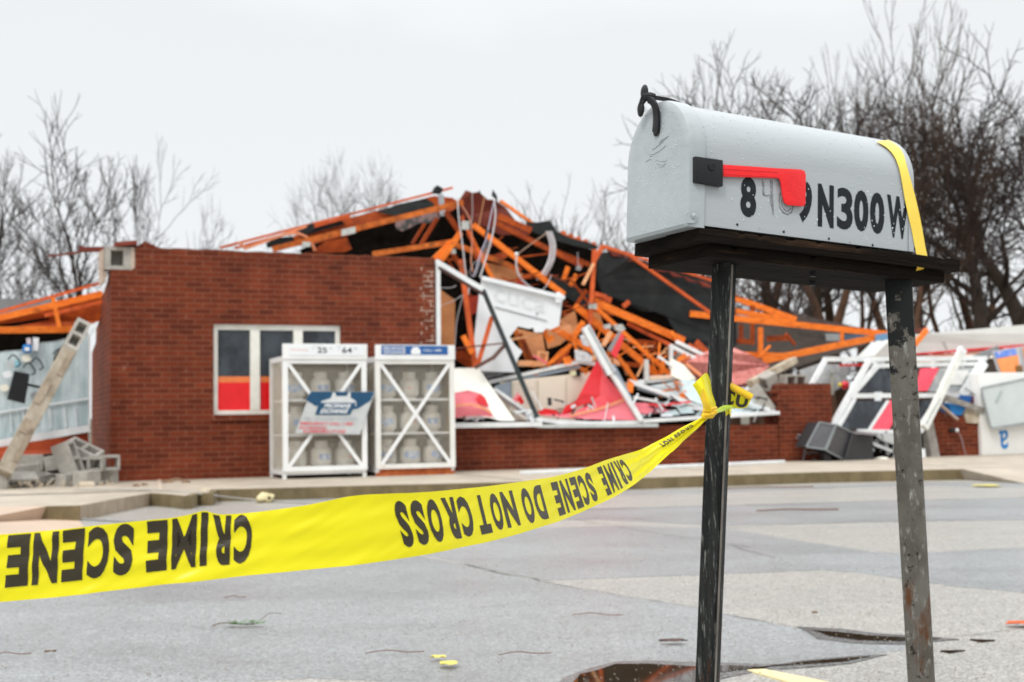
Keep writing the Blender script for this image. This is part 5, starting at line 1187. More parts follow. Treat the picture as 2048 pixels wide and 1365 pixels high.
G_("awning_cloth", "faded pink awning cloth right of the blue-header cage", "awning cloth", [
    ("upper_fold", pp([(900, 788, -.10), (936, 781, -.08), (956, 786, -.06), (968, 800, -.06), (977, 812, -.06), (978, 817, -.08), (940, 806, -.12), (900, 811, -.12)], 0, .01), PINK), ("stripe", pp([(900, 811, -.125), (940, 806, -.125), (962, 812, -.125), (980, 820, -.12), (984, 828, -.12), (962, 818, -.13), (940, 811, -.13), (900, 816, -.13)], 0, .01), STRIPE),
    ("lower_fold", pp([(900, 816, -.13), (940, 811, -.13), (962, 818, -.13), (984, 828, -.11), (988, 835, -.11), (958, 831, -.1), (930, 833, -.1), (900, 838, -.1)], 0, .01), PINK), ("red_fold", pp([(952, 800), (960, 787), (970, 795), (978, 813), (962, 810)], -.11, .01), RED)])
G_("awning_cloth", "pink cloth strip with red edge right of the leaning frame", "awning cloth", [
    ("strip", cloth([(1268, 806), (1290, 806), (1312, 811), (1335, 820), (1358, 827), (1320, 825), (1290, 829), (1278, 826)], .10, PINK), PINK), ("red_edge", join(pb(1300, 809, 1330, 812, 4, .08), pb(1328, 812, 1350, 806, 4, .08), pb(1350, 808, 1380, 804, 4, .08)), RED)])
G_("awning_cloth", "little red and pink cloth scrap on the sliding rail", "awning cloth", [("pink", cloth([(1026, 800), (1036, 785), (1042, 795), (1034, 806)], .05, PINK), PINK), ("red", cloth([(1034, 798), (1042, 792), (1049, 806), (1042, 810)], .04, DRED), DRED)])
G_("cream_panel", "large cream board sloping down right of the blue-header cage", "panel", [("x", pp([(900, 737, .25), (957, 736, .25), (1030, 842, .0), (1000, 842, .0), (980, 836, .0), (900, 836, .05)], .2, .03), mat("bright_cream", (.93, .93, .86), (.88, .88, .8), rough=.45))])
cabv = .38
G_("cabinet_run", "pale beige cupboard doors in a row behind the awning cloth", "cupboards", [
    ("carcass", pp([(1025, 762, cabv), (1182, 745, cabv), (1196, 765, cabv), (1150, 842, cabv), (1025, 842, cabv)], cabv, .5), BEIGE), ("door", pp([(1028, 766), (1074, 760), (1074, 841), (1028, 841)], cabv - .02, .018), mat("beige_door", (.74, .64, .54), rough=.5)), ("door", pp([(1077, 760), (1131, 754), (1131, 816), (1077, 824)], cabv - .02, .018), BEIGE),
    ("door", pp([(1134, 754), (1178, 749), (1160, 795), (1134, 812)], cabv - .02, .018), BEIGE)])
G_("blue_grey_panel", "blue grey panel left of the beige cupboards", "panel", [("x", pp([(990, 772), (1023, 763), (1023, 800), (1005, 790)], .42, .03), BLUEG)])
dk = G_("dark_sign_strip", "dark sign strip with white lettering lying behind the sloping cream board", "sign", [("board", pp([(968, 750), (1030, 742), (1030, 750), (980, 763)], .6, .03), mat("dark_brown_sign", (.05, .035, .03), rough=.5)), ("grey_top", pp([(960, 738), (1024, 738), (1030, 742), (968, 750)], .62, .05), GREY)])
A2, B2, C2 = W(972, 757, .59), W(1010, 749, .59), W(972, 752, .59)
add("lettering", text_at("GROCERY", lambda x, y: A2 + (B2 - A2) * x + (C2 - A2) * y, .02), TXG, dk)
G_("can", "light blue box top among the boards behind the black gasket", "box", [("x", pp([(1012, 739), (1034, 737), (1034, 743), (1014, 744)], .5, .1), mat("light_blue_card", (.45, .72, .85), rough=.5))])
G_("black_box", "small black box on top of the beige cupboards", "box", [("body", pb(1154, 741, 1155, 753, 9, .36, .36, .1), BLACK), ("base", pb(1145, 742, 1146, 752, 8, .37, .37, .1), mat("pale_yellow_card", (.8, .78, .5), rough=.5))])
G_("white_crumpled_sheet", "crumpled white plastic hanging beside the leaning frame", "plastic sheet", [("x", join(pp([(1160, 672), (1170, 668), (1180, 680), (1178, 694), (1166, 690)], .35, .02), pp([(1150, 700), (1172, 704), (1186, 714), (1184, 724), (1152, 722)], .3, .02)), mat("crumpled_white", (.8, .82, .84), (.4, .42, .45), rough=.5, scale=16))])
G_("white_crumpled_sheet", "silvery duct scraps on the webs above the red strip", "duct scraps", [("x", join(pp([(1207, 650), (1222, 648), (1222, 658), (1210, 658)], .6, .04), pp([(1228, 650), (1245, 649), (1251, 658), (1244, 664), (1232, 660)], .55, .06)), mat("silver_scrap", (.7, .7, .68), (.3, .3, .28), rough=.4, scale=20))])
G_("red_strip", "narrow red board standing between the leaning frame and the trusses", "board", [("face", pp([(1243, 668), (1249, 672), (1232, 718), (1222, 708)], .3, .02), RED), ("grey_edge", pp([(1238, 664), (1244, 667), (1224, 706), (1216, 700)], .32, .03), GREY)])
G_("pale_stick", "pale splintered stick left of the narrow red board", "stick", [("x", join(pb(1206, 692, 1222, 664, 8, .35), pb(1186, 722, 1192, 708, 6, .3)), WOODP)])
G_("yellow_carton", "flat yellow and pink carton lying before the dull white upright", "carton", [("x", pp([(1298, 752), (1345, 750), (1344, 756), (1300, 760)], .42, .05), mat("apricot_card", (.85, .6, .45), rough=.6))])
G_("picture_frame_scrap", "small pale square frame among the trusses below the white sign", "frame", [("x", join(pb(1075, 704, 1096, 706, 3, .4), pb(1077, 705, 1076, 726, 3, .4), pb(1094, 706, 1092, 728, 3, .41)), WOODP)])
G_("pink_strip", "thin pink strip crossing the small square frame", "strip", [("x", pb(1067, 712, 1094, 727, 4, .37, .37, .02), mat("hot_pink", (.85, .15, .2), rough=.5))])

# ------------------------------------------------------------------ pier debris: insulation, blocks
G_("insulation_batt", "pink fibrous insulation heap behind the left mailbox post", "insulation", [("x", join(pp(undul([(1376, 724), (1400, 712), (1440, 700), (1469, 697), (1502, 710), (1540, 731), (1512, 762), (1490, 775), (1440, 778), (1404, 756)], .75, .3), .75, .35)), INSUL)])
G_("salmon_board", "salmon edged board in front of the pink insulation", "board", [("x", pb(1372, 728, 1402, 752, 6, .5, .45, .04), mat("salmon_wood", (.85, .30, .14)))])
G_("concrete_lintel", "pale broken concrete beam lying on the blocks beside the insulation", "concrete beam", [("x", bevel(bar(W(1500, 768, .35), W(1588, 721, .6), .11, .15), .012, 2), TANB)])
def cmu(L_=.39, H_=.19, Dp=.19, t=.035):
    g = []
    x0, x1 = -L_ / 2, L_ / 2
    for y0, y1 in ((-Dp / 2, -Dp / 2 + t), (Dp / 2 - t, Dp / 2)): g.append(bx(x0, x1, y0, y1, 0, H_))
    for a in (x0, -t / 2, x1 - t): g.append(bx(a, a + t, -Dp / 2 + t, Dp / 2 - t, .0005, H_ - .0005))
    return join(*g)
CM0 = [None]
def block(px, py, v, yaw, pitch, roll, label, scale=1.0, m=None, half=False):
    p = W(px, py, v)
    M = Matrix.Translation(p) @ Matrix.Rotation(WA + R(yaw), 4, 'Z') @ Matrix.Rotation(R(pitch), 4, 'Y') @ Matrix.Rotation(R(roll), 4, 'X') @ Matrix.Translation((0, 0, -.095 * scale))
    if CM0[0] is None:
        CM0[0] = add("concrete_block", bevel(cmu(), .004, 1), CMU, None, origin=(0, 0, 0)); o = CM0[0]
    else: o = CM0[0].copy(); COL.objects.link(o)
    if half:
        o.data = HALF
    o.matrix_world = M @ Matrix.Scale(scale, 4)
    return tag(o, label, "concrete block", "fallen concrete blocks")
_h = add("t", bevel(cmu(L_=.20), .004, 1), CMU, None, origin=(0, 0, 0)); HALF = _h.data; bpy.data.objects.remove(_h)
BL = [(50, 926, -.15, 5, 0, 0, "upright grey block behind the slab, below the leaning column", 1), (48, 946, -.75, -12, -6, 4, "flat grey slab-like block near the foot of the leaning column", .9), (40, 964, -.95, 12, 0, -60, "block tipped on its face beneath the flat slab-like block", .9),
      (96, 962, -.45, 25, 0, 10, "dull brown-grey block in the middle of the rubble heap", 1), (137, 922, -.70, -20, 70, 10, "tall light block balanced on end in the middle of the heap", 1.1), (143, 962, -.85, 40, 0, 0, "squat block under the one balanced on end", .85),
      (174, 957, -1.0, 60, 0, 0, "clean squarish block at the front right of the heap", .9), (166, 908, -.35, -30, 25, 20, "light block tilted on top at the right of the heap", 1.1), (172, 930, -.55, 15, 0, 88, "block showing its open core under the tilted top one", .9),
      (206, 926, -.45, 5, 0, 90, "block against the brick corner with an open core facing out", .95), (112, 926, -.30, 70, 0, 80, "block showing a dark core left of the balanced one", .9), (2, 966, -1.0, 80, 0, 0, "block cut by the left edge of the picture", 1.0),
      (72, 968, -.55, 50, 0, 30, "dark shaded block at the back of the heap", .9), (120, 972, -.7, -40, 0, 50, "small tumbled block under the heap's middle", .7), (205, 955, -.25, 20, 0, 0, "dark block in the gap below the open-core block", .85)]
for b_ in BL: block(*b_[:6], b_[6], b_[7])
block(1586, 762, .30, 0, 0, 90, "block with two dark cores on top of the brick pier", 1.0)
block(1540, 775, .30, 30, 60, 20, "tan block leaning against the left side of the pier", 1.15)
block(1520, 800, .25, -20, 55, 0, "tan block just below the leaning one by the pier", 1.15)
block(1556, 800, .35, 40, 0, 70, "chipped block wedged beside the pier top", .9)
G_("stone_chip", "small orange-tan chip of masonry in front of the rubble heap", "stone", [("x", bevel(box(W(174, 974, -1.3), U * .085, N * .06 + Z * .02, Z * .045), .02, 2), TANB)])
# leaning column of bonded blocks
ca, cb_ = W(6, 948, -1.25), W(166, 648, -.35)
ax = (cb_ - ca).normalized(); sA = ax.cross(N).normalized(); fA = sA.cross(ax).normalized()
cw, ct = .175, .18
def colp(s0, s1, a0_, a1_, b0_, b1_):
    Lc = (cb_ - ca).length
    return box(ca + ax * (s0 + s1) / 2 + sA * (a0_ + a1_) / 2 + fA * (b0_ + b1_) / 2, ax * (s1 - s0) / 2, sA * (a1_ - a0_) / 2, fA * (b1_ - b0_) / 2)
Lc = (cb_ - ca).length
hw, ht = cw / 2, ct / 2
s1 = Lc - .42
cp = [colp(0, s1, -hw, hw, -ht, ht)]
# hollow top: walls round two open cores on the face towards us
cp += [colp(s1 + .001, Lc, -hw, -hw + .035, -ht, ht), colp(s1 + .001, Lc, hw - .035, hw, -ht, ht), colp(s1 + .001, Lc, -hw + .035, hw - .035, ht - .03, ht)] + [colp(s1 + a_ + .001, s1 + a_ + .045, -hw + .035, hw - .035, -ht, ht - .03) for a_ in (0, .19, .375)]
lc = thing("fallen_column", "long leaning column of mortared blocks propped against the brick corner", "concrete column", ca)
add("shaft", bevel(cp[0], .012, 2), mat("weathered_column", (.40, .35, .28), (.22, .18, .13), rough=.9, scale=6, bump=.7), lc); add("hollow_top", join(*cp[1:]), CMU, lc)
add("mortar_patch", join(*[colp(a_, a_ + l_, w0, w1, -ht - .012, -ht - .001) for a_, l_, w0, w1 in ((.15, .45, -.08, -.02), (.9, .3, .0, .08), (1.35, .35, -.07, .0), (.5, .18, -.07, .07))]), mat("rough_mortar", (.34, .28, .21), (.22, .17, .12), rough=.95, scale=9, bump=.8), lc)
# ------------------------------------------------------------------ left porch wreck
G_("porch_roof", "fallen orange timber porch roof at the left of the brick corner", "porch roof", [
    ("fascia", pb(-60, 641, 201, 566, 6, 1.3, 1.4, .04), WOODR), ("rafter", pb(-60, 650, 205, 588, 13, 1.25, 1.4), WOOD), ("rafter", pb(90, 632, 205, 604, 7, 1.2, 1.3), WOODR), ("deck", pp([(-60, 655, 1.6), (60, 628, 1.6), (206, 592, 1.7), (206, 640, 1.7), (150, 660, 1.6), (-60, 668, 1.6)], 1.6, .03), WOODD), ("beam", pb(-60, 662, 158, 659, 14, 1.1, 1.2), WOOD),
    ("strut", pb(106, 596, 119, 656, 8, 1.05, 1.05), WOOD), ("felt", pp([(-60, 656), (40, 644), (100, 634), (98, 640), (20, 655), (-60, 664)], 1.22, .02), DARK), ("low_beam", pb(-60, 716, 28, 705, 9, 1.5), WOODD)])  # the felt here is a near-black strip between rafter and beam
G_("grey_roof", "distant low grey roof beyond the porch", "building", [("roof", prism([D(-120, 597, 26), D(56, 598, 26), D(120, 604, 26), D(130, 700, 26), D(-120, 700, 26)], N * 3), mat("slate_grey_roof", (.20, .20, .21), (.16, .16, .17), rough=.8)), ("wall", prism([D(-110, 701, 26.3), D(120, 701, 26.3), D(120, 850, 26.3), D(-110, 850, 26.3)], N * 2), GREY)])
GLS = mat("pale_glass_painted_reflections", (.62, .70, .72), (.30, .38, .40), rough=.15, scale=3.2, spec=.6, stretch=(1.5, 1.5, .35), c3=(.66, .72, .74), c3scale=2.2)  # grey streaks put reflections into the glass colour
pwv = 1.0
G_("tilted_window", "wide tilted window with white frame and pale painted-reflection glass left of the brick corner", "window", [
    ("glass", pp([(-60, 690, pwv), (60, 676, pwv), (179, 670, pwv), (179, 852, pwv), (-60, 892, pwv)], pwv, .012), GLS), ("sill", pb(-60, 897, 179, 857, 14, .92, .92, .09), WHITE), ("side_rail", pb(179, 672, 178.5, 858, 3, .95, .95, .05), WHITE), ("glazing_bar", pb(-60, 834, 179, 797, 3, .97, .97, .02), WHITE2),
    ("curtain_fold", join(*[pb(x, 815, x + 3, 868 - x * .1, w, .985, .985, .008) for x, w in ((20, 3), (45, 4), (98, 7), (128, 6), (150, 4), (72, 3))]), mat("pale_drape", (.62, .68, .70), rough=.5))])
G_("porch_gap_shade", "dark sheet painted as the shade under the fallen porch beam at the left", "board", [("x", pp([(-60, 668), (152, 666), (140, 674), (112, 682), (70, 686), (40, 700), (10, 702), (-60, 716)], .99, .03), DARK)])  # near-black sheet standing in for shade under the beam
G_("floor_joist", "red orange joist under the tilted window", "board", [("x", pp([(-60, 905, .7), (176, 866, .95), (178, 898, .95), (60, 912, .8), (-60, 930, .7)], .8, .06), mat("rusty_orange_board", (.50, .07, .008), (.34, .04, .005), rough=.6, scale=3))])
G_("cavity_shade_sheet", "dark sheet standing in for the shade behind the rubble heap", "board", [("x", pp([(-60, 925, 1.0), (178, 900, 1.1), (200, 905, .3), (208, 955, .3), (-60, 975, .9)], 1, .05), DARK)])  # near-black sheet that paints in the shade of the hollow
G_("black_monitor", "black flat screen dangling tilted in front of the pale window", "monitor", [("case", bevel(prism([W(28, 742, .55), W(60, 748, .55), W(50, 808, .55), W(14, 799, .55)], N * .06), .006, 1), BLACK), ("bracket", pb(56, 770, 80, 775, 5, .58, .7, .03), BLACK)])
G_("blue_jug", "blue plastic jug caught under the porch beam", "jug", [("body", bevel(bar(W(54, 690, .9), W(54, 706, .9), .105, .10), .02, 2), LBLUE), ("label", pb(54, 695, 54, 702, 9, .84, .84, .004), WHITE), ("cap", pb(57, 677, 58, 689, 8, .9, .9, .05), mat("pale_cap", (.7, .6, .65), rough=.5))])
G_("white_post_stub", "white post stub beside the blue jug", "post", [("x", pb(72, 676, 70, 702, 11, .95, .95, .06), WHITE2)])
scr = []
rs = random.Random(3)
for i, (x, y, c_) in enumerate([(30, 716, BLACK), (76, 722, BLACK), (60, 732, BLACK), (20, 728, GALV), (14, 748, WHITE2), (52, 716, CREAM), (32, 728, mat("cyan_scrap", (.3, .62, .75), rough=.5)), (8, 775, CREAM), (70, 790, GREY), (120, 705, BLACK)]):
    nm = "black wire tangle|bent black bracket|black strap|grey metal scrap|white sheet scrap|cream card|cyan card|cream rag|grey rag|dark wire loop".split("|")[i]
    if "wire" in nm or "strap" in nm or "bracket" in nm:
        g = pipe([(x - 14, y + 4), (x - 4, y - 6), (x + 6, y + 3), (x + 10, y + 14), (x + 2, y + 18)], .010, .75 + .02 * i)
    else: g = pp([(x - 9, y - 3), (x + 6, y - 7), (x + 11, y + 4), (x + 1, y + 9), (x - 8, y + 6)], .8 + .02 * i, .02)
    G_("scrap", nm + " hanging in the tilted window " + ("under the porch beam" if y < 735 else "near the black screen"), "scrap", [("x", g, c_)])
G_("black_hose", "black corrugated hose end beside the top of the leaning column", "hose", [("x", pipe([(146, 668), (134, 678), (128, 690), (116, 705), (108, 722)], .018, .4), BLACK, 60)])
G_("brown_timber", "splintered brown timber sticking left from the broken wall top", "board", [("x", join(pb(95, 513, 160, 505, 4, .3, .25), pb(157, 500, 212, 499, 10, .25, .22), pb(160, 494, 172, 502, 8, .2)), BROWN)])
# ------------------------------------------------------------------ right side
fasc = G_("fallen_canopy", "long white canopy fascia with a red stripe lying at the right", "canopy", [
    ("fascia", pp([(1748, 712, 2.4), (1776, 684, 2.4), (1846, 668, 2.4), (2060, 649, 2.6), (2330, 626, 2.8), (2330, 668, 2.8), (2060, 692, 2.6), (1840, 706, 2.4), (1800, 712, 2.4)], 2.4, .5), mat("canopy_white", (.70, .70, .67), (.62, .62, .59), rough=.5, scale=1)),
    ("red_stripe", pp([(1832, 706.5, 2.37), (2060, 688.5, 2.56), (2330, 665, 2.76), (2330, 670, 2.76), (2060, 693.5, 2.56), (1832, 711, 2.37)], 2.4, .03), mat("canopy_red", (.75, .015, .02), rough=.4)),
    ("soffit", pp([(1832, 712, 2.42), (2060, 695, 2.6), (2060, 712, 2.2), (1840, 726, 2.2)], 2.4, .1), mat("canopy_soffit", (.66, .58, .5), rough=.6)), ("orange_trim", pb(1826, 716, 1960, 706, 3, 2.2, 2.2, .03), WOODR)])
G_("grey_flap", "dark grey triangular flap under the red stripe", "sheet", [("x", pp([(1946, 712), (1995, 692), (1999, 697), (1976, 718), (1950, 716)], 1.6, .03), GREY)])
G_("pipe_stub", "little grey pipe stub leaning on the white canopy", "pipe", [("x", pb(1886, 682, 1894, 700, 5, 2.3, 2.3, .03), mat("stub_grey", (.5, .5, .48), rough=.5))])
def wf(name, label, parts): return G_(name, label, "window frame", parts, FG)
wf("window_frame", "upper glazed white frame of the fallen shop front right of the pier", [
    ("top_rail", pb(1648, 719, 1972, 717, 9, .25, .35, .06), WHITE), ("left_rail", pb(1652, 718, 1606, 800, 9, .25, .1, .06), WHITE), ("left_rail", pb(1738, 722, 1664, 852, 10, .22, .0, .06), WHITE), ("top_inner_rail", pb(1752, 732, 1962, 728, 8, .26, .34, .05), WHITE),
    ("mullion", pb(1754, 732, 1702, 792, 10, .2, .12, .05), WHITE), ("right_rail", pb(1968, 724, 1925, 792, 20, .3, .15, .06), WHITE), ("middle_rail", pb(1698, 792, 1934, 791, 9, .12, .14, .06), WHITE),
    ("glass", pp([(1758, 737, .28), (1840, 736, .3), (1812, 784, .2), (1718, 785, .2)], .2, .01), DGLASS), ("red_poster", pp([(1841, 737, .27), (1879, 736, .27), (1855, 782, .18), (1830, 783, .18)], .2, .008), mat("poster_red", (.85, .09, .14), (.8, .06, .1), rough=.35, scale=9)),
    ("glass", pp([(1880, 736, .29), (1950, 735, .3), (1920, 784, .2), (1856, 784, .2)], .2, .01), mat("pale_reflection_glass", (.42, .43, .42), (.26, .28, .30), rough=.1, scale=2.5)), ("paper_notice", pp([(1893, 741, .27), (1938, 741, .27), (1924, 770, .2), (1878, 770, .2)], .2, .004), mat("notice_white", (.72, .72, .70), rough=.5))])
wf("window_frame", "lower glazed white frame resting on the dark cabinet right of the pier", [
    ("left_rail", pb(1706, 802, 1672, 862, 8, .08, -.05, .05), WHITE), ("bottom_rail", pb(1715, 863, 1800, 865, 9, -.05, -.05, .05), WHITE), ("thin_bar", pb(1776, 802, 1737, 862, 5, .06, -.05, .03), WHITE),
    ("glass", pp([(1712, 802, .1), (1772, 802, .1), (1738, 860, -.02), (1678, 858, -.02)], .1, .01), DGLASS), ("red_poster", pp([(1780, 801, .08), (1812, 801, .08), (1778, 860, -.04), (1741, 860, -.04)], .1, .008), mat("poster_red", (.85, .09, .14))),
    ("glass", pp([(1814, 801, .1), (1868, 800, .1), (1842, 858, -.02), (1782, 860, -.02)], .1, .01), DGLASS), ("right_rail", pb(1880, 798, 1838, 862, 16, .05, -.06, .05), WHITE)])
A3, B3, C3 = W(1838, 778, .165), W(1850, 778, .165), W(1862, 742, .25)
wf("window_frame", "long cream-white post leaning across the fallen glazed frames", [("post", pb(1924, 701, 1848, 856, 15, -.05, -.3, .07), mat("cream_post", (.80, .81, .76), rough=.45)), ("groove", pb(1918, 730, 1852, 848, 2.5, -.11, -.32, .02), GREYF), ("end_cap", pb(1926, 698, 1921, 706, 16, -.06, -.06, .08), WHITE2)])
G_("red_ball_sign", "small red and yellow round item behind the white frame", "ornament", [("ball", ball(W(1690, 771, .6), .07, 10), mat("glossy_red", (.75, .02, .04), rough=.2), 60), ("yellow_cap", ball(W(1680, 770, .6), .035, 8), mat("yellow_cap", (.85, .65, .05), rough=.3), 60)])
G_("grey_scrap", "blurred grey shelves and boxes behind the left of the fallen frames", "shelves", [("panel", pp([(1600, 742), (1640, 728), (1700, 730), (1690, 770), (1640, 800), (1610, 768)], 1.0, .05), mat("pale_grey_card", (.52, .54, .54), (.3, .31, .32), rough=.5, scale=9)), ("upright", pb(1664, 742, 1664, 790, 5, .9, .9, .05), mat("olive_grey", (.4, .4, .34), rough=.6)), ("rail", pb(1660, 748, 1712, 743, 3, .88, .88, .03), GREY), ("red_trim", pb(1680, 731, 1730, 730, 4, .9), DRED)])
# ad board
G_("poster_board", "orange and blue poster in a grey frame below the canopy", "poster", [("frame", pp([(1985, 703), (2038, 694), (2047, 748), (2000, 750)], .9, .04), mat("poster_frame_grey", (.50, .51, .54), rough=.5)), ("orange_field", pp([(1994, 718), (2036, 710), (2041, 745), (2003, 746)], .88, .01), mat("poster_orange", (.92, .32, .10), rough=.4)), ("blue_field", pp([(1990, 705), (2031, 698), (2034, 710), (1993, 717)], .88, .01), mat("poster_blue", (.12, .24, .68), (.6, .5, .6), rough=.4, scale=12, contrast=(.35, .45))), ("green_corner", pp([(2032, 733), (2044, 731), (2046, 745), (2034, 746)], .86, .01), mat("poster_green", (.02, .07, .03), (.4, .1, .0), rough=.4, scale=20))])
G_("poster_board", "second orange poster cut by the right picture edge", "poster", [("frame", pp([(2040, 694), (2120, 680), (2130, 745), (2049, 748)], .92, .04), mat("poster_frame_grey", (.50, .51, .54))), ("orange_field", pp([(2046, 696), (2118, 684), (2124, 742), (2054, 745)], .90, .01), mat("poster_orange", (.92, .32, .10)))])
# white merchandiser box
mv = -.02
mz = thing("white_merchandiser", "white boxy machine with a blue letter by the right picture edge", "machine", W(2060, 926, mv), WA)
ma, mbm = W(1965, 928, mv), W(1963, 746, mv)
mu = (ma - O).dot(U); mh_ = mbm.z
add("body", bevel(prism([Q(mu, mv, KERB), Q(mu + 2.6, mv, KERB), Q(mu + 2.6, mv, mh_ + .02), Q(mu, mv, mh_)], N * .85), .015, 2), mat("merchandiser_white", (.80, .80, .78), (.74, .74, .72), rough=.35, scale=1), mz, smooth=35)
AA, BB, CC = W(2016, 860, mv - .004), W(1998, 861, mv - .004), W(2017, 898, mv - .004)
add("blue_letter", text_at("a", lambda x, y: AA + (BB - AA) * x + (CC - AA) * y, .01), LBLUE, mz)
G_("hanging_door", "tilted pale grey door panel hanging in front of the white machine", "door panel", [("panel", bevel(prism([W(1963, 776, -.12), W(2056, 756, -.12), W(2120, 744, -.12), W(2130, 836, -.14), W(2048, 846, -.14), W(1983, 856, -.14)], N * .05), .008, 1), mat("pale_door_grey", (.60, .66, .66), (.50, .55, .55), rough=.3, scale=1.5)), ("edge_strip", join(pb(1963, 776, 2120, 743, 2.5, -.135, -.135, .01), pb(1983, 857, 2130, 837, 4, -.155, -.155, .01), pb(1963, 777, 1983, 857, 3, -.14, -.15, .01)), GREYF), ("handle_scar", pb(2004, 782, 1992, 806, 2, -.145, -.145, .006), mat("scar", (.36, .44, .44), rough=.5))])
G_("blue_bin", "bright blue crate tipped on the right brick wall", "crate", [("body", bevel(prism([W(1896, 806, .05), W(1934, 814, .05), W(1919, 838, .05), W(1907, 836, .05)], N * .25), .01, 1), LBLUE), ("upper", pp([(1918, 790), (1944, 792), (1940, 806), (1924, 802)], .1, .1), BLUE)])
G_("grey_beam", "grey brown board sloping above the blue crate", "board", [("x", pb(1884, 793, 1966, 822, 11, -.02, -.02, .05), mat("grey_brown_board", (.34, .32, .29), (.2, .18, .16), rough=.7))])
G_("thin_board", "thin tan board below the blue crate", "board", [("x", pb(1880, 810, 1914, 839, 3.5, -.05, -.05, .06), mat("tan_edge", (.55, .42, .34), rough=.6))])
G_("concrete_chunk", "brown broken masonry piece on the right wall top", "masonry", [("x", join(pp([(1930, 828), (1962, 826), (1964, 848), (1934, 846)], .02, .2), pp([(1938, 812), (1964, 822), (1964, 836), (1940, 834)], .1, .2)), TANB)])
G_("clutter", "jumble of grey wires and packets left of the white machine", "scraps", [("wire", pipe([(1930, 776), (1950, 790), (1962, 800), (1958, 812)], .014, .1), GREYF), ("packet", pp([(1948, 770), (1962, 776), (1960, 790), (1946, 784)], .15, .05), WHITE2), ("packet", pp([(1942, 792), (1952, 794), (1950, 810), (1942, 806)], .12, .05), mat("dark_plum", (.12, .02, .05), rough=.5)), ("packet", pp([(1952, 800), (1960, 802), (1958, 812), (1952, 811)], .1, .05), WOODR), ("plug", pp([(1962, 812), (1970, 810), (1971, 824), (1963, 822)], .0, .05), WHITE2)])
G_("grey_pillar", "grey brown square column stub right of the grey mailbox post", "column", [("x", pb(1852, 846, 1867, 922, 20, .0, -.05, .16), mat("grey_brown_board", (.34, .32, .29)))])
G_("lamp_cord", "broken wall lamp with a drooping grey cord on the right wall", "wall lamp", [("cord", pipe([(1914, 862), (1922, 874), (1928, 898), (1936, 924)], .007, -.02), mat("lavender_cord", (.42, .33, .34), rough=.5), 60), ("fitting", ball(W(1904, 861, -.0), .05, 8, (1.2, 1, .7)), BLACK, 60), ("shade", ball(W(1914, 861, -.03), .03, 8), WHITE2, 60)])
G_("gap_shade_sheet", "dark sheet standing in for the shade behind the grey column stub", "board", [("x", pp([(1700, 868), (1862, 862), (1862, 924), (1700, 926)], .06, .03), DARK)])  # near-black sheet giving the gap behind the stub its shade
G_("metal_scrap", "bent silver sheet scrap between the black box and the grey post", "metal scrap", [("x", join(pp([(1748, 868), (1790, 866), (1788, 890), (1762, 880)], -.1, .02), pp([(1746, 884), (1786, 900), (1786, 906), (1748, 892)], -.15, .02)), GALV)])
G_("sandbag", "small cream bag on the pavement between the black box and the grey post", "bag", [("x", ball(W(1764, 919, -.25) + Z * .0, .11, 8, (1, .8, .35)), CREAM, 60)])
G_("blue_rag", "teal cloth scrap under the dark cabinet", "cloth", [("x", pp([(1690, 921), (1740, 922), (1736, 926), (1696, 927)], -.35, .1), mat("teal_cloth", (.10, .32, .38), rough=.7))])
G_("white_scrap", "white scrap at the foot of the grey column stub", "scrap", [("x", pp([(1840, 900), (1850, 898), (1852, 916), (1842, 916)], -.12, .03), WHITE2)])
# dark cabinet pair
cv = -.55
dc = thing("dark_cabinet", "dark two-faced steel cabinet tipped on its corner by the brick pier", "cabinet", W(1660, 922, cv), 0)
CABM = mat("cabinet_mesh_face", (.085, .085, .095), (.06, .06, .068), rough=.45, scale=30)
CAS = mat("cabinet_case", (.03, .03, .033), rough=.5)
q1 = [W(1638, 845, cv + .12), W(1671, 850, cv), W(1649, 899, cv), W(1612, 894, cv + .12)]
q2 = [W(1672, 850, cv), W(1711, 869, cv + .2), W(1689, 921, cv + .2), W(1651, 901, cv)]
add("left_face", prism(q1, N * .03), CABM, dc); add("right_face", prism(q2, N * .03), CABM, dc)
add("case", prism([q1[0] + N * .04, q1[1] + N * .04, q2[1] + N * .04, q2[2] + N * .04, q2[3] + N * .04, q1[3] + N * .04], N * .25), CAS, dc)
add("edge_trim", join(*[bar(a - N * .012, b - N * .012, .02, .02) for q in (q1, q2) for a, b in zip(q, q[1:] + q[:1])]), mat("trim_grey", (.26, .29, .30), rough=.4), dc)
add("foot", pb(1650, 905, 1653, 930, 16, cv + .2, cv + .2, .1), CAS, dc)
G_("black_crate", "plain black steel box right of the tipped cabinet", "box", [("body", bevel(prism([W(1705, 866, -.45), W(1745, 868, -.4), W(1748, 926, -.4), W(1688, 926, -.45)], N * .35), .01, 1), CAS), ("lid", pb(1712, 866, 1742, 869, 5, -.46, -.41, .3), mat("lid_grey", (.30, .28, .29), rough=.5))])
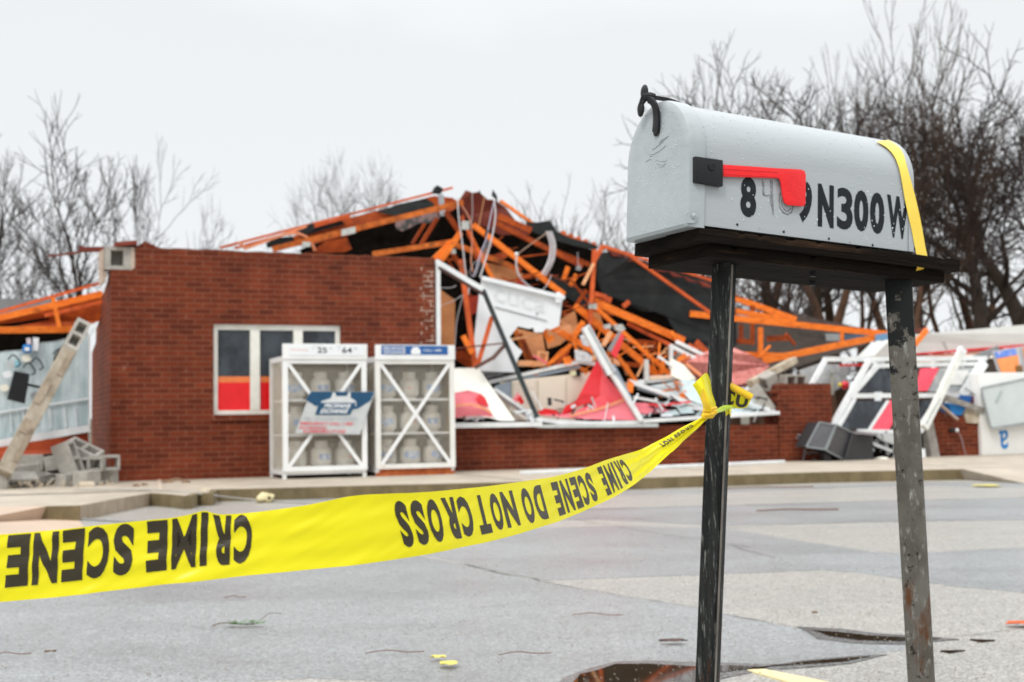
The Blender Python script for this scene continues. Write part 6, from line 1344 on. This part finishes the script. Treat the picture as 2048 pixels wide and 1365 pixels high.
# items on the pavement
def flat(px0, px1, z, m_, name, label, cat, w=.05, t=.03):
    a, b = G(*px0, z), G(*px1, z); s = (b - a).normalized().cross(Z)
    return G_(name, label, cat, [("x", bevel(box((a + b) / 2 + Z * t / 2, (b - a) / 2, s * w / 2, Z * t / 2), .006, 1), m_)])
flat((1044, 950), (1566, 927), KERB, WHITE, "white_rail", "long straight white rail lying on the pavement along the wall", "rail", .10, .045)
flat((316, 962), (322, 1008), .0, mat("pale_stick_wood", (.6, .5, .4), (.3, .22, .16), rough=.8, scale=30), "broken_stick", "pale broken stick propped on the chipped kerb", "stick", .05, .14)
RUB = mat("brown_rubble", (.30, .19, .11), (.14, .08, .05), rough=.9, scale=20)
k = 0
for px, py, r_, lab in ((335, 966, .055, "brown crumb of masonry nearest the broken stick"), (352, 962, .06, "dark brown lump on the pavement above the chipped kerb"), (372, 966, .045, "small brown lump at the right of the kerb crumbs"), (272, 973, .035, "tiny brown chip left of the broken stick"), (288, 971, .03, "tiny dark chip just left of the broken stick"), (412, 983, .06, "pale broken kerb chip at the end of the chipped kerb")):
    V, F = ball(G(px, py, KERB) + Z * .01, r_, 7, (1.3, .8, .5)); G_("rubble_chip", lab, "rubble", [("x", ([v + Vector((noise.noise(v * 30), noise.noise(v * 30 + Vector((4, 4, 4))), 0)) * .03 for v in V], F), RUB if k < 5 else TANB, 30)], "masonry chips on the chipped kerb"); k += 1
V, F = ball(G(530, 1006, 0) + Z * .04, .075, 8, (1.2, .9, .8)); G_("foam_lump", "pale yellow foam lump in the gutter above the tape", "foam", [("x", ([v + Vector((1, 1, 1)) * noise.noise(v * 25) * .05 for v in V], F), mat("yellow_foam", (.72, .62, .36), rough=.9), 50)])
G_("ground_cable", "thin grey cable trailing from the kerb across the lot at the left", "cable", [("x", tube([G(a, b, z) + Z * .01 for a, b, z in ((-120, 1031, .06), (0, 1033.5, .05), (90, 1035, .02), (145, 1040, .0), (200, 1043, 0), (300, 1048, 0), (340, 1052, 0))], .010, 6), GREY, 60)])
G_("ground_cable", "pale cable strung low from the broken stick to the gutter", "cable", [("x", tube(smoothpath([G(150, 983, KERB) + Z * .02, G(300, 984, KERB) + Z * .02, G(400, 992, .10) + Z * .02, G(520, 1005, .0) + Z * .02, G(700, 1014, 0) + Z * .02], 5), .009, 6), mat("pale_wire", (.42, .40, .37), rough=.5), 60)])
# leaves, twigs and bits on the asphalt
def leafy(px, py, n, sp_, cols, name, label, cat, size=.02, flat_=False):
    c = G(px, py, .008); rr = random.Random(px); V, F, mi = [], [], []
    for i in range(n):
        p = c + Vector((rr.uniform(-sp_, sp_), rr.uniform(-sp_, sp_) * .5, rr.uniform(0, .012) + .003)); a = rr.uniform(0, 6.28); d = Vector((math.cos(a), math.sin(a), rr.uniform(-.1, .4))).normalized() * size * rr.uniform(.6, 1.4); s = Vector((-d.y, d.x, 0)).normalized() * size * .28
        k_ = len(V); V += [p, p + d * .5 + s, p + d + Z * .002, p + d * .5 - s]; F.append((k_, k_ + 1, k_ + 2, k_ + 3)); mi.append(rr.randrange(len(cols)))
    o = add(name, (V, F, mi), cols); return tag(o, label, cat)
GRN = mat("weed_green", (.07, .22, .02), (.035, .12, .012), rough=.6, scale=40); OLV = mat("weed_brown", (.16, .10, .05), rough=.7)
YL = mat("yellow_leaf", (.68, .60, .14), (.5, .42, .08), rough=.6, scale=60)
wd_ = thing("weed_sprig", "small green torn weed sprig lying on the asphalt below the tape", "weed", G(485, 1248))
c = G(487, 1249, .012); rr = random.Random(5); V, F = [], []
for i in range(90):
    x = rr.uniform(-.055, .075); p = c + Vector((x, rr.uniform(-.02, .02), rr.uniform(0, .012))); a = rr.uniform(-.9, .9) + (math.pi if rr.random() < .4 else 0)
    d = Vector((math.cos(a), math.sin(a) * .6, rr.uniform(0, .35))) * rr.uniform(.014, .034); s = Vector((-d.y, d.x, .002)).normalized() * .0034; k_ = len(V); V += [p - s, p + d * .6 - s * .7, p + d, p + d * .6 + s * .7, p + s]; F.append(tuple(range(k_, k_ + 5)))
add("leaves", (V, F), GRN, wd_); add("stem", tube(smoothpath([G(425, 1252, .01), G(440, 1247, .014), G(458, 1246, .014), G(480, 1249, .012), G(508, 1249, .012)], 4), .0022, 5), OLV, wd_)
add("stalk", tube(smoothpath([G(513, 1247, .01), G(524, 1238, .02), G(540, 1227, .02), G(563, 1228, .02)], 4), .0013, 5), OLV, wd_)
def leaf(px, py, w_, h_, rot, m_, name, label, cat, group=None):
    c = G(px, py, .010); n_l = 14; P = []
    for i in range(n_l):
        a = 2 * math.pi * i / n_l; rr_ = 1 + .25 * noise.noise(Vector((px + i * .9, py, 0)) * 1.3) * (1 + (i % 2)); x, y = math.cos(a) * w_ * rr_, math.sin(a) * h_ * rr_
        P.append(c + Vector((x * math.cos(rot) - y * math.sin(rot), x * math.sin(rot) + y * math.cos(rot), .002 + .006 * abs(math.sin(a * 2)))))
    return G_(name, label, cat, [("x", prism(P, (0, 0, .0015)), m_)], group)
leaf(898, 1330, .030, .030, .3, YL, "fallen_leaf", "larger yellow leaf on the asphalt below the CROSS lettering", "leaf", "leaves on the lot"); leaf(876, 1317, .026, .018, -.2, YL, "fallen_leaf", "smaller yellow-green leaf just above the larger yellow one", "leaf", "leaves on the lot")
leaf(1975, 972, .15, .16, 0, YL, "fallen_leaf", "yellow leaf patch near the right apron beyond the grey post", "leaf", "leaves on the lot")
leaf(1345, 1284, .05, .02, 0, mat("dark_wet_leaf", (.06, .02, .01), rough=.4), "fallen_leaf", "dark wet leaf left of the scraped mailbox post", "leaf", "leaves on the lot")
leaf(1630, 1233 - 5, .012, .012, 0, OLV, "fallen_leaf", "tiny brown leaf between the two mailbox posts", "leaf", "leaves on the lot"); leaf(100, 1306, .02, .008, .2, OLV, "fallen_leaf", "small brown leaf tip at the lower left", "leaf", "leaves on the lot")
leaf(2052, 1249, .07, .035, 0, WOODR, "orange_chip", "orange chip at the right picture edge on the lot", "chip")
for px, py, l_, rot, lab in ((790, 1305, .10, .1, "thin brown twig lying left of the puddle"), (1050, 1308, .09, .15, "long thin twig nearer the puddle"), (1195, 1230, .10, -.1, "reddish twig in the middle of the blue grey asphalt"), (20, 1309, .07, .2, "dark twig at the lower left edge"), (470, 1195, .05, .3, "short twig just below the tape"), (1595, 1020, .35, .05, "brown twig beside the long far crack"), (1540, 975, .5, .1, "brown debris line in the gutter by the kerb")):
    a = G(px, py, .012); d = Vector((math.cos(rot), math.sin(rot), 0)) * l_
    G_("twig", lab, "twig", [("x", tube(smoothpath([a - d, a - d * .3 + Vector((0, .012, .006)), a + d * .4, a + d], 3), .0017 if l_ < .2 else .006, 5), mat("twig_brown", (.22, .10, .05), (.12, .05, .03), rough=.8))], "twigs on the lot")
# scattered grit: too many to count
gv, gf = [], []
rr = random.Random(11)
for i in range(2600):
    px, py = rr.uniform(-50, 2100), 1000 + (rr.random() ** .6) * 380
    p = G(px, py, .006); s = rr.uniform(.0008, .0028) * (1 + .15 * p.y); k_ = len(gv)
    gv += [p + Vector((s, 0, 0)), p + Vector((-s * .5, s * .8, 0)), p + Vector((-s * .5, -s * .8, 0)), p + Vector((0, 0, s * .8))]; gf += [(k_, k_ + 1, k_ + 3), (k_ + 1, k_ + 2, k_ + 3), (k_ + 2, k_, k_ + 3)]
tag(add("grit", (gv, gf), mat("grit", (.16, .12, .09), (.36, .32, .27), rough=.9, scale=3)), kind='stuff', label="fine brown grit scattered over the wet asphalt", cat="grit")

# ------------------------------------------------------------------ bare trees
BARK = mat("bark", (.055, .038, .028), (.025, .018, .013), rough=.9, scale=3)
BARKB = mat("brown_bark", (.10, .045, .022), (.05, .023, .012), rough=.9, scale=3)
TWIG = mat("winter_twigs", (.030, .017, .012), (.016, .009, .007), rough=.9, scale=1)
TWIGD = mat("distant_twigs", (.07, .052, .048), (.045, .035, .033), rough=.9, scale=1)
TWIGO = mat("olive_twigs", (.055, .026, .011), (.030, .015, .007), rough=.9, scale=1)
def tree_geo(seed, H=10., r0=.16, fork=.28, spread=24, lev=6, kids=3, upw=.14, side_=.5, trunkn=1, rmin=.009):
    rn = random.Random(seed); TV, TF, CV, CF = [], [], [], []
    def addtube(P, rs, n, VV, FF):
        k0 = len(VV)
        for i, p in enumerate(P):
            a = (P[min(i + 1, len(P) - 1)] - P[max(i - 1, 0)]).normalized(); s = a.cross(Vector((.31, .87, .2))).normalized(); b = a.cross(s)
            for k in range(n): an = 6.2832 * k / n; VV.append(p + (s * math.cos(an) + b * math.sin(an)) * rs[i])
        for i in range(len(P) - 1):
            for k in range(n): FF.append((k0 + i * n + k, k0 + i * n + (k + 1) % n, k0 + (i + 1) * n + (k + 1) % n, k0 + (i + 1) * n + k))
    def grow(p, d, L_, r, l):
        nseg = 5 if l > 3 else (4 if l > 1 else 3); P = [p]; rs = [r]; q = p.copy(); dd_ = d.copy(); kp = []
        for i in range(nseg):
            dd_ = (dd_ + Vector((rn.gauss(0, .075), rn.gauss(0, .075), rn.gauss(0, .05) + upw * .32))).normalized(); q = q + dd_ * L_ / nseg; P.append(q.copy()); rs.append(max(rmin * (1 if l > 1 else .75 - .5 * (i + 1) / nseg * (l == 0)), r * (1 - .42 * (i + 1) / nseg))); kp.append((q.copy(), dd_.copy(), rs[-1]))
        if l >= lev - 1: addtube(P, rs, 7, TV, TF)
        else: addtube(P, rs, 5 if l > 2 else 3, CV, CF)
        if l == 0: return
        nk = kids if rn.random() < .75 else kids - 1
        for k in range(nk):
            an = 6.2832 * (k / nk + rn.random() * .3); th = R(spread * rn.uniform(.6, 1.35)); b1 = dd_.cross(Vector((.2, .3, .9))).normalized(); b2 = dd_.cross(b1)
            nd = (dd_ * math.cos(th) + (b1 * math.cos(an) + b2 * math.sin(an)) * math.sin(th)).normalized(); grow(q, nd, L_ * rn.uniform(.66, .86), rs[-1] * rn.uniform(.66, .90), l - 1)
        for (pp_, d2, r2) in kp[1 if l == lev else 0:-1]:
            if rn.random() < side_ and l >= 1:
                an = rn.uniform(0, 6.28); th = R(rn.uniform(35, 65)); b1 = d2.cross(Vector((.2, .3, .9))).normalized(); b2 = d2.cross(b1)
                nd = (d2 * math.cos(th) + (b1 * math.cos(an) + b2 * math.sin(an)) * math.sin(th)).normalized(); grow(pp_, nd, L_ * rn.uniform(.45, .7), r2 * rn.uniform(.35, .55), max(0, l - 2))
    for tnk in range(trunkn):
        grow(Vector((0, 0, 0)), Vector((rn.uniform(-.12, .12), rn.uniform(-.12, .12), 1)).normalized(), H * fork, r0, lev)
    zm = max(v.z for v in CV); s = H / zm
    return ([v * s for v in TV], TF), ([v * s for v in CV], CF)
PROTO = {}
def proto(key, mats, **kw):
    (TV, TF), (CV, CF) = tree_geo(**kw)
    tm = bpy.data.meshes.new("trunk"); tm.from_pydata([tuple(v) for v in TV], [], TF); tm.materials.append(mats[0]); tm.polygons.foreach_set('use_smooth', [True] * len(TF))
    cm = bpy.data.meshes.new("crown"); cm.from_pydata([tuple(v) for v in CV], [], CF); cm.materials.append(mats[1])
    PROTO[key] = (tm, cm)
proto('fan', (BARK, TWIG), seed=3, H=10, r0=.20, fork=.19, spread=19, lev=8, kids=2, upw=.19, side_=.42, rmin=.0088)
proto('fan2', (BARK, TWIG), seed=14, H=10, r0=.20, fork=.17, spread=21, lev=8, kids=2, upw=.19, side_=.42, rmin=.0088)
proto('oak', (BARK, TWIG), seed=8, H=10, r0=.34, fork=.18, spread=29, lev=8, kids=2, upw=.07, side_=.5, rmin=.0105)
proto('round', (BARK, TWIG), seed=62, H=10, r0=.20, fork=.44, spread=32, lev=6, kids=3, upw=.02, side_=.5, rmin=.017)
proto('tall', (BARKB, TWIGO), seed=21, H=10, r0=.20, fork=.27, spread=14, lev=8, kids=2, upw=.24, side_=.45, rmin=.0105)
proto('thick', (BARKB, TWIG), seed=33, H=10, r0=.26, fork=.19, spread=25, lev=8, kids=2, upw=.12, side_=.45, rmin=.0105)
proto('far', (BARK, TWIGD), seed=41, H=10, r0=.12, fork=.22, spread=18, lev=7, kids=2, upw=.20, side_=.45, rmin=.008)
proto('brush', (BARKB, TWIGO), seed=55, H=10, r0=.12, fork=.16, spread=26, lev=6, kids=2, upw=.18, side_=.4, trunkn=3, rmin=.014)
TREEG = "bare trees behind the wrecked shop"
def tree(key, px, ytop, d, wid, rz, label):
    b = G(px, 860, 0) if False else None
    r = ray(px, 845); p = CAM + r * d; p.z = -.06
    top = CAM + ray(px, ytop) * d; h = top.z - p.z
    t = bpy.data.objects.new("bare_tree", None); COL.objects.link(t); t.location = p; t.rotation_euler = (0, 0, rz); s = h / 10
    t.scale = (s * wid, s * wid, s); tag(t, label, "tree", TREEG)
    tm, cm = PROTO[key]
    for n_, me in (("trunk", tm), ("crown", cm)):
        o = bpy.data.objects.new(n_, me); COL.objects.link(o); o.parent = t
    return t
TR = [('fan', 50, 175, 40, 1.0, 0.3, "tall bare tree furthest left behind the porch roof"), ('fan2', 150, 185, 38, 1.05, 2.1, "bare tree with several upright limbs just left of the brick corner"), ('fan', 215, 240, 44, .70, 4.0, "bare tree spreading over the left end of the brick wall"), ('fan2', -60, 300, 38, 1.2, 5.0, "bare tree cut by the left picture edge"),
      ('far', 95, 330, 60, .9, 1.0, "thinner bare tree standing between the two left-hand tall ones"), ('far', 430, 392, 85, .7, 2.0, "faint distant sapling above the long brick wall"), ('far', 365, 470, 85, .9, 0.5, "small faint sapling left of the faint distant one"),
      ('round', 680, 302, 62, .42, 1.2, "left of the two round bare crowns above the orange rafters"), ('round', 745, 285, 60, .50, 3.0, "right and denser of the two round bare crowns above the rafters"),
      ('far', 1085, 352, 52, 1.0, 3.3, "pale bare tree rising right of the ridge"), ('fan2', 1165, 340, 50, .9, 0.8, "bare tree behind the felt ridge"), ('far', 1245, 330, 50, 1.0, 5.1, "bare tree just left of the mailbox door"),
      ('tall', 1415, 110, 48, .8, 0.2, "slender bare tree directly above the mailbox flag hinge"), ('thick', 1520, 80, 46, .85, 1.7, "twiggy bare tree above the middle of the mailbox"), ('tall', 1470, 250, 44, 1.1, 4.4, "olive-brown bare tree low over the mailbox roof"), ('far', 1580, 95, 60, .9, 2.9, "pale bare tree reaching high behind the mailbox"),
      ('oak', 1600, 130, 40, .95, 3.9, "bare tree whose trunk shows under the plank between the posts"), ('thick', 1655, 120, 36, .9, 0.9, "thick twin-limbed tree seen under the plank near the grey post"), ('thick', 1690, 150, 44, 1.0, 5.5, "dense bare tree behind the rear half of the mailbox"),
      ('tall', 1830, -90, 34, .75, 2.4, "tallest straight brown tree right of the mailbox"), ('tall', 1890, 20, 38, .8, 5.2, "straight bare tree beside the tallest brown one"), ('oak', 2005, 60, 34, .95, 0.6, "big dark spreading tree near the right picture edge"),
      ('thick', 1780, 210, 46, 1.0, 3.3, "twiggy tree behind the strapped end of the mailbox"), ('thick', 1935, 240, 42, 1.1, 1.3, "dark bare tree above the white canopy"), ('oak', 2090, 60, 36, 1.0, 2.2, "large bare tree cut by the right picture edge"), ('far', 1740, 60, 62, .9, 4.1, "pale distant tree above the strapped mailbox end"), ('far', 1950, 150, 55, 1.0, 5.9, "bare tree half hidden behind the big dark spreading one"),
      ('tall', 1560, 130, 42, .9, 1.9, "straight brown bare tree rising right of the flag"), ('tall', 1720, 60, 40, .8, 3.0, "straight brown bare tree above the house number"), ('thick', 1860, 120, 40, .8, 4.6, "bare tree close behind the yellow strap"), ('brush', 1290, 430, 44, .9, 0.0, "reddish brown brush below the mailbox door"), ('brush', 1225, 470, 42, .9, 1.0, "low brown brush over the felt ridge"), ('brush', 1385, 440, 42, 1.0, 2.5, "brown brush showing beside the plank's left end"), ('brush', 1530, 480, 40, 1.2, 3.7, "brown thicket between the mailbox posts")]
for a_ in TR: tree(*a_)
# far field edge behind everything
tag(add("far_field", ([Vector((-250, 70, -.05)), Vector((250, 95, -.05)), Vector((260, 99, 1.6)), Vector((-260, 74, 1.3))], [(0, 1, 2, 3)]), mat("far_bank", (.16, .15, .12), (.10, .09, .07), rough=.95, scale=.3)), kind='structure')

# splinters, shards and crumbs strewn through the wreck: too many to count
def strew(name, n, area, vr, m_, size, seed, label):
    rr = random.Random(seed); gs_ = []
    for i in range(n):
        t_ = rr.random(); a_, b_ = area(t_, rr); v = rr.uniform(*vr); p = W(a_, b_, v)
        an = rr.gauss(.3, .8); d = (U * math.cos(an) + Z * math.sin(an) + N * rr.uniform(-.5, .5)).normalized() * rr.uniform(*size) / 2
        gs_.append(bar(p - d, p + d, rr.uniform(.008, .032), .012) if rr.random() < .8 else bar(p - d * .4, p + d * .4, rr.uniform(.04, .12), .01))
    o = add(name, join(*gs_), m_); tag(o, label, "debris", None, 'stuff')
pile = lambda t, r: (1080 + 330 * t, 640 + 75 * t + r.uniform(0, 95))
wallt = lambda t, r: (920 + 620 * t, 838 - 10 * t - r.random() ** 2 * 34)
atti = lambda t, r: (905 + 290 * t, 470 + 110 * t + r.uniform(-20, 90))
strew("splinters", 55, pile, (.3, 1.0), WOOD, (.15, .6), 1, "orange splinters strewn through the middle of the wreck")
strew("splinters", 34, pile, (.4, 1.1), WOODP, (.1, .4), 2, "pale splinters strewn through the middle of the wreck")
strew("splinters", 34, atti, (.6, 1.6), WOODD, (.2, .9), 3, "dark orange splinters hanging in the torn attic")
strew("scraps", 26, wallt, (-.02, .12), WHITE2, (.08, .3), 4, "white scraps strewn along the low wall")
strew("scraps", 40, wallt, (.0, .14), mat("dark_scraps", (.05, .045, .045), (.02, .02, .02), rough=.7), (.06, .25), 5, "dark scraps strewn along the low wall")
strew("scraps", 26, wallt, (.0, .12), GLASSP, (.05, .2), 6, "pale glass bits strewn along the low wall")
strew("masonry_crumbs", 70, lambda t, r: (2 + 225 * t, 966 - 4 * t + r.uniform(0, 14)), (-1.2, -.5), TANB, (.03, .12), 7, "masonry crumbs around the foot of the rubble heap")
strew("scraps", 60, lambda t, r: (1600 + 255 * t, 905 + r.uniform(-45, 18)), (-.1, .1), GREY, (.05, .3), 8, "grey scraps tangled under the fallen frames")
